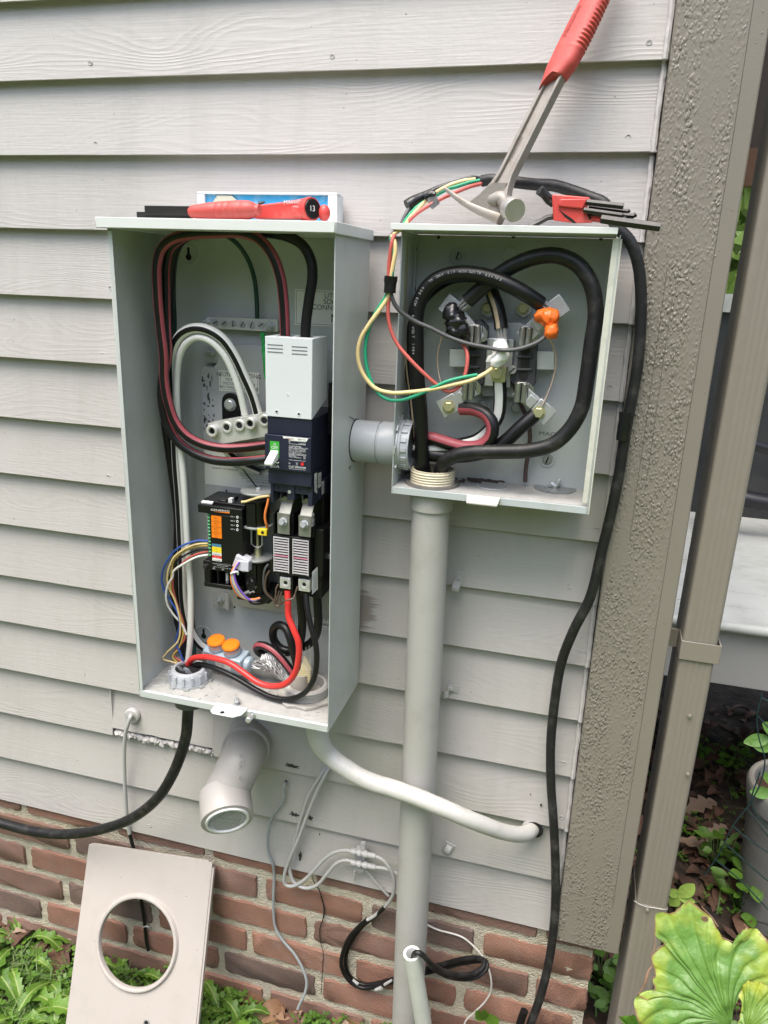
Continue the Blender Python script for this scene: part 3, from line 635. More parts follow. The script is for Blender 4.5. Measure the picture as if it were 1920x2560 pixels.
for k in range(34):
    zz = rnd.uniform(.02, .11); xx = -.322+rnd.uniform(.002, .022); b.obox((xx, PY-.0002, zz), (X, Y, Z), (rnd.uniform(.0004, .0022), .0002, rnd.uniform(.0008, .005)))
mk(b, 'scuffs', mat('dark scuff', (.10, .09, .09), .7, 0, .4, 80), pl)
b = B()
for (v_, a_, b_) in (('C7', 670, 2060), ('C7', 527, 48)): b.lathe(q(v_, a_, b_, PY-.0002), (0, -1, 0), [(0, .002), (.0003, .002)], 12)
mk(b, 'hole', DARKHOLE, pl)
# neutral lug bar on its black standoff
nb = thing('neutral_bar', 'tilted silver lug bar with round socket screws left of the white breaker cover', 'lug bar', q('Z8', 650, 1040, -.1))
pa, pb = q('Z8', 395, 990, -.105), q('Z8', 880, 900, -.105); ux = (pb-pa).normalized(); L_ = (pb-pa).length+.012; uy = Vector((0, 1, .0)); uy = (uy-ux*uy.dot(ux)).normalized(); uz = ux.cross(uy)*-1
if uz.z < 0: uz = -uz
hh = .0185; c = pa+ux*(L_/2)-uz*hh
b = B(); b.obox(c+uy*.011, (ux, uy, uz), (L_/2, .011, hh)); mk(b, 'bar', ALU, nb, .0008)
for k, (a_, b_, out) in enumerate(((450, 1047, .008), (556, 1022, .001), (663, 1005, .002), (765, 985, .008), (868, 965, .001))):
    s0 = q('Z8', a_, b_, -.105); s0 = s0-uy*0; b = B()
    b.lathe(s0, -uy, [(0, .0128), (.0006, .0128)], 24); b.lathe(s0-uy*.0006, -uy, [(0, .0098), (out, .0098), (out+.0012, .0085), (out+.0012, .0060), (out-.0005, .0050)], 24, cap=False)
    s_ = mk(b, 'socket_screw', ALU, nb); b = B(); b.lathe(s0-uy*(out*.4+.0007), -uy, [(0, .0052), (.0004, .0052)], 6); mk(b, 'hex_socket', DARKHOLE, s_)
c = q('Z8', 600, 830, PY); b = B()
pts = [(c.x-.016, PY-.002, c.z-.045), (c.x-.016, PY-.002, c.z+.004)]+[(c.x-.0155*math.cos(a), PY-.002, c.z+.006+.0135*math.sin(a)) for a in [i*math.pi/8 for i in range(9)]]+[(c.x+.016, PY-.002, c.z+.004), (c.x+.016, PY-.002, c.z-.045)]
b.prism(pts, (0, -.005, 0)); b.ball((c.x+.014, -.066, c.z-.032), .026, (1.1, .55, .55), 16, 10)
mk(b, 'standoff', BLACKP, nb, .001); mk(B().hexbolt((c.x, PY-.007, c.z), (0, -1, 0), .0085, .006), 'bolt', STEEL, nb)
# ground bar
gb = thing('ground_bar', 'small silver grounding bar with slotted screws above the plate', 'ground bar', q('Z3', 850, 790, -.04))
pa, pb = q('Z3', 640, 775, -.042), q('Z3', 1062, 795, -.042); ux = (pb-pa).normalized(); uz = Vector((0, 0, 1)); uz = (uz-ux*uz.dot(ux)).normalized(); L_ = (pb-pa).length
b = B(); b.obox((pa+pb)/2+Y*.006, (ux, Y, uz), (L_/2, .006, .0095)); b.box(pb.x-.002, pb.x+.006, -.034, -.032, pb.z-.008, pb.z+.006); mk(b, 'bar', ALU, gb, .0006)
for k, (a_, b_) in enumerate(((715, 776), (765, 779), (815, 782), (866, 787), (918, 789), (970, 790))):
    c = q('Z3', a_, b_, -.042); b = B(); b.lathe(c, (0, -1, 0), [(0, .0062), (.0005, .0062)], 18); b.lathe(c-Y*.0005, (0, -1, 0), [(0, .0048), (.0014, .0045)], 16)
    s_ = mk(b, 'terminal_screw', STEEL, gb); an = rnd.uniform(-.3, 1.4); b = B(); d = Vector((math.sin(an), 0, math.cos(an))); b.obox(c-Y*.002, (d, Y, d.cross(Y)), (.0046, .0003, .0007)); mk(b, 'slot', DARKHOLE, s_)
for a_, b_ in ((660, 772), (1022, 797)):
    c = q('Z3', a_, b_, -.042); b = B(); b.hexbolt(c, (0, -1, 0), .007, .007); b.cyl(c-Y*.005, c-Y*.011, .0034, None, 12); mk(b, 'nut', STEEL, gb)

# main breaker
BY = -.165
br = thing('circuit_breaker', 'navy main breaker switched off under a tall light grey cover', 'circuit breaker', (-.118, BY+.03, -.06))
c0, c1, c2, c3 = q('Z8', 868, 265, BY), q('Z8', 1250, 290, BY), q('Z8', 1270, 960, BY), q('Z8', 880, 930, BY)
bx0, bx1 = (c0.x+c3.x)/2, (c1.x+c2.x)/2
zc1, zc0 = (c0.z+c1.z)/2, (c2.z+c3.z)/2
b = B(); yb_ = -.100; w2 = .002
b.box(bx0, bx1, BY, BY+w2, zc0, zc1); b.box(bx0, bx0+w2, BY+w2, yb_, zc0+.004, zc1)
b.prism([(bx1-w2, BY+w2, zc0), (bx1-w2, BY+w2, zc1), (bx1-w2, yb_, zc1), (bx1-w2, yb_, zc0+.022)], (w2, 0, 0))
b.box(bx0+w2, bx1-w2, BY+w2, BY+.02, zc1-w2, zc1); b.box(bx0+w2, bx1-w2, BY+.0445, yb_, zc1-w2, zc1)
for xx in (bx0+w2, (bx0+bx1)/2-.003, bx1-w2-.006): b.box(xx, xx+.006, BY+.0201, BY+.0444, zc1-w2, zc1)
cov = mk(b, 'cover', WHITEP, br, .0007)
b = B()
for cx_ in (955, 1158):
    for k in range(3):
        c = q('Z8', cx_, (340 if cx_ < 1000 else 357)+k*30, BY-.0001); mk(B().box(c.x-.0118, c.x+.0118, BY-.0003, BY-.0001, c.z-.0008, c.z+.0008), 'vent_slot', mat('shade grey', (.16, .165, .17), .6), cov)
for a_, b_ in ((968, 893), (1152, 913)): mk(B().lathe(q('Z8', a_, b_, BY-.0001), (0, -1, 0), [(0, .0017), (.0003, .0017)], 12), 'screw_hole', DARKHOLE, cov)
b = B(); b.torus(q('Z8', 1058, 752, BY), Y, .0015, .0006, 12, 6)
for a_, b_ in ((968, 893), (1152, 913)): b.torus(q('Z8', a_, b_, BY), Y, .0024, .0006, 14, 6)
mk(b, 'screw_bosses', WHITEP, cov)
# breaker case
zA = zc0-.0002; zB = q('C5', 400, 520, BY).z; zC = q('C5', 500, 1045, BY).z; zD = q('C5', 500, 1265, BY).z; zE = q('C5', 500, 1560, BY).z
nx0, nx1 = bx0+.0012, bx1-.0005
b = B()
b.box(nx0, nx1, BY+.002, PY-.002, zB, zA); b.box(nx0-.0022, nx1+.0005, BY-.003, PY-.003, zC, zB-.0002); b.box(nx0+.001, nx1-.0003, BY+.0015, PY-.002, zD, zC-.0002)
b.box(nx0+.004, nx1+.002, BY+.032, PY-.002, zE+.004, zD-.0002)
wl = nx1-nx0
for f0, f1 in ((.03, .10), (.415, .585), (.90, 1.0)): b.box(nx0+wl*f0, nx0+wl*f1, BY+.006, BY+.032, zE if f0 < .3 or f0 > .8 else zE+.006, zD-.0002)
for f0, f1 in ((.1001, .4149), (.5851, .8999)): b.box(nx0+wl*f0, nx0+wl*f1, BY+.008, BY+.032, zD-.0145, zD-.0002)
for f0, f1 in ((.24, .265), (.74, .765)): b.box(nx0+wl*f0, nx0+wl*f1, BY+.012, BY+.032, zE+.006, zD-.0147)
case = mk(b, 'case', NAVY, br, .0008)
b = B(); b.box(nx0-.001, nx1-.034, BY-.0036, BY-.0031, zC+.001, zB-.004); mk(b, 'toggle_bezel', NAVY, case)
# terminals below the breaker
for f in (.18, .68):
    x = nx0+wl*f; b = B(); b.prism([(x-.003, BY+.0315, zE-.004), (x+.018, BY+.0315, zE-.004), (x+.018, BY+.0315, zD-.016), (x-.003, BY+.0315, zD-.016)], (0, -.003, 0)); b.obox((x+.008, BY+.022, zE-.014), (X, Vector((0, .6, .8)), Vector((0, -.8, .6))), (.0095, .015, .0012)); b.box(x-.002, x+.018, BY+.012, BY+.014, zE-.052, zE-.018)
    tm = mk(b, 'terminal_strap', mat('dull plated strap', (.30, .30, .27), .5, .7, .2, 40), br, .0004); b = B(); b.lathe((x+.008, BY+.0285, zD-.0215), (0, -1, 0), [(0, .0062), (.0004, .0062)], 16); mk(b, 'hole', DARKHOLE, tm)
    c = Vector((x+.008, BY+.012, zE-.032)); mk(B().hexbolt(c, (0, -1, .25), .0055, .009), 'bolt', STEEL, tm)
b = B()
for a_, b_ in ((330, 1305), (650, 1335)): b.lathe(q('C5', a_, b_, BY+.0078), (0, -1, 0), [(0, .0022), (.0003, .0022)], 12)
b.lathe(q('C5', 497, 1362, BY+.0058), (0, -1, 0), [(0, .0045), (.0003, .0045)], 16); b.lathe(q('C5', 795, 1330, BY+.0058), (0, -1, 0), [(0, .0042), (.0003, .0042)], 16)
mk(b, 'case_holes', DARKHOLE, br)
mk(B().lathe(q('C5', 497, 1362, BY+.0053), (0, -1, 0), [(0, .003), (.0012, .0026)], 12), 'case_screw', STEEL, br)
# toggle
FY = BY-.0036
g0, g1 = q('C5', 208, 605, FY), q('C5', 345, 745, FY)
b = B(); b.box(g0.x, g1.x, FY-.0004, FY, q('C5', 270, 850, FY).z, g0.z); b.mi = 1
b.text('O', q('C5', 279, 672, FY-.0005), .0036, align='C'); b.text('OFF', q('C5', 279, 726, FY-.0005), .0045, align='C')
mk(b, 'off_flag', [mat('off flag green', (.05, .36, .04), .4, 0, .05, 40), WINK], br)
b = B(); tz = q('C5', 270, 750, FY).z; tw = .0062; tc = (g0.x+g1.x)/2
b.hexa([(tc-tw-.002, FY-.020, tz-.019), (tc+tw-.002, FY-.020, tz-.019), (tc+tw, FY, tz-.013), (tc-tw, FY, tz-.013), (tc-tw-.002, FY-.021, tz-.0145), (tc+tw-.002, FY-.021, tz-.0145), (tc+tw, FY, tz+.001), (tc-tw, FY, tz+.001)])
mk(b, 'toggle', WHITE, br, .0012)
b = B(); c = q('C5', 275, 925, FY-.0002); b.prism([(c.x-.008, FY-.0004, c.z+.0015), (c.x+.008, FY-.0004, c.z+.0015), (c.x+.006, FY-.0004, c.z-.0012), (c.x-.006, FY-.0004, c.z-.0012)], (0, .0003, 0))
b.text('200A', q('C5', 278, 1000, FY-.0003), .0050, align='C'); mk(b, 'rating_mark', WINK, br)
# printed front label
LY = BY-.0031
p0, p1 = q('C5', 425, 640, LY), q('C5', 735, 1010, LY)
b = B(); b.mi = 1; e0, e1 = q('C5', 393, 545, LY), q('C5', 775, 600, LY)
zt0 = q('C5', 580, 552, LY).z; zb0 = q('C5', 580, 603, LY).z
b.prism([(e0.x, LY-.0002, zt0), (e1.x, LY-.0002, zt0), (e1.x-.003, LY-.0002, zb0), (e0.x+.003, LY-.0002, zb0)], (0, .0002, 0)); b.mi = 2
b.text('GENERAC', (e0.x+.0045, LY-.0003, zb0+.0014), .0022); b.text('BBB 7175', (e1.x-.0042, LY-.0003, zb0+.0014), .0022, align='R')
b.mi = 3; b.box(e0.x+.005, e0.x+.013, LY-.0005, LY-.0003, zb0+.0004, zb0+.0009); b.mi = 0
def ln(s_, vy, h_=.0020, al='L'): b.text(s_, ((p0.x if al == 'L' else p1.x), LY-.0002, q('C5', 580, vy, LY).z), h_, align=al)
ln('225AF', 640, .0026); ln('2 POLE', 655, .0026, 'R'); ln('UL Interrupting Ratings', 690); ln('AC 120/240V  25kA  50/60Hz  HTC', 712, .0018); ln('IEC 60947-2  Ui 690V  Uimp 8kV', 745, .0018)
ln('Suitable for use on circuits', 785, .0018); ln('Ambient at 40C Torque in 50 Nm', 805, .0018); ln('CONDUCTORS', 838, .0018); ln('TERMINALS  AWG/kcmil', 856, .0018); ln('350', 838, .0018, 'R'); ln('275', 862, .0018, 'R'); ln('LISTED', 955, .0022); ln('CIRCUIT BREAKER', 1005, .0030)
for vy in (610, 655, 720, 760, 815, 895, 1025):
    zz = q('C5', 580, vy, LY).z; b.box(p0.x, p1.x, LY-.0004, LY-.0002, zz, zz+.0003)
b.torus(q('C5', 468, 932, LY-.0002), Y, .0019, .0003, 16, 4); b.text('PUSH', q('C5', 590, 935, LY), .0012); b.text('TO', q('C5', 596, 950, LY), .0012); b.text('TRIP', q('C5', 590, 966, LY), .0012)
mk(b, 'printed_label', [WINK, LABEL, INK, RED], br)
mk(B().lathe(q('C5', 688, 948, LY), (0, -1, 0), [(0, .0026), (.001, .0026), (.001, .0016), (.0006, .0016)], 16), 'trip_button', RED, br)
# side stickers
SXX = nx1+.0024
def sidelab(view, pts4, x, par, txt=''):
    v4 = []
    for a_, b_ in pts4:
        u_, v_ = VIEW[view][0]+a_*VIEW[view][2], VIEW[view][1]+b_*VIEW[view][2]
        d = CAMR @ Vector(((u_-960)/FPX, -(v_-1280)/FPX, -1)); v4.append(CAMP+d*((x-CAMP.x)/d.x))
    b = B(); b.prism(v4, (.0002, 0, 0)); b.mi = 1
    o_, ux_, uz_ = v4[3], (v4[2]-v4[3]), (v4[0]-v4[3])
    for k in range(3): b.text(txt or 'LOT 3A 0812', o_+ux_*(.28+.24*k)+uz_*.12+X*.0004, .0022, ux=uz_, uz=-ux_, width=uz_.length*.7)
    mk(b, 'side_label', [SILV, INK], par)
# contactor below
hc = thing('transfer_contactor', 'black transfer contactor with white ribbed arc chutes below the breaker', 'contactor', (-.11, -.1, -.21))
HY = -.150
h0, h1, h2, h3 = q('C6', 240, 330, HY), q('C6', 800, 400, HY), q('C6', 800, 980, HY), q('C6', 245, 910, HY)
hx0, hx1 = (h0.x+h3.x)/2, (h1.x+h2.x)/2; hz1, hz0 = (h0.z+h1.z)/2, (h2.z+h3.z)/2
hm = (hx0+hx1)/2
b = B(); b.box(hx0, hx1, HY, PY-.002, hz0, hz1)
b.box(hx0+.002, hx1+.012, -.128, PY-.002, hz0-.042, hz0-.0003); b.box(hx0+.002, hx1+.008, -.112, PY-.002, hz1+.0003, zE+.004)
for x in (hx0-.001, hm-.0015, hx1+.001): b.box(x, x+.003, HY+.006, -.112, hz1+.0003, hz1+.034)
for x in (hm-.0015,): b.box(x, x+.003, HY+.004, -.1285, hz0-.04, hz0-.0003)
b.box(hx1+.0005, hx1+.016, -.135, PY-.002, hz0-.0002, hz1+.012)
b.box(bx1+.003, CX1-.004, -.09, PY-.002, hz0-.03, .10)
b.prism([(bx1+.002, -.10, .12), (CX1-.008, -.10, .12), (CX1-.008, -.10, .04), (bx1+.002, -.10, .04)], (0, .05, 0))
body = mk(b, 'body', BLACKP, hc, .0008)
for (xa, xb) in ((hx0+.0025, hm-.003), (hm+.003, hx1-.002)):
    b = B(); n = 14
    b.box(xa, xa+.0012, HY-.0016, HY, hz0+.004, hz1-.003); b.box(xb-.0012, xb, HY-.0016, HY, hz0+.004, hz1-.003)
    for k in range(n):
        zz = hz1-.004-(hz1-hz0-.010)*k/(n-1); b.mi = 1 if k == 7 else 0; b.box(xa+.0013, xb-.0013, HY-.0012, HY, zz-.0009, zz+.0009)
    mk(b, 'arc_chute', [mat('chute fibre', (.55, .52, .54), .5, 0, .05, 60), mat('pink fibre', (.60, .25, .33), .5, 0, .05, 60)], hc)
LUGY = -.146
for (a0, a1, v0, v1, sx_, sy_) in ((350, 510, 955, 1150, 440, 1045), (625, 795, 985, 1190, 715, 1070)):
    l0, l1 = q('C6', a0, v0, LUGY), q('C6', a1, v1, LUGY); b = B(); b.box(l0.x, l1.x, LUGY, LUGY+.017, l1.z, l0.z-.0004)
    lg = mk(b, 'lug', ALU, hc, .0008); s0 = q('C6', sx_, sy_, LUGY); b = B()
    b.torus(s0, Y, .0078, .0011, 24, 8); b.lathe(s0, (0, -1, 0), [(0, .0062), (.001, .0062), (.001, .0042), (.0003, .0036)], 20); s_ = mk(b, 'set_screw', ALU, lg)
    b = B(); b.lathe(s0-Y*.0006, (0, -1, 0), [(0, .0034), (.0003, .0034)], 6); mk(b, 'hex_socket', DARKHOLE, s_)
sidelab('C5', ((865, 1090), (905, 1075), (905, 1385), (868, 1360)), SXX, br); sidelab('C5', ((922, 1085), (966, 1065), (966, 1270), (922, 1308)), SXX, br); sidelab('C5', ((975, 1215), (1010, 1195), (1008, 1370), (975, 1408)), SXX, br)
sidelab('C6', ((825, 30), (860, 10), (862, 190), (825, 220)), hx1+.0045, hc, 'E2'); sidelab('C6', ((832, 890), (912, 812), (916, 1140), (832, 1220)), hx1+.0165, hc, 'GENERAC 0K 8541')
b = B()
for a_, b_ in ((1010, 350), (945, 500), (960, 860), (1205, 1370)): 
    c = q('C6', a_, b_, -.095); b.cyl(c, c-Y*.006, .0022, None, 10)
mk(b, 'rivets', HEXK, hc)
b = B(); c = q('C6', 930, 660, -.105); b.cyl(c, c+X*.022, .0018, None, 8); c2_ = q('C6', 990, 725, -.10); b.torus(c2_, (.4, -1, 0), .004, .0012, 14, 6); b.box(c.x+.016, c.x+.022, c.y-.003, c.y+.003, c.z+.003, c.z+.0075); mk(b, 'linkage', STEEL, hc)
# solenoids between controller and contactor
sn = thing('solenoid_pair', 'upright black solenoid coils with zinc discs between controller and contactor', 'solenoid', q('C7', 1000, 1500, -.09))
def disc(name, a_, b_, r_, y=-.092, th=.0035, m=STEEL):
    c = q('C7', a_, b_, y); mk(B().lathe(c, Z, [(0, r_), (th*.3, r_+.0006), (th*.7, r_+.0006), (th, r_)], 34), name, m, sn); return c
dA = disc('end_plate', 1080, 65, .0285); dB = disc('flux_plate', 1060, 640, .0265); dC = disc('flux_plate', 1070, 1200, .0265)
b = B(); b.cyl(dA-Z*.012, dB+Z*.003, .0215, .0205, 26); b.lathe(dA-Z*.012, Z, [(0, .027), (.004, .027)], 26); b.obox(dB+Vector((.0, -.0205, .024)), (X, Y, Z), (.008, .004, .02)); mk(b, 'coil', BLACKP, sn, .0006)
zl = q('C7', 1000, 1760, -.092).z
b = B(); b.cyl(dC-Z*.0005, (dC.x, dC.y, zl), .0215, .0195, 26); b.obox((dC.x-.002, dC.y-.0205, dC.z-.016), (X, Y, Z), (.0095, .005, .012)); b.ball((dC.x-.002, dC.y-.024, dC.z-.036), .012, (.9, .6, 1.2), 12, 8, .3)
b.box(dC.x-.03, dC.x+.028, dC.y-.02, PY-.002, zl-.012, zl); mk(b, 'coil', BLACKP, sn, .0006)
b = B(); b.cyl(dC+Z*.003, dC+Z*.016, .0058, .0052, 18); b.cyl(dC+Z*.016, dC+Z*.022, .0045, .003, 18); b.cyl(dC+Z*.02, dB, .0026, None, 12); mk(b, 'plunger', BRASS, sn)
b = B()
for dx in (-.0095, .010): b.cyl((dC.x+dx, dC.y-.004, dC.z+.024), (dC.x+dx, dC.y-.004, dB.z), .0016, None, 10)
b.tube([(dC.x-.0095, dC.y-.006, dC.z+.026), (dC.x, dC.y-.009, dC.z+.022), (dC.x+.008, dC.y-.009, dC.z+.023), (dC.x+.013, dC.y-.008, dC.z+.03)], .0009, 8); mk(b, 'guide_rods', STEEL, sn)
c = q('C7', 1140, 768, -.118); b = B(); b.box(c.x-.0082, c.x+.0082, c.y, c.y+.008, c.z-.0055, c.z+.0055); ys = mk(b, 'yellow_switch', YELLOW, sn, .0008); mk(B().lathe(c+Vector((.001, -.0001, 0)), (0, -1, 0), [(0, .0026), (.0003, .0026)], 14), 'switch_hole', DARKHOLE, ys)
mk(B().hexbolt(dA+Z*.0035, Z, .0038, .004), 'bolt', STEEL, sn)
b = B()
for a_, b_ in ((935, 1720), (1022, 1730)): c = q('C7', a_, b_, -.116); b.obox(c, (Vector((.5, 0, .86)), Y, X), (.004, .001, .0012))
for a_, b_ in ((875, 1800), (965, 1805)): c = q('C7', a_, b_, -.118); b.obox(c, (Vector((.8, 0, .5)), Y, Vector((-.5, 0, .8))), (.0055, .0012, .002))
mk(b, 'spade_terminals', ALU, sn)
# controller
KY = -.122
ct = thing('controller_module', 'black controller module with coloured terminal labels and white maker lettering', 'controller', (-.25, KY+.03, -.24))
def k(a_, b_): return q('C7', a_, b_, KY)
kx0 = k(255, 900).x; kx1 = k(805, 900).x; ktop = (k(75, 300).z+k(800, 365).z)/2; kbt = k(450, 1420).z
b = B()
b.box(kx0-.0215, kx1, KY, PY-.004, ktop-.0135, ktop); b.box(kx0-.001, kx1, KY+.0004, PY-.004, k(450, 1290).z, ktop-.0137)
b.prism([(kx0-.0215, KY+.012, ktop+.0001), (kx1, KY+.012, ktop+.0001), (kx1, PY-.004, ktop+.0001), (kx0-.0215, PY-.004, ktop+.0001)], (0, 0, .004))
zl0, zl1 = k(400, 1740).z, k(400, 1292).z; kl0 = k(125, 1500).x; kl1 = k(610, 1500).x
b.box(kl0, kl1, KY+.001, KY+.003, k(400, 1440).z, zl1-.0003); b.box(kl0, kl0+.012, KY+.0032, PY-.005, zl0, zl1-.0003); b.box(kl1-.003, kl1, KY+.0032, PY-.005, zl0, zl1-.0003)
b.box(kl0+.0121, kl1-.0031, KY+.03, PY-.005, zl0, zl1-.0003); b.box(kl0+.0121, kl1-.0031, KY+.0032, KY+.0299, zl0, zl0+.003); b.box(kl0, kl1, KY+.001, KY+.003, zl0, zl0+.0075)
b.box(kl0+.003, kl0+.012, KY+.001, KY+.003, zl0+.0077, k(400, 1440).z-.0002); b.box((kl0+kl1)/2-.001, (kl0+kl1)/2+.001, KY+.001, KY+.0299, zl0+.0077, k(400, 1440).z-.0002)
b.box(kl0+.012, hx0, -.075, PY-.003, zl0-.018, zl0-.011)
for (xa, xb, h_) in ((kx0+.006, kx0+.02, .006), (kx0+.024, kx0+.03, .009)): b.box(xa, xb, KY+.018, KY+.045, ktop+.0042, ktop+h_)
mk(b, 'housing', BLACKP, ct, .0009)
b = B(); c = k(190, 250); b.obox((kx0-.008, KY+.008, ktop+.0027), (X, Vector((0, .95, .3)).normalized(), Vector((0, -.3, .95)).normalized()), (.010, .0035, .0012)); mk(b, 'top_tag', SILV, ct); mk(B().obox((kx0+.029, KY+.02, ktop+.007), (X, Y, Z), (.0035, .004, .004)), 'top_connector', SILV, ct)
b = B(); gx0, gx1 = k(185, 600).x, k(250, 600).x; gz1, gz0 = ktop-.0142, k(230, 1210).z
b.box(gx0, gx1-.0006, KY+.006, KY+.03, gz0, gz1); b.mi = 0
for i in range(13):
    zz = gz1-(gz1-gz0)*(i+.5)/13; b.obox((gx0+.003, KY+.0045, zz), (X, Vector((0, .8, .6)), Vector((0, -.6, .8))), (.003, .0012, .0025))
tb = mk(b, 'terminal_block', GREENT, ct, .0004); b = B()
for i in range(6, 13):
    zz = gz1-(gz1-gz0)*(i+.5)/13; b.lathe((gx0+.0035, KY+.0032, zz), (0, -1, 0), [(0, .0014), (.0004, .0014)], 10)
mk(b, 'terminal_holes', DARKHOLE, tb)
b = B(); b.text('GENERAC', k(258, 388), .0033, ux=k(585, 405)-k(258, 378), width=(k(585, 405)-k(258, 378)).length); mk(b, 'maker_lettering', WINK, ct)
b = B(); o0, o1 = k(300, 405), k(583, 440); b.prism([(o0.x, KY-.0003, k(300, 405).z), (o1.x, KY-.0003, k(583, 420).z), (o1.x, KY-.0003, k(583, 440).z)], (0, .0003, 0)); mk(b, 'swoosh', ORANGE, ct)
b = B(); a0, a1 = k(255, 475), k(435, 490); z1_, z0_ = (a0.z+a1.z)/2, (k(270, 850).z+k(448, 875).z)/2; b.box(a0.x+.0006, k(442, 700).x, KY-.0002, KY+.0003, z0_, z1_); b.mi = 1
for i in range(4):
    zt_ = z1_-(z1_-z0_)*i/4; xm = (a0.x+k(442, 700).x)/2; b.text('A/C %d' % (i+1), (xm, KY-.0003, zt_-.0046), .0024, align='C'); b.text('24 VAC', (xm, KY-.0003, zt_-.0078), .0012, align='C')
    if i: b.box(a0.x+.0006, k(442, 700).x, KY-.0005, KY-.0003, zt_-.00015, zt_+.00015)
mk(b, 'relay_label', [ORANGE, INK], ct)
lm = [BLUE, YELLOW, YELLOW, SILV, RED, LABEL]; tx = ['T1', 'N1', 'N2', '0 GROUND', '194 +12V', '23 TRANSFER']; zs = [970, 1018, 1072, 1118, 1168, 1215, 1262]
b = B(); xa_, xb_ = k(278, 1100).x, k(440, 1100).x
for i in range(6):
    b.mi = i; b.box(xa_, xb_, KY-.0002, KY+.0003, k(360, zs[i+1]).z+.0001, k(360, zs[i]).z); b.mi = 6 if i != 4 else 7; b.text(tx[i], ((xa_+xb_)/2, KY-.0003, k(360, zs[i+1]).z+.0010), .0017, align='C')
mk(b, 'wire_label', lm+[INK, WINK], ct)
b = B()
for i, (vy, c_) in enumerate(((505, 0), (578, 0), (652, 0), (722, 0))):
    b.text('A/C %d' % (i+1), k(600, vy-4), .0022); b.torus(k(715, vy), Y, .0017, .0005, 12, 5)
b.text('Caution 120/240 VAC 60 Hz', k(290, 1305), .0013, width=.034); b.text('shock hazard inside', k(360, 1338), .0013, width=.020); b.text('Class 2 circuits use only', k(305, 1362), .0013, width=.034); b.text('N2', k(295, 1397), .0024); b.text('N1', k(450, 1417), .0024)
mk(b, 'panel_lettering', WINK, ct)
for a_, b_ in ((395, 1500), (540, 1525)):
    c = q('C7', a_, b_, KY+.016); f = mk(B().cyl(c-Z*.007, c+Z*.006, .0026, None, 14), 'fuse', WHITE, ct); mk(B().cyl(c-Z*.012, c-Z*.0071, .0028, None, 12), 'fuse_clip', STEEL, f)
c = q('C7', 170, 1345, KY-.0); mk(B().cyl(c+Vector((.006, .01, .002)), c-Y*.004, .0034, None, 14).lathe(c-Y*.004, (0, -1, 0), [(0, .0038), (.001, .003)], 12), 'mounting_screw', HEXK, ct)
c = q('C7', 760, 1310, KY-.006); b = B(); b.obox(c+Y*.01, (Vector((.9, 0, -.35)).normalized(), Y, Vector((.35, 0, .9)).normalized()), (.0115, .01, .0115)); b.obox(c+Vector((.006, .006, -.003)), (X, Y, Z), (.01, .008, .009)); mk(b, 'wire_plug', mat('plug nylon', (.55, .55, .60), .4), ct, .0012)
# ================================================================== METER BOX
MX0, MX1, MZ0, MZ1, MYF, MYB = .0295, .3205, -.030, at(1260, 580, -.126).z, -.114, -.020
mb = thing('meter_box', 'squat open grey meter box with a curled wing nut cover in its floor', 'electrical box', ((MX0+MX1)/2, -.07, MZ0))
b = B(); t2 = .0018
b.box(MX0, MX1, MYB-t2, MYB, MZ0, MZ1); b.box(MX0, MX0+t2, MYF, MYB-t2-.0001, MZ0-.009, MZ1); b.box(MX1-t2, MX1, MYF, MYB-t2-.0001, MZ0-.009, MZ1)
b.box(MX0+t2, MX1-t2, MYF+.0018, MYB-t2-.0001, MZ0, MZ0+t2); b.box(MX0+t2, MX1-t2, MYF-.0002, MYF+.0016, MZ0-.0085, MZ0+t2+.0006)
b.prism([(MX0+t2, MYB-t2-.0001, MZ0+t2+.012), (MX0+t2, MYB-t2-.0001, MZ1), (MX0+t2, MYB-.014, MZ1), (MX0+t2, MYB-.014, MZ0+t2+.012)], (.002, 0, 0))
mk(b, 'shell', GREY_OLD, mb, .0006)
b = B(); b.box(MX1-.0095, MX1-t2-.0001, MYF, MYF+.0016, MZ0+.008, MZ1-.004); b.box(MX1+.0001, MX1+.0022, MYF-.001, MYF+.014, MZ0-.008, MZ1-.005); mk(b, 'side_flange', mat('worn pale edge', (.56, .56, .48), .5, 0, .12, 40, .0003, 120, dirt=(.36, .36, .32), dscale=50, damt=.5), mb, .0004)
RX0, RX1 = at(977, 572, -.126).x, at(1546, 570, -.126).x; rz1 = at(1260, 563, -.126).z; rz0 = at(1260, 580, -.126).z
b = B(); b.box(RX0, RX1, -.1275, -.126, rz0, rz1); b.box(RX0, RX1, -.1259, MYB, rz1-.0016, rz1); b.box(RX0, RX0+.0016, -.1259, MYB, rz0, rz1-.0017); b.box(RX1-.0016, RX1, -.1259, MYB, rz0, rz1-.0017)
b.box(RX0+.0017, RX1-.0017, -.1258, MYB-.0001, rz0+.0005, rz0+.0018)
mk(b, 'rim', RIM, mb, .0008)
fz = MZ0+t2+.0006
b = B(); l0, l1 = q('Z5', 600, 730, MYF), q('Z5', 770, 770, MYF); b.prism([(l0.x, MYF-.001, fz+.001), (l0.x+.002, MYF-.013, fz-.008), (l1.x-.002, MYF-.013, fz-.008), (l1.x, MYF-.001, fz+.001)], (0, -.0018, -.0008)); b.cyl((l0.x+.003, MYF-.013, fz-.0085), (l1.x-.002, MYF-.013, fz-.0085), .0026, None, 10); mk(B().box(MX0+t2+.0004, MX1-t2-.0004, MYF+.004, MYB-t2-.0006, MZ0+t2+.0001, MZ0+t2+.0006), 'dimmed_dusty_floor', mat('dust and dimming tone', (.36, .355, .335)), mb)  # same dusty, darkened tone laid over this floor
mk(b, 'latch_lip', mat('dusty enamel', (.47, .45, .41), .7, 0, .15, 40, .0006, 120), mb)
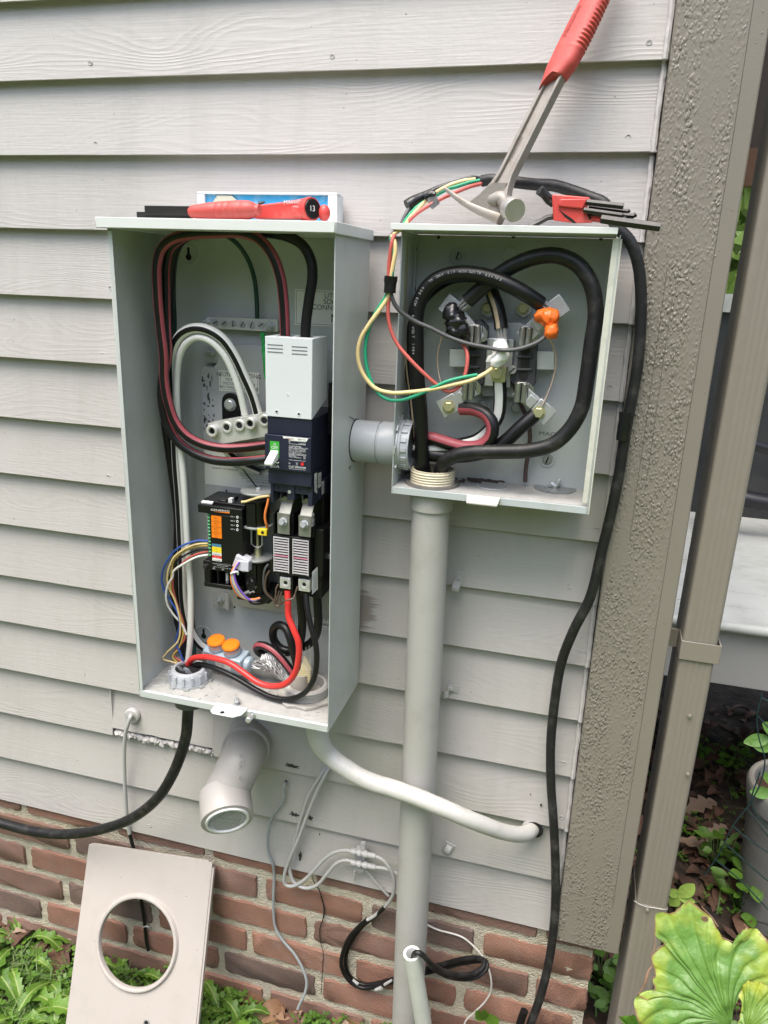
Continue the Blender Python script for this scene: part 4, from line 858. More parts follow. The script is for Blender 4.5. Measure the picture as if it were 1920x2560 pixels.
def flo(view, a_, b_): return atz(VIEW[view][0]+a_*VIEW[view][2], VIEW[view][1]+b_*VIEW[view][2], fz)
c = flo('Z5', 1050, 750); dsc = mk(B().lathe(c, Z, [(.0001, .032), (.0016, .032), (.002, .030)], 40), 'knockout_cover', mat('dark zinc disc', (.26, .28, .28), .3, .5, .15, 40), mb)
b = B(); b.tube([c+Vector((-.007, 0, .003)), c+Vector((-.005, 0, .008)), c+Vector((.002, 0, .005)), c+Vector((.005, 0, .012)), c+Vector((.007, 0, .016))], [.003, .0035, .0035, .0035, .002], 8); b.cyl(c, c+Z*.006, .0035, None, 12); mk(b, 'wing_screw', STEEL, dsc)
b = B(); b.torus(flo('Z5', 730, 735)+Z*.0002, Z, .024, .0008, 30, 6); mk(b, 'knockout_ring', GREY_OLD, mb)
b = B()
for k_ in range(240):
    a_ = rnd.gauss(760, 90); p = flo('Z5', a_, 700+abs(rnd.gauss(0, 9))); b.ball(p+Z*.001, rnd.uniform(.0008, .0040), (rnd.uniform(.7, 1.9), 1, .6), 7, 5, .9)
tag(mk(b, 'debris', [mat('brown debris', (.075, .055, .045), .95, 0, .5, 120)]), 'crumbs of brown dirt lying on the floor of the meter box', 'dirt', None, 'stuff')
b = B()
for a_, b_, rr in ((590, 455, .0075), (860, 452, .0075)):
    c = q('Z4', a_, b_, MYB-t2); c.y = MYB-t2-.0001; b.torus(c, Y, rr*1.5, .0016, 24, 6)
c = q('Z5', 1012, 600, MYB-t2); b.torus((c.x, MYB-t2-.0001, c.z), Y, .0105, .0018, 24, 6)
mk(b, 'back_dimples', GREY_OLD, mb)
for v_, a_, b_, rr in (('Z4', 590, 455, .0058), ('Z5', 1012, 600, .0065)):
    c = q(v_, a_, b_, MYB-t2); c.y = MYB-t2-.0002; b = B(); b.lathe(c, (0, -1, 0), [(0, rr*1.15), (.0008, rr*1.15), (.0008, rr), (.003, rr*.85)], 18); s_ = mk(b, 'mounting_screw', ALUD, mb)
    mk(B().obox(c-Y*.003, (Vector((.3, 0, .95)), Y, Vector((.95, 0, -.3))), (rr*.85, .0004, .0011)), 'slot', DARKHOLE, s_)
b = B()
for a_, b_ in ((490, 360), (878, 357), (1332, 367)): b.lathe(q('Z4', a_, b_, MYB-t2-.0003), (0, -1, 0), [(0, .0024), (.0003, .0024)], 12)
for k_ in range(16):
    z_ = rnd.uniform(.06, .32); b.ball((MX0+t2+.0022, MYB-rnd.uniform(.006, .013), z_), rnd.uniform(.001, .0035), (.15, .6, rnd.uniform(.8, 1.8)), 7, 5, .8)
mk(b, 'rust_spots', mat('rust and soot', (.045, .04, .03), .9, 0, .5, 80), mb)
b = B(); b.text('MACZ8', q('Z5', 970, 472, MYB-t2-.0001), .0065, width=.038); mk(b, 'stamped_mark', mat('faded ink', (.10, .11, .11), .7), mb)
b = B(); c = q('Z4', 320, 430, -.05); x_ = MX0+t2+.0001
for k_ in range(1):
    n = 16; ring = [(x_, -.085+.010*math.cos(6.283*i/n)*(1+.5*noise.noise((i*1.7, 0, 0))), .27+.05*math.sin(6.283*i/n)*(1+.4*noise.noise((i*1.3, 4, 0)))) for i in range(n)]
    b.prism(ring, (.0002, 0, 0))
mk(b, 'glue_residue', mat('old glue', (.36, .35, .22), .6, 0, .2, 60), mb)

# meter socket assembly
ms = thing('meter_socket', 'dark meter socket block with four spring jaw clips inside the open meter box', 'meter socket', q('W', 830, 1100, -.04))
SY = -.034
def w(a_, b_, y=SY): return q('W', a_, b_, y)
def plate(b, pts, y, th): return b.prism([w(a_, b_, y) for a_, b_ in pts], (0, th, 0))
b = B(); plate(b, ((630, 420), (660, 380), (1040, 380), (1160, 420), (1200, 620), (1160, 1090), (1100, 1200), (1040, 1200), (640, 1180), (570, 1080)), SY-.006, .014)
plate(b, ((618, 195), (765, 195), (765, 280), (700, 330), (620, 280)), SY+.001, .003); plate(b, ((1003, 200), (1172, 200), (1172, 275), (1080, 330), (1003, 270)), SY+.001, .003)
plate(b, ((567, 1245), (720, 1245), (720, 1315), (567, 1300)), SY+.003, .003); plate(b, ((935, 1255), (1085, 1255), (1085, 1345), (935, 1325)), SY+.003, .003)
mk(b, 'base_plate', mat('light grey casting', (.50, .53, .53), .4, 0, .08, 20, .0002, 200, dirt=(.30, .31, .29), dscale=30, damt=.5), ms, .003)
for a_, b_ in ((693, 215), (1085, 222), (640, 1280), (1008, 1300)):
    mk(B().hexbolt(w(a_, b_, SY+.001), (0, -1, 0), .0072, .006), 'bolt', BRASS if b_ < 600 else ALUD, ms)
for pts, fl in ((((275, 670), (470, 670), (470, 860), (275, 860)), ((275, 670), (180, 730), (180, 910), (275, 860))), (((1230, 690), (1425, 695), (1425, 893), (1230, 890)), None)):
    b = B(); plate(b, pts, -.052, .002)
    if fl: b.prism([w(275, 670, -.052), w(275, 860, -.052), w(275, 860, -.052)+Vector((0, .028, 0)), w(275, 670, -.052)+Vector((0, .028, 0))], (.0018, 0, 0))
    else: b.prism([w(1425, 695, -.052), w(1425, 893, -.052), w(1425, 893, -.052)+Y*.028, w(1425, 695, -.052)+Y*.028], (-.0018, 0, 0))
    mk(b, 'side_bracket', GREY_OLD, ms, .0006)
JY = -.060
for pts, holes, bars in ((((490, 470), (560, 350), (610, 345), (690, 420), (685, 600), (655, 1020), (600, 1110), (480, 1130), (430, 1060), (478, 900)), ((530, 645, 42), (520, 930, 45)), ((500, 735, 615), (500, 865, 605))),
                         (((1040, 470), (1180, 440), (1245, 560), (1228, 700), (1210, 1060), (1160, 1100), (1000, 1090), (940, 1010), (945, 900), (1015, 880), (1030, 620)), ((1105, 680, 48), (1085, 955, 50)), ((1010, 752, 1190), (1000, 890, 1180)))):
    b = B(); plate(b, pts, JY, .022)
    for x0, y0, x1 in bars: b.cyl(w(x0, y0, JY-.001), w(x1, y0, JY-.001), .0022, None, 10)
    jb = mk(b, 'jaw_block', BAKE, ms, .001)
    b = B()
    for a_, b_, r_ in holes: b.lathe(w(a_, b_, JY-.0002), (0, -1, 0), [(0, r_*.000145), (.0003, r_*.000145)], 18)
    a_, b_ = (holes[0][0]-2, (holes[0][1]+holes[1][1])/2); c = w(a_, b_, JY-.0004); b.box(c.x-.0065, c.x+.0065, c.y, c.y+.0003, c.z-.0065, c.z+.0065)
    mk(b, 'jaw_cavity', DARKHOLE, jb)
# jaw clips
for i_, (a_, b_, ang) in enumerate(((548, 520, 0), (1104, 540, 0), (480, 1115, 0), (1058, 1145, 0))):
    b = B(); c = w(a_, b_, JY-.014); hh = .0138
    for dx in (-.0046, .0046): b.cyl(c+Vector((dx, 0, -hh)), c+Vector((dx, 0, hh)), .0042, None, 14)
    b.box(c.x-.010, c.x+.010, c.y+.004, c.y+.013, c.z-hh, c.z+hh); b.prism([c+Vector((.010, .006, -.010)), c+Vector((.018, .008, -.006)), c+Vector((.018, .008, .006)), c+Vector((.011, .006, hh))], (0, .002, 0))
    b.box(c.x-.007, c.x+.007, c.y-.002, c.y+.002, c.z+hh+.0003, c.z+hh+.0018)
    mk(b, 'jaw_clip', mat('zinc clip', (.50, .50, .48), .32, .9, .2, 40), ms, .0005)
# lugs with their arms
def lug(cx_, cy_, ang, arm, hex_=None, y=-.074, half=(.0150, .0140), m=ZINC):
    d = Vector((math.cos(R(ang)), 0, math.sin(R(ang)))); n_ = Vector((-d.z, 0, d.x)); c = w(cx_, cy_, y)
    b = B(); b.obox(c+Y*.008, (d, Y, n_), (half[0], .009, half[1]))
    p = w(*arm, y+.006); e = (p-c); e.y = 0; l = e.length; e.normalize(); m_ = Vector((-e.z, 0, e.x)); b.obox(c+e*(l/2)+Y*.0085, (e, Y, m_), (l/2+.004, .0045, .0115))
    b.obox(c+e*(l*.5)+Y*.0025, (e, Y, m_), (l*.15, .0035, .0085))
    lg = mk(b, 'lug', m, ms, .0012)
    if hex_: mk(B().hexbolt(w(hex_[0], hex_[1], y-.001), (0, -1, 0), .0078, .006), 'bolt', BRASS, lg)
    return lg
lug(300, 215, -35, (580, 560)); lug(1440, 225, 40, (1090, 530)); lug(270, 1285, 32, (520, 1110), (270, 1295)); lug(1295, 1355, -36, (1040, 1120), (1253, 1358))
b = B(); b.lathe(w(1462, 228, -.0715), (0, -1, 0), [(0, .009), (.0004, .009)], 18); mk(b, 'lug_bore', DARKHOLE, ms)
# neutral lug
b = B(); p0, p1 = w(690, 545, -.056), w(940, 1090, -.056); b.box(p0.x, p1.x, -.056, SY-.0002, p1.z, p0.z); p0, p1 = w(760, 550, -.078), w(900, 660, -.078); b.box(p0.x, p1.x, -.078, -.0562, p1.z, p0.z)
nl = mk(b, 'neutral_lug', ZINC, ms, .0012)
b = B(); p0, p1 = w(745, 860, -.078), w(882, 1032, -.078); b.box(p0.x, p1.x, -.078, -.0564, p1.z, p0.z); bl_ = mk(b, 'brass_clamp', BRASS, nl, .0008); mk(B().hexbolt(w(800, 930, -.0785), (0, -1, 0), .0085, .006), 'bolt', BRASS, bl_)
c = w(965, 895, -.062); b = B(); b.lathe(c, (-.1, -1, .1), [(0, .0065), (.003, .0065), (.004, .0055)], 18); s_ = mk(b, 'slotted_screw', ALUD, ms); mk(B().obox(c-Y*.0042, (Vector((.7, 0, .7)), Y, Vector((.7, 0, -.7))), (.0055, .0004, .0009)), 'slot', DARKHOLE, s_)

# blobs of tape
def blob(name, label, pts, rs, m, jit=.35):
    return solo(B().tube(pts, rs, 18, step=.0018, jit=jit), name, label, 'tape', m, angle=70)
blob('tape_wrap', 'crumpled black tape wrapped round the upper left lug of the meter socket', [w(320, 195, -.088), w(310, 270, -.098), w(330, 350, -.100), w(350, 440, -.1), w(420, 490, -.098), w(465, 600, -.095)], [.006, .0125, .0140, .0118, .0105, .007], TAPEB, .6)
blob('tape_wrap', 'wrinkled black tape round a spliced lead beside the black wrapped lug', [w(300, 430, -.104), w(350, 500, -.106), w(405, 590, -.104)], [.009, .0065, .0035], TAPEB, .5)
blob('tape_wrap', 'bright orange tape lump on the upper right lug of the meter socket', [w(1235, 330, -.090), w(1280, 310, -.098), w(1340, 320, -.1), w(1400, 330, -.098), w(1425, 380, -.094)], [.005, .0090, .0108, .0100, .005], TAPEO, .6)
blob('tape_wrap', 'orange tape end wrapped round the grey lead below the orange lump', [w(1425, 400, -.096), w(1400, 450, -.102), w(1375, 490, -.104), w(1335, 535, -.104)], [.006, .0102, .0100, .005], TAPEO, .6)
blob('tape_wrap', 'white tape wrapped round the cream lead on the middle lug', [w(830, 620, -.083), w(840, 680, -.092), w(830, 740, -.098), w(790, 800, -.102), w(762, 862, -.103)], [.010, .0122, .0125, .0098, .0055], TAPEW, .3)
b = B(); b.prism([w(700, 740, -.098), w(760, 720, -.1), w(760, 800, -.1), w(672, 806, -.098)], (0, .0004, 0)); solo(b, 'tape_tail', 'loose flap of white tape at the middle lug', 'tape', TAPEW)

# ================================================================== CABLES IN THE METER BOX
STR = mat('bare aluminium strand', (.50, .50, .49), .45, .6, .12, 80)
def strands(name, label, a_, c_, r_, n=8, sr=.0016, m=STR, spread=.0):
    b = B(); a_, c_ = Vector(a_), Vector(c_); d = (c_-a_).normalized(); _, u, v_ = b.frame(d)
    for i in range(n+1):
        o = Vector() if i == n else (u*math.cos(6.283*i/n)+v_*math.sin(6.283*i/n))*r_
        b.tube([a_+o, c_+o*(.75+spread*rnd.uniform(-1, 1))], sr, 6, smooth=False)
    return solo(b, name, label, 'wire strands', m)
STRIPE = mat('tan stripe', (.42, .33, .22), .5)
def meterlet(pts, r_, txt, start, size, side, b=None):
    """small printing that follows the top face of a cable"""
    b = b or B(); ps, _ = spline([Vector(p) for p in pts], [r_]*len(pts), .001); i = start
    for ch in txt:
        if i+4 >= len(ps): break
        if ch != ' ':
            t = (ps[i+4]-ps[i-2]).normalized(); n_ = Vector((0, -1, 0)); n_ = (n_-t*n_.dot(t)).normalized(); up = n_.cross(t)
            b.text(ch, ps[i]+n_*r_*1.0+up*(side*r_-size/2), size, ux=t, uz=up, thick=.0002)
        i += int(size*1000*1.05)+1
    return b
pA = P('Z5', (372, 690, -.072), (365, 610, -.080))+P('Z4', (395, 1250, -.088), (378, 1050, -.092), (376, 880, -.092), (376, 760, -.091), (395, 680, -.090), (445, 605, -.090), (520, 560, -.090), (620, 545, -.091), (740, 562, -.094), (860, 608, -.096), (960, 664, -.092), (1020, 705, -.084))
cable('service_cable', 'thick black cable arching from the floor bushing to the orange taped lug', pA, .0108, BLACK, cat='cable', n=18)
b = meterlet(pA[::-1], .0108, 'KAISER ALUMINUM 4/0 AWG AL  600 KCM   600 VOLT  1984', 62, .0036, -.2)
solo(b, 'cable_print', 'tiny white printing along the arched black service cable', 'lettering', mat('grey print', (.42, .42, .42), .5))
strands('bare_strands', 'bare aluminium strands entering the orange taped lug', q('Z4', 1000, 695, -.084), q('Z4', 1060, 735, -.078), .0075)
pB = P('Z5', (455, 690, -.075), (470, 625, -.088), (530, 580, -.094), (640, 560, -.096), (780, 558, -.096), (920, 552, -.097), (1040, 520, -.097), (1130, 440, -.096), (1190, 330, -.095), (1215, 200, -.094))+P('Z4', (1285, 900, -.092), (1305, 750, -.090), (1280, 600, -.088), (1210, 500, -.086), (1110, 455, -.085), (1000, 460, -.085), (890, 500, -.084), (800, 555, -.080), (700, 635, -.076), (640, 690, -.074))
cable('service_cable', 'dusty thick black cable looping round the right side to the black taped lug', pB, .0108, BLACKD, cat='cable', n=18)
strands('bare_strands', 'bare aluminium strands entering the black taped lug', q('Z4', 655, 680, -.074), q('Z4', 605, 725, -.072), .0075)
pC = P('Z4', (740, 560, -.045), (765, 640, -.055), (795, 720, -.062), (812, 800, -.064), (815, 835, -.066))
cable('neutral_cable', 'black cable with a tan stripe dropping to the middle lug', pC, .0100, [BLACK, STRIPE], ((20, 14, 1),), n=20)
strands('bare_strands', 'bare aluminium strands entering the middle lug', q('Z4', 814, 825, -.066), q('Z4', 822, 890, -.066), .0062, 8, .0018)
pD = P('Z5', (385, 690, -.072), (360, 600, -.070))+P('Z4', (368, 1200, -.062), (348, 1050, -.058), (343, 920, -.056), (350, 800, -.054), (420, 660, -.05), (560, 565, -.045), (740, 560, -.04))
cable('neutral_cable', 'black cable with a tan stripe rising behind the thick cables at the left', pD, .0100, [BLACK, STRIPE], ((-25, 12, 1),), n=20)
# load side conductors
cable('load_cable', 'black cable with a broad red stripe curling from the lower left lug', P('Z5', (565, 335, -.070), (640, 340, -.078), (705, 375, -.086), (730, 430, -.09), (715, 490, -.09), (660, 530, -.088), (580, 535, -.084), (500, 515, -.078), (420, 490, -.072), (330, 480, -.07)), .0098, [BLACK, REDW], ((32, 48, 1),), n=24)
cable('load_cable', 'black cable with a broad white stripe below the middle lug', P('Z5', (765, 190, -.066), (768, 290, -.066), (758, 370, -.066), (715, 440, -.066), (650, 495, -.066), (560, 520, -.066), (430, 545, -.066), (320, 540, -.068)), .0098, [BLACK, WHITEW], ((10, 40, 1),), n=24)
cable('load_cable', 'plain black cable running from the lower right lug towards the left wall', P('Z5', (950, 365, -.070), (880, 425, -.076), (800, 500, -.078), (740, 540, -.078), (620, 575, -.074), (460, 580, -.07), (320, 555, -.068)), .0105, BLACK, n=18)
cable('bonding_wire', 'thin brown wire dropping behind the lower right lug to the floor', P('Z5', (835, 190, -.05), (870, 300, -.045), (905, 380, -.04), (922, 460, -.036), (915, 560, -.034), (902, 640, -.034), (898, 715, -.036)), .0033, mat('oxidised copper', (.085, .055, .05), .6, .2, .25, 50))
cable('sense_wire', 'thin clear jacketed wire bowing on the left of the socket', [w(215, 480, -.07), w(190, 560, -.066), w(155, 680, -.064), w(145, 800, -.064), w(158, 920, -.066), w(185, 1040, -.07)], .0015, COPPER, n=8, group=None)
cable('sense_wire', 'thin clear jacketed wire bowing on the right of the socket', [w(1365, 545, -.076), w(1410, 640, -.072), w(1440, 760, -.07), w(1430, 900, -.07), (w(1395, 1040, -.072)), w(1340, 1180, -.075), w(1295, 1275, -.078)], .0016, COPPER, n=8)
# outdoor leads hanging in front
OY = -.132
cable('lead_wire', 'faded red lead dropping outside the meter box and looping to the black tape', P('Z4', (262, 345, -.128), (250, 380, OY), (235, 480, OY), (232, 560, OY), (235, 650, OY), (228, 740, OY), (240, 830, OY), (275, 910, OY), (340, 990, OY-.002), (420, 1070, OY-.002), (490, 1130, -.130), (540, 1158, -.126), (590, 1140, -.122), (625, 1080, -.118), (640, 1000, -.114), (636, 950, -.110), (612, 905, -.106)), 0.0027, REDT, n=10)
cable('lead_wire', 'cream lead hanging in the widest loop from the meter box to the white tape', P('Z4', (246, 350, -.127), (262, 385, -.130), (266, 430, -.131), (255, 500, OY), (245, 560, OY), (236, 650, OY), (185, 735, OY-.004), (130, 810, OY-.008), (85, 890, OY-.010), (72, 970, OY-.010), (95, 1060, OY-.008), (160, 1140, OY-.006), (240, 1165, OY-.004), (340, 1162, OY), (450, 1148, OY), (560, 1125, -.128), (660, 1100, -.120), (740, 1060, -.108), (778, 1030, -.103)), 0.0030, YELW, n=10)
cable('lead_wire', 'green lead hanging beside the cream lead and crossing the box', P('Z4', (242, 352, -.125), (252, 400, -.130), (258, 460, -.130), (250, 540, OY), (225, 650, OY), (170, 740, OY-.002), (125, 850, OY-.004), (110, 950, OY-.004), (125, 1060, OY-.004), (165, 1150, OY-.004), (215, 1195, OY-.004), (280, 1205, OY), (360, 1185, OY), (450, 1145, OY), (540, 1105, -.130), (620, 1085, -.124), (690, 1073, -.116)), 0.0027, GREENW, n=10)
cable('lead_wire', 'grey lead sagging across the socket to the orange tape', P('Z4', (240, 350, -.124), (246, 420, -.127), (250, 500, -.128), (246, 580, -.128), (246, 660, OY), (280, 730, -.128), (360, 790, -.120), (450, 830, -.116), (540, 875, -.114), (640, 910, -.113), (730, 928, -.112), (830, 945, -.112), (920, 935, -.110), (1000, 905, -.107), (1050, 870, -.104)), 0.0030, GREYW, n=10)
c = q('Z4', 238, 605, OY); b = B(); b.tube([q('Z4', 242, 560, OY), q('Z4', 238, 605, OY), q('Z4', 236, 648, OY)], [.0088, .0090, .0082], 16, jit=.25); solo(b, 'tape_band', 'black tape band holding the hanging leads at the corner of the meter box', 'tape', TAPEB)

# ================================================================== OUTSIDE CABLE OVER THE METER BOX AND DOWN THE CORNER BOARD
cable('flexible_cord', 'long dusty black cord arching over the meter box and running down along the corner board',
      P('T2', (1035, 150, -.030), (1120, 135, -.032), (1300, 150, -.034), (1659, 190, -.034))+P('T3', (300, 110, -.034), (520, 175, -.034), (700, 240, -.036), (880, 320, -.04))+P('D', (1330, 487, -.045), (1360, 520, -.045), (1377, 565, -.042), (1384, 620, -.040), (1384, 700, -.038), (1377, 790, -.038), (1365, 860, -.038), (1352, 930, -.038), (1338, 1020, -.038), (1322, 1100, -.037), (1300, 1190, -.036), (1275, 1290, -.036), (1240, 1360, -.034), (1213, 1430, -.024), (1199, 1510, -.020), (1190, 1600, -.020), (1190, 1690, -.020), (1196, 1780, -.022), (1200, 1880, -.024), (1198, 1980, -.026), (1187, 2070, -.03), (1168, 2150, -.04), (1145, 2215, -.05), (1120, 2290, -.06)),
      .0080, mat('scuffed cord jacket', (.014, .014, .0145), .48, 0, .3, 20, .0002, 200, dirt=(.10, .096, .088), dscale=26, damt=.6, spec=.38), n=16)
cable('cut_cord', 'short cut black cord end beside the long cord at the bottom', P('B3', (1465, 1500, -.05), (1450, 1540, -.052), (1435, 1590, -.054)), .0075, BLACK, n=12)
b = B(); b.tube(P('D', (1352, 890, -.0405), (1349, 920, -.0415), (1344, 950, -.0405)), .0096, 14, jit=.15); solo(b, 'tape_band', 'black tape band around the long cord beside the corner board', 'tape', TAPEB)
# the split end of the cord with its inner wires
cable('split_jacket', 'slit black cord jacket curling open above the left corner of the meter box', P('T2', (1030, 125, -.030), (920, 112, -.034), (760, 160, -.038), (560, 225, -.042), (400, 310, -.05), (250, 390, -.06), (180, 440, -.065)), [.003, .003, .0035, .004, .006, .0085, .0095], TAPEB, n=14)
cable('inner_wire', 'cream inner wire leaving the slit cord', P('T2', (960, 130, -.036), (820, 150, -.042), (640, 210, -.048), (480, 300, -.055), (350, 420, -.065), (220, 560, -.085), (120, 690, -.115), (10, 770, -.126)), 0.0027, YELW, n=10)
cable('inner_wire', 'green inner wire leaving the slit cord', P('T2', (1040, 140, -.034), (900, 165, -.040), (740, 215, -.046), (640, 242, -.048), (480, 330, -.054), (300, 440, -.064), (190, 560, -.08), (100, 690, -.110), (5, 780, -.125)), 0.0027, GREENW, n=10)
cable('inner_wire', 'red inner wire leaving the slit cord', P('T2', (1030, 180, -.036), (900, 215, -.046), (760, 270, -.056), (600, 340, -.066), (430, 430, -.076), (290, 520, -.086), (170, 630, -.1), (80, 710, -.118), (-10, 790, -.127)), 0.0027, REDT, n=10)
cable('inner_wire', 'grey inner wire leaving the slit cord', P('T2', (400, 350, -.05), (280, 410, -.06), (200, 470, -.068), (140, 570, -.08), (90, 680, -.108), (0, 770, -.124)), 0.0027, GREYW, n=10)
c = q('T2', 470, 370, -.08); b = B(); b.prism([q('T2', 395, 320, -.066), q('T2', 500, 290, -.066), q('T2', 550, 410, -.082), q('T2', 465, 478, -.084), q('T2', 430, 440, -.08)], (0, .0006, 0)); b.tube([q('T2', 380, 350, -.066), q('T2', 450, 300, -.064), q('T2', 500, 310, -.064)], .0055, 10, jit=.3)
solo(b, 'tape_flag', 'small black tape flag folded round the inner wires', 'tape', TAPEB)
# ================================================================== CABLES IN THE TALL CABINET
cRB = [BLACK, REDW]
cable('line_cable', 'black cable with red stripes arching from the breaker cover round the left side and under',
      P('Z3', (1105, 870, -.130), (1103, 780, -.132), (1095, 640, -.134), (1078, 520, -.136), (1035, 400, -.138), (960, 310, -.138), (860, 275, -.136), (700, 275, -.136), (560, 285, -.138), (470, 310, -.138), (415, 360, -.138), (390, 440, -.138), (390, 600, -.136), (405, 780, -.132), (425, 960, -.130))+P('Z8', (38, 640, -.128), (70, 820, -.126), (130, 980, -.122), (220, 1090, -.118), (350, 1160, -.112), (520, 1195, -.106), (700, 1190, -.100), (870, 1168, -.096), (960, 1155, -.09)),
      .0075, cRB, ((-62, 27, 1), (62, 27, 1)), cat='cable', n=32)
cable('line_cable', 'second black cable with a red edge running beside the striped one on the left',
      P('Z3', (960, 280, -.118), (800, 262, -.116), (640, 268, -.116), (530, 300, -.116), (460, 360, -.116), (438, 450, -.116), (436, 620, -.116), (440, 800, -.118), (446, 960, -.120))+P('Z8', (20, 640, -.118), (18, 800, -.116), (60, 990, -.114), (140, 1130, -.111), (260, 1225, -.108), (420, 1290, -.106), (600, 1308, -.104), (760, 1300, -.104), (900, 1285, -.1)),
      .0075, [BLACK, REDW], ((-70, 16, 1),), n=24)
cable('line_cable', 'plain black cable curving from the right opening of the breaker cover up behind the lid',
      P('Z3', (1218, 870, -.130), (1222, 780, -.130), (1240, 640, -.130), (1258, 520, -.130), (1250, 430, -.130), (1205, 345, -.130), (1120, 295, -.128), (1000, 272, -.124), (860, 262, -.112), (740, 262, -.104), (600, 275, -.1), (520, 320, -.096), (478, 400, -.092), (462, 520, -.088), (455, 700, -.085), (452, 860, -.080), (440, 1000, -.078))+P('Z8', (40, 900, -.074), (75, 1200, -.07), (110, 1450, -.07), (135, 1640, -.07), (150, 1800, -.07))+P('D', (381, 1320, -.07), (392, 1370, -.07), (404, 1425, -.08)),
      .0074, BLACK, n=16)
cable('ground_wire', 'dark green wire bowing from the ground bar to the top left corner and down',
      P('Z3', (948, 775, -.036), (945, 640, -.038), (930, 520, -.04), (890, 410, -.045), (820, 320, -.06), (740, 280, -.085), (620, 290, -.09), (540, 320, -.085), (500, 390, -.08), (482, 500, -.075), (480, 640, -.07), (486, 780, -.066), (478, 960, -.064))+P('D', (388, 980, -.062), (398, 1150, -.06), (408, 1280, -.06), (418, 1360, -.064), (420, 1420, -.08)), .0036, GREEND, n=12)
cable('neutral_cable', 'black cable with two white stripes arching over the plate to the lug bar',
      P('Z8', (815, 915, -.094), (770, 760, -.096), (700, 600, -.100), (620, 430, -.104), (520, 290, -.108), (400, 215, -.110), (290, 200, -.110), (190, 240, -.108), (125, 330, -.104), (104, 450, -.1), (106, 650, -.096), (112, 850, -.092), (128, 1100, -.088), (140, 1350, -.086), (160, 1600, -.084))+P('Z7', (365, 60, -.082), (370, 240, -.080), (390, 380, -.078), (430, 490, -.074), (490, 570, -.070), (540, 600, -.066)),
      .0078, [BLACK, WHITEW], ((-66, 38, 1), (66, 38, 1)), n=36)
cable('neutral_cable', 'plain white cable arching inside the striped one and dropping to the bottom left fitting',
      P('Z8', (705, 920, -.094), (670, 760, -.098), (610, 580, -.102), (530, 420, -.106), (420, 310, -.108), (310, 278, -.108), (215, 330, -.106), (160, 440, -.104), (140, 600, -.102), (138, 800, -.102), (150, 1000, -.100), (170, 1200, -.1), (195, 1450, -.1))+P('Z7', (405, 20, -.1), (418, 200, -.1), (418, 400, -.1), (414, 560, -.1), (400, 690, -.1), (395, 760, -.104)),
      .0054, WHITEW, n=18)
cable('neutral_cable', 'dark cable with a pale stripe dropping from the lug bar behind the lower black loop', P('Z6', (365, 300, -.078), (390, 380, -.068), (450, 460, -.06), (560, 540, -.056), (700, 600, -.05)), .0062, [BLACK, WHITEW], ((0, 40, 1),), n=18)
cable('thin_wire', 'thin black wire slanting over the rating label to the coil', P('Z6', (470, 470, -.052), (560, 580, -.056), (620, 660, -.07), (672, 728, -.089)), .0011, BLACK, n=8)
cable('thin_wire', 'thin black wire curving across the top of the rating label', P('Z6', (540, 530, -.050), (620, 562, -.054), (700, 575, -.054), (760, 570, -.06)), .0013, BLACK, n=8)
b = B(); b.tube(P('Z8', (855, 238, -.05), (860, 330, -.052), (866, 480, -.056), (872, 620, -.06)), [.0042, .003, .003, .002], 8, jit=.5); solo(b, 'marker_strip', 'bright green strip hanging beside the light grey breaker cover', 'marker', GREENM)
# control wires to the terminal block
def ctl(lab, m, pts, r_=.0017): cable('control_wire', lab, pts, r_, m, n=8)
tb_ = KY+.006
ctl('blue control wire leaving the green terminal block, uppermost of the bundle', BLUEW, P('Z6', (265, 1170, tb_), (190, 1165, tb_), (110, 1185, tb_-.004), (40, 1215, tb_-.006), (-20, 1260, tb_-.006))+P('Z7', (240, 50, -.12), (226, 130, -.118), (245, 210, -.116), (290, 280, -.114), (330, 350, -.112), (345, 430, -.110), (320, 560, -.108), (340, 600, -.108), (375, 690, -.106)))
ctl('upper yellow control wire of the bundle beside the controller', YELW, P('Z6', (265, 1190, tb_), (180, 1195, tb_), (90, 1225, tb_-.004), (20, 1270, tb_-.005), (-20, 1310, tb_-.005))+P('Z7', (265, 90, -.118), (270, 180, -.116), (310, 260, -.114), (335, 340, -.112), (350, 440, -.11), (335, 540, -.11), (260, 620, -.112), (236, 660, -.112), (320, 690, -.110), (415, 740, -.106)))
ctl('lower yellow control wire of the bundle beside the controller', mat('gold insulation', (.55, .40, .10), .4, 0, .1, 30), P('Z6', (265, 1208, tb_), (180, 1215, tb_+.002), (90, 1245, tb_), (20, 1290, tb_), (-20, 1340, tb_))+P('Z7', (290, 100, -.114), (285, 190, -.112), (320, 290, -.110), (350, 380, -.108), (370, 480, -.106), (340, 590, -.106), (300, 650, -.108), (410, 735, -.104)))
ctl('thin black control wire of the bundle beside the controller', BLACK, P('Z6', (268, 1240, tb_), (180, 1245, tb_), (80, 1285, tb_), (0, 1345, tb_))+P('Z7', (300, 60, -.112), (268, 160, -.110), (300, 270, -.108), (350, 380, -.106), (385, 480, -.102), (350, 600, -.102), (300, 640, -.104), (400, 720, -.104)))
ctl('red control wire of the bundle beside the controller', REDT, P('Z6', (268, 1255, tb_), (180, 1275, tb_), (90, 1320, tb_), (10, 1400, tb_))+P('Z7', (310, 60, -.110), (300, 180, -.108), (330, 300, -.106), (370, 420, -.104), (380, 520, -.104), (310, 640, -.106), (380, 690, -.106)))
ctl('white control wire looping lowest from the green terminal block', WHITEW, P('Z6', (268, 1285, tb_), (180, 1300, tb_-.003), (80, 1350, tb_-.006), (-20, 1420, tb_-.008))+P('Z7', (300, 110, -.122), (262, 180, -.122), (258, 280, -.120), (300, 360, -.114), (360, 430, -.108), (392, 500, -.106)), .0019)
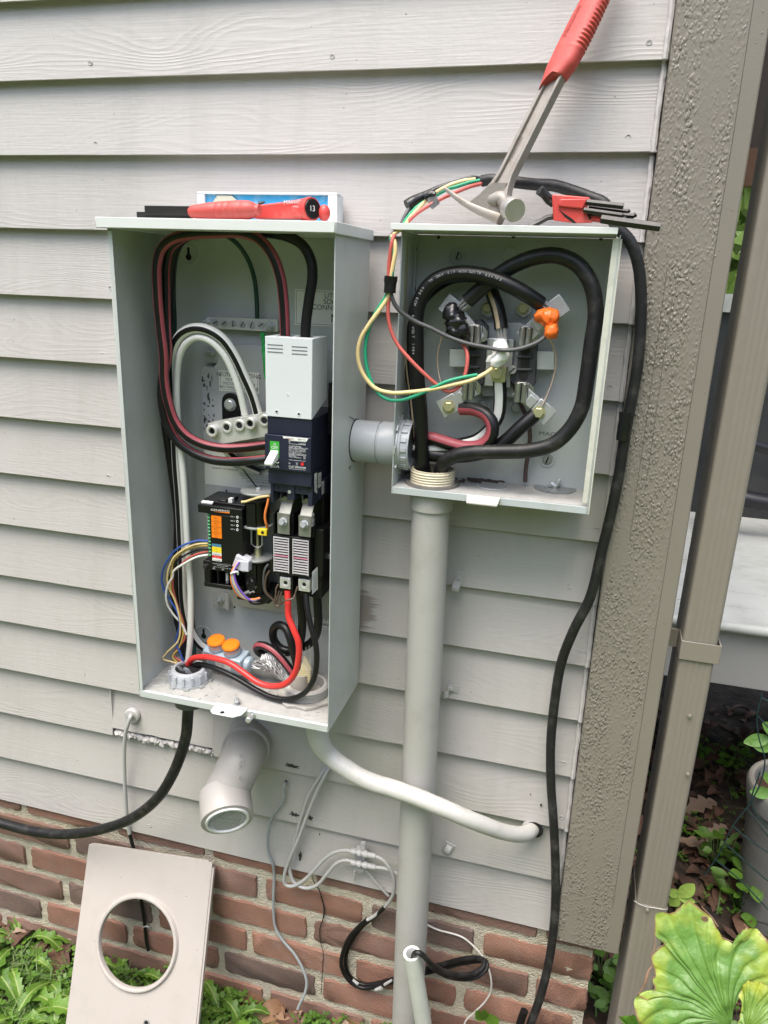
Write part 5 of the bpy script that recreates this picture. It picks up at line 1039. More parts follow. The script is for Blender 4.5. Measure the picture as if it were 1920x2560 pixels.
# harness from the plug
for lab, m, dx in (('violet harness wire under the controller', PURPLE, 22), ('yellow harness wire under the controller', YELW, 6), ('pale blue harness wire under the controller', mat('pale blue insulation', (.25, .40, .62), .4), -6), ('orange harness wire under the controller', mat('orange insulation', (.75, .22, .05), .4), -20)):
    cable('harness_wire', lab, P('C7', (740+dx*.5, 1275, KY-.008), (680+dx*.6, 1350, KY-.012), (640+dx, 1460, KY-.014), (640+dx*1.6, 1580, KY-.014), (690+dx*2., 1720, KY-.012), (760+dx*2.5, 1830, KY-.008), (880+dx, 1915, KY-.004), (1000, 1935+dx*.5, KY), (1110, 1900, KY+.004)), .0019, m, n=8)
cable('zip_tie', 'white cable tie cinching the coloured harness', P('C7', (605, 1480, KY-.016), (660, 1455, KY-.019), (715, 1450, KY-.016), (725, 1490, KY-.013)), .0018, WHITE, cat='cable tie', n=8)
cable('coil_wire', 'yellow wire crossing the zinc disc to the breaker', P('C7', (790, 240, -.116), (860, 235, -.117), (950, 205, -.118), (1080, 165, -.120), (1265, 135, -.128)), .0022, YELW, n=8)
cable('coil_wire', 'orange wire dropping beside the upper coil', P('C7', (1255, 180, -.128), (1230, 300, -.130), (1200, 420, -.131), (1195, 530, -.131), (1215, 620, -.130), (1240, 690, -.126)), .0022, mat('orange insulation', (.75, .22, .05), .4), n=8)
cable('coil_wire', 'grey wire hanging at the lower left of the contactor', P('C7', (1250, 1320, -.130), (1195, 1400, -.132), (1170, 1560, -.132), (1180, 1740, -.130), (1230, 1840, -.126), (1300, 1890, -.122)), .0021, GREYW, n=8)
cable('coil_wire', 'brown wire hanging beside the grey wire of the contactor', P('C7', (1270, 1430, -.130), (1215, 1530, -.131), (1195, 1680, -.131), (1215, 1800, -.130), (1300, 1900, -.126), (1400, 1990, -.124)), .0017, BROWNW, n=8)
cable('coil_wire', 'black wire drooping under the coils to the contactor', P('C7', (1000, 1800, -.118), (920, 1850, -.118), (905, 1910, -.116), (960, 1990, -.114), (1180, 1985, -.114), (1290, 1890, -.118)), .0019, BLACK, n=8)
ctl('brown wire crossing in front of the red cable below the lugs', BROWNW, P('C6', (330, 1070, -.150), (300, 1130, -.152), (290, 1260, -.152), (275, 1355, -.152), (320, 1400, -.152), (370, 1370, -.153), (410, 1320, -.158), (480, 1300, -.160), (545, 1285, -.158), (570, 1240, -.152), (600, 1150, -.150), (615, 1100, -.148)), .0014)
ctl('second brown wire zigzagging below the contactor', BROWNW, P('C6', (340, 1170, -.145), (320, 1290, -.147), (300, 1380, -.148), (340, 1390, -.148), (360, 1260, -.147), (380, 1180, -.145)), .0014)
# load side cables at the bottom
cable('load_cable', 'bright red cable dropping from the left contactor lug and snaking to the bottom left fitting',
      P('Z7', (1068, 205, -.142), (1070, 280, -.146), (1075, 380, -.150), (1110, 470, -.154), (1140, 550, -.156), (1142, 650, -.156), (1115, 760, -.154), (1050, 830, -.150), (960, 845, -.146), (870, 820, -.142), (770, 750, -.136), (680, 690, -.130), (590, 660, -.124), (500, 648, -.118), (430, 662, -.112), (400, 710, -.106), (400, 770, -.102)), .0052, REDB, n=16)
cable('load_cable', 'black cable dropping from the right contactor lug and snaking below the red one',
      P('Z7', (1190, 225, -.140), (1200, 330, -.148), (1225, 450, -.154), (1255, 560, -.158), (1262, 680, -.158), (1240, 800, -.156), (1180, 890, -.152), (1080, 930, -.148), (970, 920, -.144), (860, 870, -.138), (740, 800, -.132), (620, 740, -.124), (530, 708, -.116), (460, 700, -.110), (425, 740, -.104), (418, 780, -.1)), .0047, BLACK, n=16)
for lab, pts, r_ in (('thick black cable behind the red cable curling into a left loop', P('Z7', (1150, 225, -.095), (1160, 330, -.095), (1165, 450, -.092), (1145, 560, -.088), (1090, 605, -.085), (1020, 590, -.085), (975, 530, -.086), (975, 460, -.09), (1010, 435, -.094), (1055, 455, -.1), (1085, 520, -.106), (1110, 620, -.108), (1140, 730, -.106), (1165, 800, -.1), (1180, 880, -.1)), .0072),
                     ('thick black cable at the far right dropping behind the right lug', P('Z7', (1265, 225, -.09), (1270, 330, -.09), (1272, 430, -.088), (1250, 520, -.084), (1190, 575, -.08), (1120, 600, -.078), (1060, 620, -.076)), .0072)):
    cable('load_cable', lab, pts, r_, BLACK, n=16)
cable('load_cable', 'black cable with a dull red stripe curling low beside the twisted strands', P('Z7', (1150, 880, -.108), (1120, 790, -.110), (1060, 700, -.112), (990, 620, -.110), (930, 580, -.106), (880, 570, -.100), (860, 590, -.094), (880, 620, -.09), (930, 640, -.088)), .0072, [BLACK, REDW], ((30, 25, 1),), n=20)
# twisted bare neutral strands
b = B(); base = P('Z7', (800, 705, -.096), (860, 700, -.098), (920, 690, -.1), (960, 690, -.102), (1010, 730, -.104), (1060, 780, -.106), (1110, 830, -.108)); sp_, _ = spline(base, [.01]*len(base), .004)
for s_ in range(16):
    ph = 6.283*s_/16; pts = []
    for i, p in enumerate(sp_):
        f = i/len(sp_); rr = .0065+.010*math.sin(f*3.0)**2*(.5+.5*rnd.random()); an = ph+f*5+rnd.uniform(-.15, .15)
        pts.append(p+Vector((.2*math.cos(an), math.cos(an), 0))*rr*.8+Vector((0, 0, math.sin(an)))*rr)
    b.tube(pts, .0014, 6, step=.003)
for a_ in range(9):
    p = q('Z7', 900+a_*12, 625+rnd.uniform(-6, 10), -.102); b.tube([p, q('Z7', 890+a_*12, 670, -.110), q('Z7', 915+a_*14, 720, -.108)], .0014, 6)
solo(b, 'twisted_strands', 'bundle of twisted bare aluminium strands between the clear tap and the bottom bushing', 'wire strands', STR, angle=60)
# clear insulated tap
tp = thing('insulated_tap', 'clear vinyl insulated tap connector with two orange caps on the cabinet floor', 'connector', q('Z7', 680, 700, -.09))
ta, tb2 = q('Z7', 545, 600, -.085), q('Z7', 790, 680, -.100); d = (tb2-ta).normalized(); up = Vector((.10, -.30, .95)); up = (up-d*up.dot(d)).normalized(); sd_ = d.cross(up); tl = (tb2-ta).length
mid = (ta+tb2)/2-up*.004
b = B(); b.obox(mid, (d, sd_, up), (tl/2, .016, .0165)); b.obox(mid-up*.0185, (d, sd_, up), (tl*.46, .0145, .0025))
b.lathe(mid+d*(tl/2), d, [(.0002, .014), (.010, .0135), (.012, .012)], 20); b.lathe(mid-d*(tl/2), -d, [(.0002, .013), (.008, .012)], 20)
caps = []
for a_, b_ in ((600, 555), (712, 592)):
    c = q('Z7', a_, b_, -.093); k_ = (c-mid).dot(d); p = mid+d*k_+up*.0167; b.lathe(p, up, [(0, .0165), (.011, .0150), (.014, .0150)], 22); caps.append(p)
mk(b, 'tap_body', CLEAR, tp, .0025)
for p in caps:
    o_ = mk(B().lathe(p+up*.0142, up, [(0, .0152), (.002, .0158), (.0035, .0158), (.0045, .0150)], 24), 'cap', ORANGE, tp); mk(B().torus(p+up*.0188, up, .0138, .0010, 26, 6), 'cap_rim', ORANGE, o_)
    mk(B().lathe(p+up*.005, up, [(0, .0156), (.006, .0152)], 22, cap=False), 'plug', mat('orange through vinyl', (.62, .30, .20), .3), o_)
b = B(); c = mid-sd_*.0164 if (mid-sd_).y < (mid+sd_).y else mid+sd_*.0164; s2 = -sd_ if (mid-sd_).y < (mid+sd_).y else sd_
b.obox(c-up*.003, (d, s2, up), (.0165, .0003, .0085)); b.mi = 1; b.text('PT 250', c-d*.014+up*.0005+s2*.0005, .004, ux=d, uz=up); b.text('CU/AL 600V', c-d*.014-up*.005+s2*.0005, .0025, ux=d, uz=up); b.text('90C  LISTED', c-d*.014-up*.009+s2*.0005, .0022, ux=d, uz=up); mk(b, 'tap_label', [LABEL, INK], tp)
# bottom left fitting
fc = flo2 = atz(320+410*.37372, 1400+800*.37372, zfl)
ft = thing('conduit_fitting', 'grey ribbed locknut bushing in the cabinet floor with a cord grip below', 'conduit fitting', fc)
b = B(); b.lathe(fc, Z, [(.0035, .034), (.006, .034), (.006, .033), (.012, .0325), (.022, .0310), (.024, .029), (.024, .0235), (.002, .0235)], 30, cap=False)
for i in range(14): an = 6.283*i/14; b.obox(fc+Vector((math.cos(an)*.033, math.sin(an)*.033, .013)), (Vector((math.cos(an), math.sin(an), 0)), Vector((-math.sin(an), math.cos(an), 0)), Z), (.0022, .0018, .0075))
mk(b, 'bushing', PVCB, ft)
b = B(); b.lathe(fc, Z, [(.0003, .037), (.0034, .037)], 36); 
for i in range(9): an = 6.283*i/9+.2; b.obox(fc+Vector((math.cos(an)*.0385, math.sin(an)*.0385, .0019)), (Vector((math.cos(an), math.sin(an), 0)), Vector((-math.sin(an), math.cos(an), 0)), Z), (.003, .0045, .0014))
mk(b, 'locknut', STEEL, ft)
b = B(); b.lathe((fc.x, fc.y, CZ0-.0002), (0, 0, -1), [(0, .030), (.030, .030), (.031, .0285), (.044, .0275), (.048, .016)], 30); mk(b, 'cord_grip', mat('dark grey plastic', (.10, .10, .10), .4), ft)
mk(B().lathe(fc+Z*.0195, Z, [(0, .0232), (.0004, .0232)], 24), 'bore', DARKHOLE, ft)
b = B()
for i in range(4): p = fc+Vector((rnd.uniform(-.014, .012), rnd.uniform(-.016, -.004), .02)); b.prism([p, p+Vector((.010, -.004, .002)), p+Vector((.007, -.008, .011)), p+Vector((-.004, -.002, .009))], (.0004, .0006, 0))
solo(b, 'clear_wrap', 'crumpled clear film stuffed in the bushing among the wires', 'plastic film', mat('clear film', (.52, .55, .58), .15, 0, .15, 60))
# bottom right fitting with oiled paper and insulation
rc = atz(320+1195*.37372, 1400+905*.37372, zfl)
rf = thing('conduit_bushing', 'threaded grey bushing with a lumpy sealed base in the right of the cabinet floor', 'conduit fitting', rc)
b = B(); prof = [(.004, .040)]
for i in range(5): prof += [(.006+i*.0035, .0365), (.0075+i*.0035, .0382), (.009+i*.0035, .0365)]
b.lathe(rc, Z, prof+[(.025, .034), (.025, .030), (.003, .030)], 34, cap=False); mk(b, 'thread', PVC, rf)
n = 30; ring = []
for i in range(n): an = 6.283*i/n; rr = .047*(1+.09*(1 if i % 4 < 2 else 0)+.08*noise.noise((i*.7, 3, 1))); ring.append(rc+Vector((rr*math.cos(an), rr*math.sin(an), .0004)))
mk(B().prism(ring, (0, 0, .0055)), 'locknut', mat('putty coated metal', (.37, .355, .32), .7, 0, .15, 60, .0008, 140), rf, .001)
mk(B().lathe(rc+Z*.004, Z, [(0, .0298), (.0004, .0298)], 26), 'bore', DARKHOLE, rf)
sv = mat('brown paper sleeve', (.34, .31, .27), .6, 0, .1, 40, .0005, 120)
b = B(); b.tube([rc+Vector((-.010, -.002, -.01)), rc+Vector((-.012, -.002, .02)), rc+Vector((-.013, 0, .04))], [.020, .019, .017], 16, jit=.15); solo(b, 'cable_sleeve', 'stiff brown sleeve standing in the right bushing around the cables', 'sleeve', sv)
p0, p1 = q('Z7', 1090, 850, -.112), q('Z7', 1200, 700, -.104)
b = B(); gpts = [q('Z7', 1085, 835, -.118), q('Z7', 1215, 820, -.112), q('Z7', 1225, 720, -.108), q('Z7', 1195, 660, -.106), q('Z7', 1180, 640, -.106), q('Z7', 1150, 740, -.112), q('Z7', 1110, 760, -.116)]
b.prism(gpts, (0, .0012, 0)); b.mi = 1
for i in range(7): b.text('printed oiled paper', q('Z7', 1108+i*3, 832-i*15, -.1195+.0008*i), .0016, ux=(1, .05, .12), width=.030)
b.mi = 2
for i in range(14): p = q('Z7', 1080+i*11, 620+rnd.uniform(-50, 40), -.108); b.tube([q('Z7', 1150+i*5, 760, -.110), p], .00035, 4, smooth=False)
solo(b, 'paper_wrap', 'torn yellow printed paper and frayed fibres around the cables in the right bushing', 'paper', [mat('yellow paper', (.60, .52, .30), .7, 0, .08, 60), mat('brown ink', (.16, .13, .08), .6), mat('glass fibre', (.66, .64, .56), .4)])

# ================================================================== BETWEEN AND BELOW THE BOXES
axY = -.072; zc_ = at(925, 1104, axY).z
nip = thing('conduit_coupling', 'short grey plastic conduit joining the tall cabinet to the meter box', 'conduit', (-.005, axY, zc_-.035))
b = B(); x0 = CX1+.0002; b.lathe((x0, axY, zc_), X, [(0, .0325), (.040, .0325)], 34); b.lathe((x0+.0402, axY, zc_), X, [(0, .0312), (.0022, .0312)], 34); b.lathe((x0+.0426, axY, zc_), X, [(0, .0325), (.0012, .0335), (MX0-x0-.0446, .0335), (MX0-x0-.0428, .0325)], 34); mk(b, 'pipe', PVCB, nip)
mk(B().torus((x0+.0002, axY, zc_), X, .0330, .0010, 34, 6), 'seal_gap', DARKHOLE, nip)
b = B(); xi = MX0+t2; b.lathe((xi+.0002, axY, zc_), X, [(0, .0405), (.0024, .0405)], 36)
for i in range(8): an = 6.283*i/8; b.obox((xi+.0014, axY+.042*math.cos(an), zc_+.042*math.sin(an)), (X, Vector((0, math.cos(an), math.sin(an))), Vector((0, -math.sin(an), math.cos(an)))), (.0012, .003, .005))
mk(b, 'locknut', STEEL, nip)
b = B(); b.lathe((xi+.0027, axY, zc_), X, [(0, .0385), (.004, .0385), (.004, .0365), (.0165, .0365), (.0165, .031), (.002, .031)], 34, cap=False)
for i in range(16): an = 6.283*i/16; b.obox((xi+.012, axY+.0372*math.cos(an), zc_+.0372*math.sin(an)), (X, Vector((0, math.cos(an), math.sin(an))), Vector((0, -math.sin(an), math.cos(an)))), (.0045, .0014, .0028))
mk(b, 'bushing', PVCB, nip); mk(B().lathe((xi+.0045, axY, zc_), X, [(0, .0308), (.0004, .0308)], 26), 'bore', DARKHOLE, nip)
b = B()
for pts in (((1440, 140), (1470, 155), (1490, 178)), ((1450, 575), (1435, 562), (1455, 545))):
    v4 = []
    for a_, b_ in pts:
        u_, v_ = 440+a_*.30139, 1000+b_*.30139; dd = CAMR @ Vector(((u_-960)/FPX, -(v_-1280)/FPX, -1)); v4.append(CAMP+dd*((CX1+.0004-CAMP.x)/dd.x))
    b.tube(v4, .0005, 5)
mk(b, 'scratches', DARKHOLE, cab)
# vertical service conduit
xt, xb_ = .0835, .0935; cy = -.071
cv = thing('service_conduit', 'tall painted grey conduit running from the meter box down to the ground', 'conduit', (xb_, cy, -1.31))
b = B(); zr0 = MZ0-.0002; b.tube([(xb_+.002, cy, -1.36), (xb_, cy, -1.1), (xb_-.003, cy, -.8), ((xt+xb_)/2, cy, -.5), (xt+.002, cy, -.2), (xt+.001, cy, zr0-.036)], .0302, 36, step=.05); mk(b, 'pipe', PVC, cv)
b = B(); b.lathe((xt+.001, cy, zr0-.038), Z, [(0, .0302), (.0012, .0338), (.034, .0342), (.0375, .0330)], 38); mk(b, 'hub', PVC, cv)
b = B(); c = Vector((xt+.0005, cy, fz)); prof = [(.0005, .036)]
for i in range(5): prof += [(.002+i*.004, .0335), (.004+i*.004, .0350), (.0058+i*.004, .0335)]
b.lathe(c, Z, prof+[(.024, .0335), (.024, .030), (.001, .030)], 36, cap=False); mk(b, 'threaded_end', CREAM, cv)
mk(B().lathe(c, Z, [(.0004, .043), (.004, .042)], 30), 'locknut', mat('dusty dark metal', (.16, .15, .135), .6, .2, .3, 50), cv); mk(B().lathe(c+Z*.003, Z, [(0, .0298), (.0004, .0298)], 26), 'bore', DARKHOLE, cv)
# painted service entrance cable sweeping right
sp_ = [Vector((rc.x, rc.y, CZ0-.0002))]+[q('D', 690, 1600, rc.y)]+P('D', (708, 1628, -.098), (750, 1662, -.105), (800, 1688, -.112), (850, 1704, -.116), (905, 1724, -.119), (950, 1742, -.119), (1000, 1764, -.112), (1050, 1784, -.090), (1095, 1799, -.060), (1128, 1802, -.032), (1146, 1795, -.008), (1152, 1787, .012))
sp_[0].x = sp_[1].x; sp_[0] = sp_[1]+Vector((-.012, 0, .05))
sp_[0].z = max(sp_[0].z, CZ0-.002)
cable('entrance_cable', 'thick off white painted cable sweeping across the tall conduit into the siding', sp_, [.021, .0185, .0165, .0158, .0155, .0152, .015, .0148, .0145, .0142, .0140, .0138, .0135, .013][:len(sp_)], PAINTW, n=24, jit=.05)
c = q('D', 1152, 1788, .0); b = B(); b.torus((c.x-.001, .004, c.z-.004), (.2, -1, .1), .0165, .004, 20, 8); mk(b, 'cable_hole_rim', CAULKD, wall); mk(B().lathe((c.x+.002, .001, c.z-.004), (0, -1, 0), [(0, .0165), (.002, .0165)], 18), 'cable_hole', DARKHOLE, wall)
# fat black cord leaving to the left
cable('feeder_cord', 'fat black cord curving from the tall cabinet down to the left along the brick', [Vector((fc.x, fc.y, CZ0-.012))]+P('B1', (1112, 120, -.098), (1103, 230, -.098), (1070, 350, -.096), (1020, 470, -.092), (950, 585, -.088), (850, 680, -.082), (740, 745, -.076), (620, 785, -.070), (480, 812, -.064), (330, 818, -.058), (190, 800, -.052), (60, 768, -.048), (-80, 725, -.046), (-300, 640, -.046))+[Vector((-1.75, -.05, -.93)), Vector((-2.15, -.06, -1.15)), Vector((-2.3, -.06, -1.34))], .0104, BLACKD, n=20)

# vent elbow
ve = thing('vent_elbow', 'painted vent pipe elbow with a wire screened mouth sticking out of the siding', 'vent pipe', q('B1', 1350, 720, -.1))
W0 = at(622, 1850, .01); E1 = q('B1', 1332, 585, -.100); E0 = q('B1', 1347, 735, -.141)
dE = (E0-E1).normalized(); J = at(608, 1893, -.062)
path = [W0, W0+(J-W0)*.5, W0+(J-W0)*.85, J+(E1-J)*.18, J+(E1-J)*.45, J+(E1-J)*.75, E1]
b = B(); b.tube(path, .0412, 36, step=.006); mk(b, 'elbow', VENT, ve)
dW = (J-W0).normalized(); b = B(); b.lathe(W0+dW*.004, dW, [(0, .0470), (.040, .0470), (.042, .0450), (.042, .038)], 36, cap=False); mk(b, 'wall_hub', VENT, ve)
b = B(); b.lathe(E1-dE*.006, dE, [(0, .0412), (.002, .0480), ((E0-E1).length+.004, .0482), ((E0-E1).length+.006, .0474), ((E0-E1).length+.006, .0400), (.01, .0400)], 38, cap=False); mk(b, 'mouth_hub', VENT, ve)
eo = E1+dE*((E0-E1).length-.0005)
b = B(); b.lathe(eo, dE, [(0, .0398), (.004, .0394), (.004, .0355), (-.012, .0355)], 36, cap=False); mk(b, 'inner_ring', WHITE, ve)
b = B(); b.lathe(eo-dE*.006, dE, [(0, .0352), (.0004, .0352)], 30); mk(b, 'lit_inside_disc', mat('pale olive lit tone', (.26, .28, .20), .9, 0, .3, 120, spec=.1), ve)  # disc coloured as the pale lit inside of the pipe
_, ue, we = b.frame(dE); b = B()
for s_ in range(-9, 10):
    o_ = s_*.0038; hl = math.sqrt(max(0, .0345**2-o_**2))
    for (u_, v_) in ((ue, we), (we, ue)): b.tube([eo+u_*o_-v_*hl-dE*.001, eo+u_*o_+dE*(.0002*rnd.uniform(-2, 3)), eo+u_*o_+v_*hl-dE*.001], .00065, 5, smooth=False)
for s_ in range(40): an = 6.283*s_/40; b.tube([eo+(ue*math.cos(an)+we*math.sin(an))*.034, eo+(ue*math.cos(an)+we*math.sin(an))*.026+dE*.001], .0006, 5, smooth=False)
mk(b, 'screen', mat('dull wire', (.50, .50, .45), .6, .1, .1, 60), ve)
# raised moulding marks on the elbow
b = B(); pe = q('B1', 1430, 420, -.098); 
def onel(a_, b_, lift=.0): 
    p0 = q('B1', a_, b_, -.098); best = min(spline(path, [.0425]*7, .004)[0], key=lambda s: (s-p0).length); v_ = (CAMP-best).normalized(); dd = (p0-CAMP).normalized()
    t_ = dd.dot(best-CAMP); cl = CAMP+dd*t_; off = (cl-best).length; return cl-dd*math.sqrt(max(0, (.0425+lift)**2-min(off, .042)**2))
for a_, b_, ra in ((1432, 405, .0085), (1450, 590, .0075), (1425, 490, .0055)):
    pts = [onel(a_+ra*2100*.8*math.cos(t), b_+ra*2100*1.15*math.sin(t)) for t in [6.283*i/14 for i in range(15)]]; b.tube(pts, .0006, 5)
b.tube([onel(1410, 440), onel(1450, 375)], .0006, 5, smooth=False); b.tube([onel(1435, 345), onel(1420, 352), onel(1425, 362), onel(1440, 360)], .0006, 5)
mk(b, 'moulding_marks', VENT, ve)

# wall plug and its cable behind the leaning cover
wp = thing('cable_grommet', 'round grey wall plug where a thin cable leaves the siding', 'wall plug', q('B1', 782, 118, -.004))
c = q('B1', 782, 118, 0); mk(B().lathe((c.x, .006, c.z), (.05, -1, .0), [(0, .0165), (.007, .0165), (.0095, .0145), (.0105, .006), (.012, .0055)], 26), 'plug', COAX, wp)
gp = [Vector((c.x-.001, -.004, c.z+.001))]+P('B1', (775, 120, -.016), (758, 165, -.020), (742, 240, -.018), (736, 330, -.016), (737, 450, -.014), (742, 570, -.012), (750, 690, -.010), (757, 760, -.006), (768, 815, -.004))
cable('wall_cable', 'thin grey painted cable dropping from the wall plug', gp, .0042, COAX, n=12)
cable('wall_cable', 'thin black cable continuing from the grey one down behind the leaning cover', P('B1', (767, 812, -.004), (785, 880, -.002), (810, 960, .001))+P('B2', (832, 420, .001), (850, 540, .001), (860, 620, .001), (868, 700, .0), (880, 750, -.004)), .0040, BLACK, n=10)
cable('wire_clip', 'small clip nailed to the mortar over the black cable', P('B2', (850, 612, -.003), (866, 606, -.005), (885, 612, -.003), (895, 614, .004)), .0016, COAX, cat='cable clip', n=8)
# grey wire at the left of the twin coax
cable('phone_wire', 'long thin grey wire hanging from a hole in the siding to the fallen leaves', P('B3', (168, 255, .012), (155, 262, -.004), (146, 290, -.007), (152, 330, -.007), (135, 370, -.008), (95, 430, -.008), (73, 490, -.006), (63, 570, -.006), (68, 640, -.005), (92, 700, -.003), (99, 760, .002), (96, 860, .002), (96, 960, .002), (108, 1050, .002), (150, 1120, .0), (210, 1190, -.002), (255, 1270, -.006), (276, 1340, -.010), (268, 1400, -.014), (240, 1460, -.018), (228, 1490, -.02)), .0031, mat('bluish grey paint', (.33, .355, .36), .45, 0, .15, 40, .0002, 120), n=10)
# twin coax and splice block
cx_s = q('B3', 400, 165, -.03)
def cx(lab, pts, m=COAX, r_=.0036): cable('coax_cable', lab, pts, r_, m, n=12)
cx('outer grey coax looping from under the entrance cable to the upper splice barrel', P('B3', (405, 160, .002), (385, 200, -.010), (330, 310, -.016), (280, 430, -.016), (232, 560, -.018), (180, 680, -.020), (155, 760, -.020), (160, 810, -.020), (195, 820, -.020), (250, 795, -.018), (310, 740, -.018), (370, 675, -.020), (430, 635, -.024), (490, 625, -.026), (525, 630, -.026)))
cx('inner grey coax looping from under the entrance cable to the lower splice barrel', P('B3', (390, 165, .002), (350, 220, -.008), (290, 320, -.010), (245, 450, -.010), (215, 570, -.010), (190, 670, -.012), (185, 740, -.014), (210, 800, -.016), (270, 830, -.018), (330, 815, -.018), (390, 750, -.020), (440, 695, -.022), (490, 678, -.024), (525, 685, -.024)))
gk = thing('coax_splice', 'painted grounding block joining the two grey coax cables on the siding', 'cable splice', q('B3', 580, 660, -.01))
b = B(); b.prism([q('B3', 572, 575, -.004), q('B3', 598, 572, -.004), q('B3', 592, 640, -.012), q('B3', 578, 735, -.012), q('B3', 556, 730, -.012), q('B3', 566, 640, -.012)], (0, -.002, 0)); b.obox(q('B3', 572, 670, -.008), (X, Y, Z), (.010, .008, .024)); mk(b, 'bracket', COAX, gk, .0006)
for ya, y_ in ((630, -.026), (690, -.024)):
    pa, pb = q('B3', 518, ya-2, y_), q('B3', 655, ya+27, y_); dd = (pb-pa).normalized(); ll = (pb-pa).length
    mk(B().lathe(pa, dd, [(0, .0045), (.001, .0062), (ll*.2, .0062), (ll*.22, .0048), (ll*.27, .0048), (ll*.28, .0072), (ll*.42, .0072), (ll*.43, .005), (ll*.5, .005), (ll*.51, .0070), (ll*.66, .0070), (ll*.67, .0058), (ll*.97, .0055), (ll, .004)], 14), 'barrel', COAX, gk)
mk(B().torus(q('B3', 567, 735, -.014), (.2, -1, 0), .0042, .0012, 16, 6), 'ring_lug', COAX, gk); mk(B().hexbolt(q('B3', 585, 588, -.006), (0, -1, 0), .003, .003), 'screw', COAX, gk)
b = B(); b.tube(P('B3', (540, 735, -.012), (535, 785, -.010)), .0028, 8, smooth=False); mk(b, 'wire_stub', COAX, gk)
cx('grey coax curving from the upper splice barrel down beside the conduit', P('B3', (650, 655, -.026), (690, 675, -.026), (730, 720, -.026), (752, 780, -.024), (752, 850, -.020), (730, 900, -.014), (690, 945, -.008), (640, 985, -.006), (605, 1005, -.006)))
cx('grey coax running from the lower splice barrel behind the conduit', P('B3', (650, 716, -.024), (700, 722, -.022), (745, 738, -.020), (800, 770, -.016), (860, 830, -.010)))
cx('black coax loop hanging at the left of the conduit over the brick', P('B3', (607, 1002, -.006), (560, 1042, -.006), (510, 1100, -.008), (475, 1180, -.010), (466, 1250, -.010), (490, 1310, -.010), (535, 1355, -.010), (590, 1375, -.010), (660, 1365, -.010), (720, 1348, -.012), (790, 1330, -.016)), BLACK, .0045)
cx('second black coax of the loop just behind the first', P('B3', (700, 935, -.012), (650, 985, -.004), (600, 1020, .001), (555, 1070, .001), (500, 1170, .001), (490, 1250, .001), (520, 1320, .001), (580, 1355, .001), (650, 1352, .001), (720, 1335, .001), (800, 1310, .001)), BLACK, .0042)
cx('short slanting ground wire running from the splice to the brick', P('B3', (598, 728, -.012), (640, 780, -.010), (690, 838, -.006), (722, 872, -.002)), COAX, .0028)
b = B()
for pts in (((530, 1330), (556, 1352)), ((650, 1385), (688, 1372)), ((700, 1358), (742, 1335))): b.tube(P('B3', *[(a_, b_, -.0155) for a_, b_ in pts]), [.0024, .0034], 8, jit=.7, smooth=False)
solo(b, 'paint_smears', 'flaking pale paint on the black coax loop', 'paint', COAX)
# stub conduit with black coax leads
sa, sb = q('B3', 850, 1187, -.152), q('B3', 917, 1590, -.128); dd = (sb-sa).normalized()
stb = thing('stub_conduit', 'short off white conduit leaning on the tall conduit with coax leads leaving its mouth', 'conduit', sb)
mo = (sa-sb).normalized(); mo = (mo+Vector((-.05, -.55, .15))).normalized()
b = B(); r0 = .0152; L_ = (sb-sa).length+.10
b.lathe(sa, dd, [(-.0005, r0*.72), (-.0005, r0), (L_, r0*1.02)], 30, cap=False); mk(b, 'pipe', PVCW, stb)
b = B(); b.lathe(sa, dd, [(-.0008, r0*.995), (-.0008, r0*.70), (.03, r0*.70)], 30, cap=False); mk(b, 'cut_face', WHITE, stb)
b = B(); b.lathe(sa+dd*.022, dd, [(0, r0*.70), (.0005, r0*.70)], 20); mk(b, 'bore', DARKHOLE, stb)
lp = [sa+dd*.024+Vector((.002, 0, 0))]+P('B3', (862, 1192, -.158), (885, 1182, -.162), (915, 1200, -.158), (950, 1238, -.148), (1000, 1272, -.13), (1070, 1298, -.11), (1140, 1305, -.09), (1200, 1290, -.07), (1240, 1258, -.055), (1245, 1228, -.045), (1210, 1212, -.035), (1130, 1218, -.025), (1040, 1240, -.016), (950, 1265, -.010), (860, 1290, -.006))
cx('black coax lead leaving the stub conduit and looping right behind the tall conduit', lp, BLACKD, .0048)
lp2 = P('B3', (960, 1262, -.138), (1020, 1300, -.122), (1090, 1322, -.10), (1160, 1325, -.08), (1220, 1305, -.062), (1258, 1268, -.05), (1258, 1235, -.042), (1215, 1228, -.03), (1130, 1240, -.02), (1040, 1262, -.012), (940, 1290, -.008), (850, 1310, -.006))
cx('second black coax lead hugging the first loop right of the stub conduit', lp2, BLACKD, .0044)
cable('white_wire', 'thin white wire arcing over the brick at the right of the conduit', P('B3', (900, 1010, .0), (945, 1036, .001), (1000, 1060, .001), (1070, 1078, .001), (1130, 1100, .0), (1185, 1145, .0), (1230, 1195, -.002), (1262, 1250, -.004), (1283, 1330, -.006), (1280, 1395, -.006), (1250, 1450, -.006), (1190, 1510, -.008), (1145, 1555, -.01), (1132, 1600, -.012)), .0019, mat('white jacket', (.62, .60, .56), .4, 0, .08, 40), n=8)
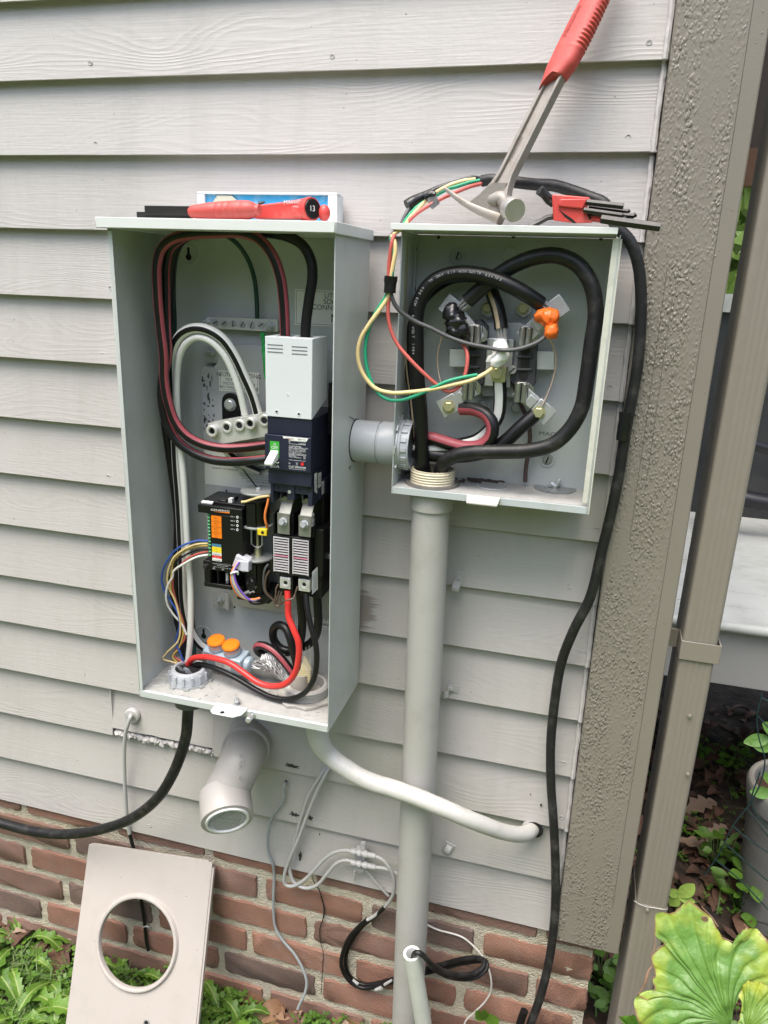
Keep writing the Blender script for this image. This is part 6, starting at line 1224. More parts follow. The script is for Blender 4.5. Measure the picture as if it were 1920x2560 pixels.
# cable clips left on the siding
def strip(pts, wv, th=.0011):
    b = B(); pts, _ = spline([Vector(p) for p in pts], [1]*len(pts), .0015); wv = Vector(wv); prev = None
    for i, p in enumerate(pts):
        t = (pts[min(i+1, len(pts)-1)]-pts[max(i-1, 0)]).normalized(); n_ = t.cross(wv).normalized()*th/2
        v_ = [b.bm.verts.new(x) for x in (p-wv/2-n_, p+wv/2-n_, p+wv/2+n_, p-wv/2+n_)]
        if prev:
            for k_ in range(4): b.face([prev[k_], prev[(k_+1) % 4], v_[(k_+1) % 4], v_[k_]])
        else: b.face(v_)
        prev = v_
    b.face(prev); return b
t1 = thing('cable_clip', 'empty one screw cable clip near the top of the conduit, curling downward', 'cable clip', q('K8', 290, 400, 0), 'empty clips on the siding')
wv = q('K8', 345, 330, 0)-q('K8', 265, 310, 0)
mk(strip([q('K8', 310, 300, .001), q('K8', 290, 400, -.002), q('K8', 272, 440, -.005), q('K8', 262, 480, -.013), q('K8', 250, 525, -.012), q('K8', 245, 520, -.004)], wv), 'band', COAX, t1); mk(B().hexbolt(q('K8', 292, 378, -.003), (0, -1, 0), .0038, .003), 'screw', COAX, t1)
t1 = thing('cable_clip', 'empty cable clip turned sideways beside the middle of the conduit', 'cable clip', q('K8', 200, 1600, 0), 'empty clips on the siding')
wv = q('K8', 290, 1650, 0)-q('K8', 295, 1575, 0)
mk(strip([q('K8', 292, 1610, -.001), q('K8', 215, 1592, -.002), q('K8', 185, 1600, -.006), q('K8', 178, 1650, -.015), q('K8', 140, 1672, -.017), q('K8', 108, 1650, -.010)], wv), 'band', COAX, t1); mk(B().hexbolt(q('K8', 210, 1600, -.004), (0, -1, 0), .0035, .003), 'screw', COAX, t1)
t1 = thing('cable_clip', 'empty square cable clip low on the siding under the entrance cable', 'cable clip', q('B3', 1050, 610, 0), 'empty clips on the siding')
b = B(); c = q('B3', 1050, 610, .001); dv, du = Vector((.82, 0, -.3)).normalized(), Vector((.3, 0, .82)).normalized(); b.obox(c, (dv, Y, du), (.010, .0015, .012)); mk(b, 'base', COAX, t1, .0005)
mk(strip([c+du*.008-Y*.002, c-Y*.009+du*.004-dv*.001, c-Y*.010-du*.006, c-Y*.004-du*.013], dv*.011), 'band', COAX, t1)
# ================================================================== TOOLS ON THE LIDS
# hammer: head resting on the meter box rim, handle leaning on the siding
HF, HC = q('T2', 1405, 480, -.112), q('T2', 1010, 480, -.085)
HA, HT = q('T2', 1180, 380, -.092), at(1497, -20, -.034)
ha = (HT-HA).normalized(); hh_ = (HF-HC); hh_ = (hh_-ha*hh_.dot(ha)).normalized(); hn = hh_.cross(ha).normalized()
if hn.y > 0: hn = -hn
hm_ = thing('claw_hammer', 'steel claw hammer with a red grip leaning on the siding above the meter box', 'hammer', HA)
def hp(a_, c_, n_=0): return HA+ha*a_+hh_*c_+hn*n_
Ls = (at(1395, 165, -.062)-HA).dot(ha)
def sidew(t): return .0165-.0045*min(1, t/(Ls))
b = B(); rings = []
for i in range(15):
    t = i/14; a_ = .006+(Ls+.03)*t; wv = .0125+.010*max(0, 1-t*6)**2; rings.append((a_, wv))
for (w0, w1, th) in ((-1, -.62, .0066), (.62, 1, .0066), (-.6199, .6199, .0022)):
    prev = None
    for a_, wv in rings:
        vs = [b.bm.verts.new(hp(a_, wv*x_, n_)) for x_, n_ in ((w0, th), (w1, th), (w1, -th), (w0, -th))]
        if prev:
            for k_ in range(4): b.face([prev[k_], prev[(k_+1) % 4], vs[(k_+1) % 4], vs[k_]])
        else: b.face(vs)
        prev = vs
    b.face(prev)
shaft = mk(b, 'shaft', HAMM, hm_, .0012)
b = B(); o = hp(Ls*.30, -.003, .0039); b.text('Milwaukee', o, .006, ux=ha, uz=hn.cross(ha)*1, width=.034); mk(b, 'engraving', mat('engraved dark', (.09, .075, .065), .7), shaft)
# grip: rounded section swept along the handle
b = B(); Lg = (HT-HA).length+.03; prev = None; n = 24
for i in range(61):
    t = i/60; a_ = Ls-.010+(Lg-Ls+.03)*t; w_ = .0185+.002*math.sin(t*5); th = .0128
    w_ *= min(1, .72+t*9*.28); 
    rb = .0011*math.sin(a_*1150) if t > .22 else 0
    ring = []
    for k_ in range(n):
        an = 6.283*k_/n; cs, sn_ = math.cos(an), math.sin(an); e_ = .75
        x_ = math.copysign(abs(cs)**e_, cs)*w_+.0006; y_ = math.copysign(abs(sn_)**e_, sn_)*th
        sk = -.026*(cs < 0)*abs(cs)*(1-t)**6 if i < 12 else 0     # the pointed lip of the grip runs down the back edge
        if cs > .25: x_ += rb*cs; y_ += rb*.5*sn_
        ring.append(b.bm.verts.new(hp(a_+sk, x_, y_)))
    if prev:
        for k_ in range(n): b.face([prev[k_], prev[(k_+1) % n], ring[(k_+1) % n], ring[k_]])
    else: b.face(ring)
    prev = ring
b.face(prev); gr = mk(b, 'grip', TOOLR, hm_, angle=50)
b = B(); b.text('Milwaukee', hp(Ls+.036, -.005, .0130), .007, ux=ha, uz=hn.cross(ha), width=.040); mk(b, 'grip_lettering', mat('dark red', (.30, .035, .03), .6), gr)
# head
b = B(); hd = (HF-HA); hd = hd.normalized(); r_ = .0135
dF = Vector((.52, -.80, -.22)).normalized()
fc_ = q('T2', 1420, 490, -.128)
b.lathe(fc_-dF*.034, dF, [(0, .0085), (.010, .0088), (.016, .0125), (.019, .0150), (.031, .0152), (.034, .0142)], 30)
hf = mk(b, 'striking_face', HAMF, hm_)
b = B()
neck = fc_-dF*.030
p = [neck, hp(.004, .012, 0), hp(.0, -.002, 0), hp(-.002, -.016, .001)]
b.tube(p, [.0085, .0115, .0125, .0105], 16, step=.002)
# claw: two flat curved prongs side by side, thinning to a point
cl = [q('T2', 1255, 600, -.108), q('T2', 1160, 560, -.104), q('T2', 1020, 500, -.097), q('T2', 880, 430, -.090), q('T2', 760, 350, -.083), q('T2', 670, 280, -.077), q('T2', 615, 240, -.073)]
pts, ww = spline(cl, [.0095, .0110, .0105, .0095, .0080, .0062, .0045], .003); prev = None
cw = Vector((.25, .95, -.1)).normalized()
for i, p_ in enumerate(pts):
    t = (pts[min(i+1, len(pts)-1)]-pts[max(i-1, 0)]).normalized(); c_w = (cw-t*cw.dot(t)).normalized(); up_ = t.cross(c_w)
    if up_.z < 0: up_ = -up_
    th = .0068*(1-.72*i/len(pts)); wv = ww[i]
    vs = [b.bm.verts.new(p_+c_w*wv*s0+up_*th*s1) for s0, s1 in ((-1, -.4), (-.8, -1), (.8, -1), (1, -.4), (1, .6), (.85, 1), (-.85, 1), (-1, .6))]
    if prev:
        for k_ in range(8): b.face([prev[k_], prev[(k_+1) % 8], vs[(k_+1) % 8], vs[k_]])
    else: b.face(vs)
    prev = vs
b.face(prev)
b.prism([q('T2', a_, b_, -.101) for a_, b_ in ((1150, 170), (1075, 230), (1010, 300), (900, 385), (1090, 470), (1240, 575), (1320, 470), (1285, 320), (1290, 250), (1330, 170))], (0, .011, 0))
hd_ = mk(b, 'claw_head', HAMM, hm_, .0008, angle=45)
b = B(); b.tube([hp(.010, -.010, .0045), hp(.018, .004, .0045)], .0012, 6, smooth=False); b.tube([hp(.004, -.022, .0042), hp(.010, -.008, .0045)], .001, 6, smooth=False); mk(b, 'grooves', DARKHOLE, hd_)

# hex key set in its red holder at the right end of the rim
hk = thing('hex_key_set', 'hex keys bunched in a red holder at the right end of the meter box', 'hex keys', q('T3', 480, 400, -.1))
b = B(); yA = -.121
outl = [(275, 225), (300, 212), (690, 245), (718, 262), (715, 300), (655, 400), (745, 500), (740, 540), (540, 545), (290, 515)]
b.prism([q('T3', a_, b_, yA) for a_, b_ in outl], (0, .020, .002)); b.prism([q('T3', a_, b_, yA-.0001) for a_, b_ in ((365, 265), (690, 262), (640, 385), (345, 352))], (0, -.0035, 0), .93)
b.obox(q('T3', 795, 480, yA+.012), (Vector((.95, 0, -.1)).normalized(), Y, Vector((.1, 0, .95)).normalized()), (.009, .008, .0055)); mk(b, 'holder', TOOLR2, hk, .0012)
b = B(); b.prism([q('T3', a_, b_, yA-.0003) for a_, b_ in ((345, 375), (400, 420), (520, 500), (560, 545), (520, 545), (420, 470))], (0, .0002, 0)); 
for a_, b_ in ((715, 485), (700, 455)): b.lathe(q('T3', a_, b_, yA-.0003), (0, -1, 0), [(0, .0018), (.0002, .0018)], 12)
mk(b, 'holder_slot', DARKHOLE, hk)
def hexkey(pts, r_):
    b = B(); b.tube(pts, r_, 6, smooth=False); mk(b, 'hex_key', HEXK, hk, .0003, angle=20)
hexkey([q('T3', 660, 300, yA+.002), q('T3', 1100, 350, yA)], .0042)
hexkey([q('T3', 700, 350, yA+.012), q('T3', 1150, 408, yA+.012), q('T3', 1172, 392, yA+.012)], .0030)
hexkey([q('T3', 640, 392, yA-.004), q('T3', 1080, 455, yA-.005), q('T3', 1098, 442, yA-.005)], .0036)
hexkey([q('T3', 660, 420, yA+.006), q('T3', 1215, 462, yA+.006), q('T3', 1245, 440, yA+.006)], .0034)
hexkey([q('T3', 680, 430, yA+.004), q('T3', 1115, 488, yA+.003), q('T3', 1135, 474, yA+.003)], .0022)
hexkey([q('T3', 840, 495, yA-.004), q('T3', 1040, 525, yA-.005), q('T3', 1525, 590, yA-.008)], .0060)
hexkey([q('T3', 290, 470, yA+.008), q('T3', 220, 480, yA+.006), q('T3', 120, 535, yA+.002), q('T3', 10, 590, yA-.002)], .0042)
hexkey([q('T3', 290, 330, yA+.006), q('T3', 230, 290, yA+.004), q('T3', 180, 220, yA-.002), q('T3', 120, 180, yA-.010)], .0046)
hexkey([q('T3', 300, 270, yA+.014), q('T3', 240, 235, yA+.012), q('T3', 150, 135, yA+.006)], .0040)
# folding tool with a bulged red grip on the tall cabinet lid
yL = -.172
rg = thing('folding_tool', 'black bladed folding tool with a bulged red rubber grip on the tall cabinet lid', 'hand tool', q('T1', 690, 250, yL))
ga, gb_ = q('T1', 428, 222, yL), q('T1', 985, 205, yL); gd = (gb_-ga).normalized(); gl = (gb_-ga).length
prof = [(0, .0085), (.03, .0115), (.12, .0135), (.3, .0165), (.395, .0170), (.405, .0164), (.415, .0172), (.49, .0178), (.50, .0171), (.51, .0178), (.58, .0180), (.59, .0173), (.60, .0180), (.68, .0183), (.76, .0183), (.77, .0175), (.78, .0183), (.86, .0172), (.92, .0140), (.95, .0105), (.975, .0108), (1, .0100)]
mk(B().lathe(ga, gd, [(t*gl, r_*.70) for t, r_ in prof], 28), 'grip', TOOLR, rg)
b = B(); u0, u1 = q('T1', 82, 212, yL), q('T1', 440, 216, yL); e = (u1-u0).normalized(); m_ = Vector((-e.z, 0, e.x)); b.obox((u0+u1)/2, (e, Y, m_), ((u1-u0).length/2, .0045, .0062)); b.prism([q('T1', 82, 195, yL-.004), q('T1', 95, 185, yL-.004), q('T1', 150, 180, yL-.004), q('T1', 160, 198, yL-.004), q('T1', 82, 200, yL-.004)], (0, .008, 0)); mk(b, 'upper_blade', HEXK, rg, .0008)
b = B(); u0, u1 = q('T1', 10, 245, yL), q('T1', 440, 252, yL); e = (u1-u0).normalized(); m_ = Vector((-e.z, 0, e.x)); b.obox((u0+u1)/2+Y*.002, (e, Y, m_), ((u1-u0).length/2, .004, .0040)); b.prism([q('T1', 8, 240, yL), q('T1', 22, 232, yL), q('T1', 40, 242, yL)], (0, .006, 0)); mk(b, 'lower_blade', HEXK, rg, .0008)
rt = thing('nut_driver_case', 'boxy red tool with a round black end disc marked 13 behind the bulged grip', 'hand tool', q('T1', 1200, 230, -.13))
yT = -.150
b = B(); b.prism([q('T1', a_, b_, yT) for a_, b_ in ((930, 275), (930, 200), (985, 165), (1180, 140), (1310, 118), (1390, 108), (1400, 280))], (0, .026, 0)); b.prism([q('T1', a_, b_, yT-.0002) for a_, b_ in ((1240, 180), (1265, 170), (1345, 178), (1345, 262), (1330, 272), (1245, 268))], (0, -.0045, 0), .92)
mk(b, 'body', TOOLR2, rt, .002)
ec = q('T1', 1400, 200, yT+.004); ed = Vector((.86, -.50, .05)).normalized()
b = B(); b.lathe(ec-ed*.014, ed, [(0, .0150), (.012, .0160), (.016, .0150)], 26); b.ball(ec+Vector((.014, .012, -.004)), .011, (.8, .7, 1), 14, 10); mk(b, 'end_cap', TOOLR2, rt)
dk = mk(B().lathe(ec+ed*.0022, ed, [(0, .0132), (.0016, .0125)], 26), 'end_disc', BLACKP, rt)
e_u = Vector((0, 0, 1)).cross(-ed)*1; e_u = ed.cross(Vector((0, 0, 1))).normalized()*-1; 
if e_u.x < 0: e_u = -e_u
b = B(); b.text('13', ec+ed*.0040-e_u*.005-Vector((0, 0, .003)), .0075, ux=e_u, uz=ed.cross(e_u)*(1 if ed.cross(e_u).z > 0 else -1)); mk(b, 'disc_number', WINK, dk)
b = B(); b.text('Milwaukee', q('T1', 1180, 162, yT-.0002), .0055, ux=q('T1', 1290, 145, yT)-q('T1', 1180, 155, yT), width=.032); mk(b, 'tool_lettering', WINK, rt)
# shallow white tray with a scuffed blue inside, standing against the siding
yS = -.012
tr = thing('window_tray', 'white framed shallow tray with a scuffed blue inside behind the red tools', 'tray', q('T1', 1050, 280, yS))
o4 = [q('T1', 490, 60, yS-.02), q('T1', 1610, 75, yS-.02), q('T1', 1610, 330, yS-.02), q('T1', 490, 330, yS-.02)]
X0, X1 = q('T1', 492, 150, -.032).x, q('T1', 1608, 150, -.032).x; ZT = q('T1', 1050, 66, -.032).z; ZB = CZ1+.013
b = B(); b.box(X0, X1, -.034, -.016, ZT-.0035, ZT); b.box(X0, X0+.013, -.034, -.016, ZB, ZT-.0037); b.box(X1-.015, X1, -.034, -.016, ZB, ZT-.0037); b.box(X0, X1, -.0158, -.004, ZB, ZT-.002); mk(b, 'frame', mat('chalky white vinyl', (.66, .68, .69), .45, 0, .06, 30, dirt=(.45, .46, .47), dscale=50, damt=.5), tr, .001)
bl2 = mat('scuffed blue', (.04, .33, .62), .35, 0, .25, 24, .0004, 80, dirt=(.42, .56, .62), dscale=44, damt=.6)
b = B(); b.box(X0+.0132, X1-.0152, -.0290, -.0162, ZB, ZT-.0039); mk(b, 'blue_panel', bl2, tr)
b = B(); c = q('T1', 715, 115, -.013); b.prism([q('T1', 620, 140, -.0295), q('T1', 655, 92, -.0295), q('T1', 770, 95, -.0295), q('T1', 815, 140, -.0295), q('T1', 815, 230, -.0295), q('T1', 620, 230, -.0295)], (0, -.003, 0)); mk(b, 'cream_patch', mat('cream plastic', (.52, .50, .40), .5, 0, .1, 40), tr, .0006)
b = B(); b.tube(P('T1', (975, 155, -.03), (1060, 140, -.026), (1200, 120, -.022), (1290, 112, -.02)), .0022, 6); mk(b, 'cord', BLACK, tr)

# ================================================================== LEANING METER COVER
mc = thing('meter_cover', 'tan steel meter box cover with a large round hole leaning on the brick', 'meter cover', q('B2', 800, 1000, -.15))
TA, TB = q('B2', 527, 120, -.022), q('B2', 1258, 228, -.012)
cx_ax = (TB-TA); cw_ = cx_ax.length; cx_ax.normalize()
BA = at(150, 2600, -.20); dn = BA-TA; dn = (dn-cx_ax*dn.dot(cx_ax)).normalized(); cn = cx_ax.cross(dn); 
if cn.y > 0: cn = -cn
CHT = .375; FD = .012
def mp_(s, t, n_=0): return TA+cx_ax*s+dn*t+cn*n_
hcx, hct, hr = None, None, .0
hl, hr2 = q('B2', 590, 715, -.10), q('B2', 1040, 715, -.10)
def on_plane(view, a_, b_):
    u_, v_ = VIEW[view][0]+a_*VIEW[view][2], VIEW[view][1]+b_*VIEW[view][2]; d_ = CAMR @ Vector(((u_-960)/FPX, -(v_-1280)/FPX, -1)); k_ = (TA-CAMP).dot(cn)/d_.dot(cn); p_ = CAMP+d_*k_-TA; return p_.dot(cx_ax), p_.dot(dn)
L1, R1, T1_, B1_ = on_plane('B2', 580, 715), on_plane('B2', 1045, 720), on_plane('B2', 830, 430), on_plane('B2', 810, 985)
hcx, hct = (L1[0]+R1[0])/2, (T1_[1]+B1_[1])/2; hr = ((R1[0]-L1[0])+(B1_[1]-T1_[1]))/4
COVER = mat('tan grey cover paint', (.43, .39, .36), .42, 0, .03, 6, .00005, 400, dirt=(.33, .29, .25), dscale=16, damt=.35)
b = B(); n = 64; inner, outer, lip = [], [], []
for i in range(n):
    an = 6.28318*i/n; cs, sn_ = math.cos(an), math.sin(an)
    # square outline met by rays from the hole centre
    ks = []
    if cs > 1e-6: ks.append((cw_-hcx)/cs)
    if cs < -1e-6: ks.append(-hcx/cs)
    if sn_ > 1e-6: ks.append((CHT-hct)/sn_)
    if sn_ < -1e-6: ks.append(-hct/sn_)
    k_ = min(x_ for x_ in ks if x_ > 0)
    outer.append(b.bm.verts.new(mp_(hcx+cs*k_, hct+sn_*k_)))
    inner.append([b.bm.verts.new(mp_(hcx+cs*(hr+dr), hct+sn_*(hr+dr), dz)) for dr, dz in ((.0065, 0), (.0055, .003), (.003, .0068), (.0005, .0074), (-.003, .0060), (-.0045, .002), (-.0045, -.004))])
for i in range(n):
    j = (i+1) % n; b.face([outer[i], outer[j], inner[j][0], inner[i][0]])
    for k_ in range(6): b.face([inner[i][k_], inner[j][k_], inner[j][k_+1], inner[i][k_+1]])
cor = [b.bm.verts.new(mp_(s, t, 0)) for s, t in ((0, 0), (cw_, 0), (cw_, CHT), (0, CHT))]
# corners between neighbouring outline points
for c_, (s, t) in zip(cor, ((0, 0), (cw_, 0), (cw_, CHT), (0, CHT))):
    best = sorted(range(n), key=lambda i: (outer[i].co-c_.co).length)[:2]; i0, i1 = best
    if (i0+1) % n == i1 or (i1+1) % n == i0: b.face([outer[i0], c_, outer[i1]])
def wallstrip(s0, t0, s1, t1, th=.0012):
    p = [mp_(s0, t0, -.0003), mp_(s1, t1, -.0003)]; b.prism([p[0], p[1], p[1]-cn*FD, p[0]-cn*FD], (dn if abs(s1-s0) > abs(t1-t0) else cx_ax)*th)
wallstrip(.001, 0, cw_-.001, 0); wallstrip(0, .004, 0, CHT-.002); wallstrip(cw_-.0012, .004, cw_-.0012, CHT-.002)
b.obox(mp_(cw_*.5, -.0006, -.004), (cx_ax, dn, cn), (cw_*.47, .0022, .0035)); b.obox(mp_(cw_+.002, CHT*.5, -.006), (cx_ax, dn, cn), (.0022, CHT*.47, .004))
mk(b, 'cover_plate', COVER, mc, .0005, angle=40)
c = on_plane('B2', 868, 1178); b = B(); b.torus(mp_(c[0], c[1], .0004), cn, .0055, .0016, 18, 6); mk(b, 'seal_hole_rim', ALUD, mc); mk(B().lathe(mp_(c[0], c[1], .0004), cn, [(0, .0045), (.0004, .0045)], 14), 'seal_hole', DARKHOLE, mc)
b = B(); 
for a_, b_ in ((1102, 428), (875, 1080), (560, 690), (715, 315), (1165, 745)): c = on_plane('B2', a_, b_); b.ball(mp_(c[0], c[1], .0002), .0018, (1, .5, 1), 8, 5)
mk(b, 'paint_nibs', COVER, mc)

# ================================================================== PLANTS, LEAVES AND THE BACK GARDEN
def leafmat(name, c0, c1, rough=.45, trans=.25):
    m = bpy.data.materials.new(name); MATS[name] = m; m.use_nodes = True; t = m.node_tree; b = t.nodes['Principled BSDF']
    oi = nn(t, 'ObjectInfo'); tc = nn(t, 'TexCoord'); n1 = nn(t, 'TexNoise', Scale=30., Detail=4.); t.links.new(tc.outputs['Object'], n1.inputs['Vector'])
    at_ = nn(t, 'Attribute', attribute_name='tone'); ad = vmath(t, 'ADD', vmath(t, 'MULTIPLY', n1.outputs['Fac'], .6), vmath(t, 'MULTIPLY', at_.outputs['Fac'], .6))
    mx = nn(t, 'Mix', data_type='RGBA'); mx.inputs[6].default_value = (*c0, 1); mx.inputs[7].default_value = (*c1, 1); t.links.new(vmath(t, 'SUBTRACT', ad, .1), mx.inputs[0])
    t.links.new(mx.outputs[2], b.inputs['Base Color']); b.inputs['Roughness'].default_value = rough
    n2 = nn(t, 'TexNoise', Scale=160., Detail=3.); t.links.new(tc.outputs['Object'], n2.inputs['Vector']); bp = nn(t, 'Bump', Strength=1., Distance=.0015); t.links.new(n2.outputs['Fac'], bp.inputs['Height']); t.links.new(bp.outputs[0], b.inputs['Normal'])
    tr_ = nn(t, 'BsdfTranslucent'); t.links.new(mx.outputs[2], tr_.inputs[0]); ms_ = nn(t, 'MixShader'); ms_.inputs[0].default_value = trans
    out = t.nodes['Material Output']; t.links.new(b.outputs[0], ms_.inputs[1]); t.links.new(tr_.outputs[0], ms_.inputs[2]); t.links.new(ms_.outputs[0], out.inputs[0]); return m
WEED = leafmat('dandelion green', (.055, .13, .018), (.16, .30, .035)); RIBM = leafmat('leaf midrib', (.22, .32, .08), (.34, .42, .14))
CLOV = leafmat('clover green', (.045, .11, .015), (.13, .26, .03)); GRASS = leafmat('grass green', (.05, .12, .018), (.15, .25, .05)); CLIP = leafmat('grass clippings', (.10, .16, .05), (.22, .30, .12), .6)
DRY = leafmat('dry leaf', (.13, .065, .032), (.30, .17, .09), .65, .12); DRY2 = leafmat('faded leaf', (.22, .15, .105), (.40, .29, .21), .7, .1); LITTER = leafmat('leaf litter', (.045, .026, .018), (.17, .085, .05), .8, .05)
class LB(B):
    def __init__(s): super().__init__(); s.tone = s.bm.faces.layers.float.new('tone'); s.tv = .5
    def lf(s, vs, mi=0):
        f = s.face(vs, mi)
        if f: f[s.tone] = s.tv
def lmk(b, name, mats, parent=None): return mk(b, name, mats, parent, angle=180)
def dleaf(b, base, yaw, L, Wd, rise, droop, lobes=True, rib=True):
    """one dandelion leaf: toothed outline, folded along the midrib"""
    b.tv = rnd.random(); fw = Vector((math.cos(yaw), math.sin(yaw), 0)); sd = Vector((-fw.y, fw.x, 0)); n = 22; prev = None; ph = rnd.random()
    for i in range(n+1):
        t = i/n; p = base+fw*L*t*(1-.15*t)+Z*(rise*math.sin(min(1, t*1.1)*1.9)*L-droop*L*t*t)
        w_ = Wd*(math.sin(math.pi*min(1, t*.93+.05))**.8)*(.35+.65*t)
        if lobes: 
            k_ = (t*6.5+ph) % 1; w_ *= .45+.55*k_ if t < .85 else .9
        fold = .35+.1*math.sin(i)
        a_ = b.bm.verts.new(p-sd*w_+Z*w_*fold+Z*.002*rnd.uniform(-1, 1)); c_ = b.bm.verts.new(p+sd*w_+Z*w_*fold+Z*.002*rnd.uniform(-1, 1)); m0 = b.bm.verts.new(p-sd*.0016); m1 = b.bm.verts.new(p+sd*.0016)
        if prev: b.lf([prev[0], a_, m0, prev[1]]); b.lf([prev[1], m0, m1, prev[2]], 1 if rib else 0); b.lf([prev[2], m1, c_, prev[3]])
        prev = (a_, m0, m1, c_)
def dandelion(x, y, nl, L, label, yaw0=None, spread=6.283):
    z = gz(x, y); b = LB()
    for i in range(nl):
        yw = (yaw0 if yaw0 is not None else 0)+spread*(i/nl-.5)+rnd.uniform(-.3, .3); l = L*rnd.uniform(.6, 1.1)
        dleaf(b, Vector((x, y, z-.002)), yw, l, l*rnd.uniform(.14, .2), rnd.uniform(.12, .55), rnd.uniform(.1, .5))
    t = thing('dandelion_plant', label, 'weed', (x, y, z), 'dandelions at the foot of the wall'); lmk(b, 'leaves', [WEED, RIBM], t)
    c_ = B(); c_.ball((x, y, z), .008, (1, 1, .7), 8, 6); mk(c_, 'crown', RIBM, t)
spots = [((60, 2340), 'left of the cover against the brick, its leaves lying along the ground'), ((150, 2440), 'just left of the tan cover, with the biggest bright leaves'), ((60, 2530), 'in the bottom left corner of the view'),
         ((330, 2420), 'seen through the round hole of the cover, left of centre'), ((400, 2500), 'seen low in the round hole of the cover'), ((560, 2440), 'at the right edge of the cover against the brick'), ((590, 2530), 'at the bottom edge right of the cover'), ((560, 2560), 'half hidden behind the lower right of the cover'), ((180, 2560), 'at the bottom edge left of the cover')]
for (u_, v_), txt in spots:
    p = atz(u_, v_, -1.30); y_ = min(p.y, -.012); dandelion(p.x, y_, rnd.randint(12, 17), rnd.uniform(.13, .19), 'green dandelion '+txt, -1.57, 4.6)
p = atz(455, 2260, -1.2)
b = LB(); dleaf(b, Vector((at(478, 2270, -.004).x, -.004, at(470, 2270, -.004).z)), 2.6, .045, .012, .5, .2, False); o = lmk(b, 'weed_leaf', [WEED, RIBM]); tag(o, 'single small green leaf poking out at the upper left edge of the tan cover', 'leaf')
# clover, grass and clippings: uncounted ground cover
def scatter(fn, n, x0, x1, y0, y1, keep=lambda x, y: True):
    for i in range(n):
        x, y = rnd.uniform(x0, x1), rnd.uniform(y0, y1)
        if keep(x, y): fn(x, y, gz(x, y))
b = LB()
def clover(x, y, z):
    h_ = rnd.uniform(.006, .045); b.tv = rnd.random(); c_ = Vector((x+rnd.uniform(-.01, .01), y+rnd.uniform(-.01, .01), z+h_)); b.tube([(x, y, z), c_], .0005, 4, smooth=False)
    for k_ in range(3):
        an = 2.094*k_+rnd.random(); r_ = rnd.uniform(.004, .0085); d_ = Vector((math.cos(an), math.sin(an), rnd.uniform(-.2, .5))); s_ = Vector((-d_.y, d_.x, 0))
        b.lf([b.bm.verts.new(v) for v in (c_, c_+d_*r_*.7+s_*r_*.55, c_+d_*r_*1.5+s_*r_*.5+Z*.001, c_+d_*r_*1.7, c_+d_*r_*1.5-s_*r_*.5+Z*.001, c_+d_*r_*.7-s_*r_*.55)])
dens = lambda x, y: noise.noise((x*7, y*7, 5)) > -.12+rnd.uniform(-.2, .2)
scatter(clover, 700, -1.25, -.28, -.30, -.005, dens); scatter(clover, 420, -.32, .05, -.10, -.005, dens); scatter(clover, 1100, .45, 1.5, .05, 1.4, lambda x, y: noise.noise((x*6, y*6, 1)) > .02)
o = lmk(b, 'clover', [CLOV]); tag(o, 'patchy small clover and weeds on the soil', 'ground cover', None, 'stuff')
b = LB()
def blade(x, y, z, lie=False):
    b.tv = rnd.random(); an = rnd.uniform(0, 6.28); l = rnd.uniform(.03, .08); d_ = Vector((math.cos(an), math.sin(an), 0)); s_ = Vector((-d_.y, d_.x, 0))*rnd.uniform(.0012, .0026); up_ = rnd.uniform(.02, .15) if lie else rnd.uniform(.6, 1.4); p0 = Vector((x, y, z+(rnd.uniform(.005, .03) if lie else 0))); prev = None
    for k_ in range(5):
        t = k_/4; p = p0+d_*l*t*(.5+.5*t)+Z*(up_*l*(t-.55*t*t)); w_ = 1-t*.9; vs = (b.bm.verts.new(p-s_*w_), b.bm.verts.new(p+s_*w_))
        if prev: b.lf([prev[0], vs[0], vs[1], prev[1]], 1 if lie else 0)
        prev = vs
scatter(blade, 3200, -1.3, -.2, -.34, -.01, dens); scatter(lambda x, y, z: blade(x, y, z, True), 4200, -1.3, -.35, -.34, -.04, lambda x, y: noise.noise((x*4, y*4, 9)) > -.1); scatter(blade, 260, -.3, .3, -.12, -.01); scatter(blade, 300, .45, 1.5, .1, 1.5)
o = lmk(b, 'grass', [GRASS, CLIP]); tag(o, 'thin grass and pale clippings at the foot of the brick', 'grass', None, 'stuff')
def dryleaf(b, c, yaw, L, curl, tilt, lobed=False):
    b.tv = rnd.random(); fw = Vector((math.cos(yaw), math.sin(yaw), tilt)).normalized(); sd = Vector((-math.sin(yaw), math.cos(yaw), rnd.uniform(-.4, .4))).normalized(); up_ = fw.cross(sd); n = 12; prev = None; Wd = L*rnd.uniform(.22, .34)
    for i in range(n+1):
        t = i/n; w_ = Wd*math.sin(math.pi*min(.99, .04+t*.95))**.8
        if lobed: w_ *= .42+.58*abs(math.sin(i*.95+c.x*9))**1.5
        p = c+fw*L*(t-.5)+up_*curl*L*math.sin(t*3.1); row = [b.bm.verts.new(p+sd*w_*s_+up_*(curl*1.6*w_*s_*s_+.003*noise.noise((i*.6, s_*2, c.x*50)))) for s_ in (-1, -.5, 0, .5, 1)]
        if prev:
            for k_ in range(4): b.lf([prev[k_], row[k_], row[k_+1], prev[k_+1]])
        prev = row
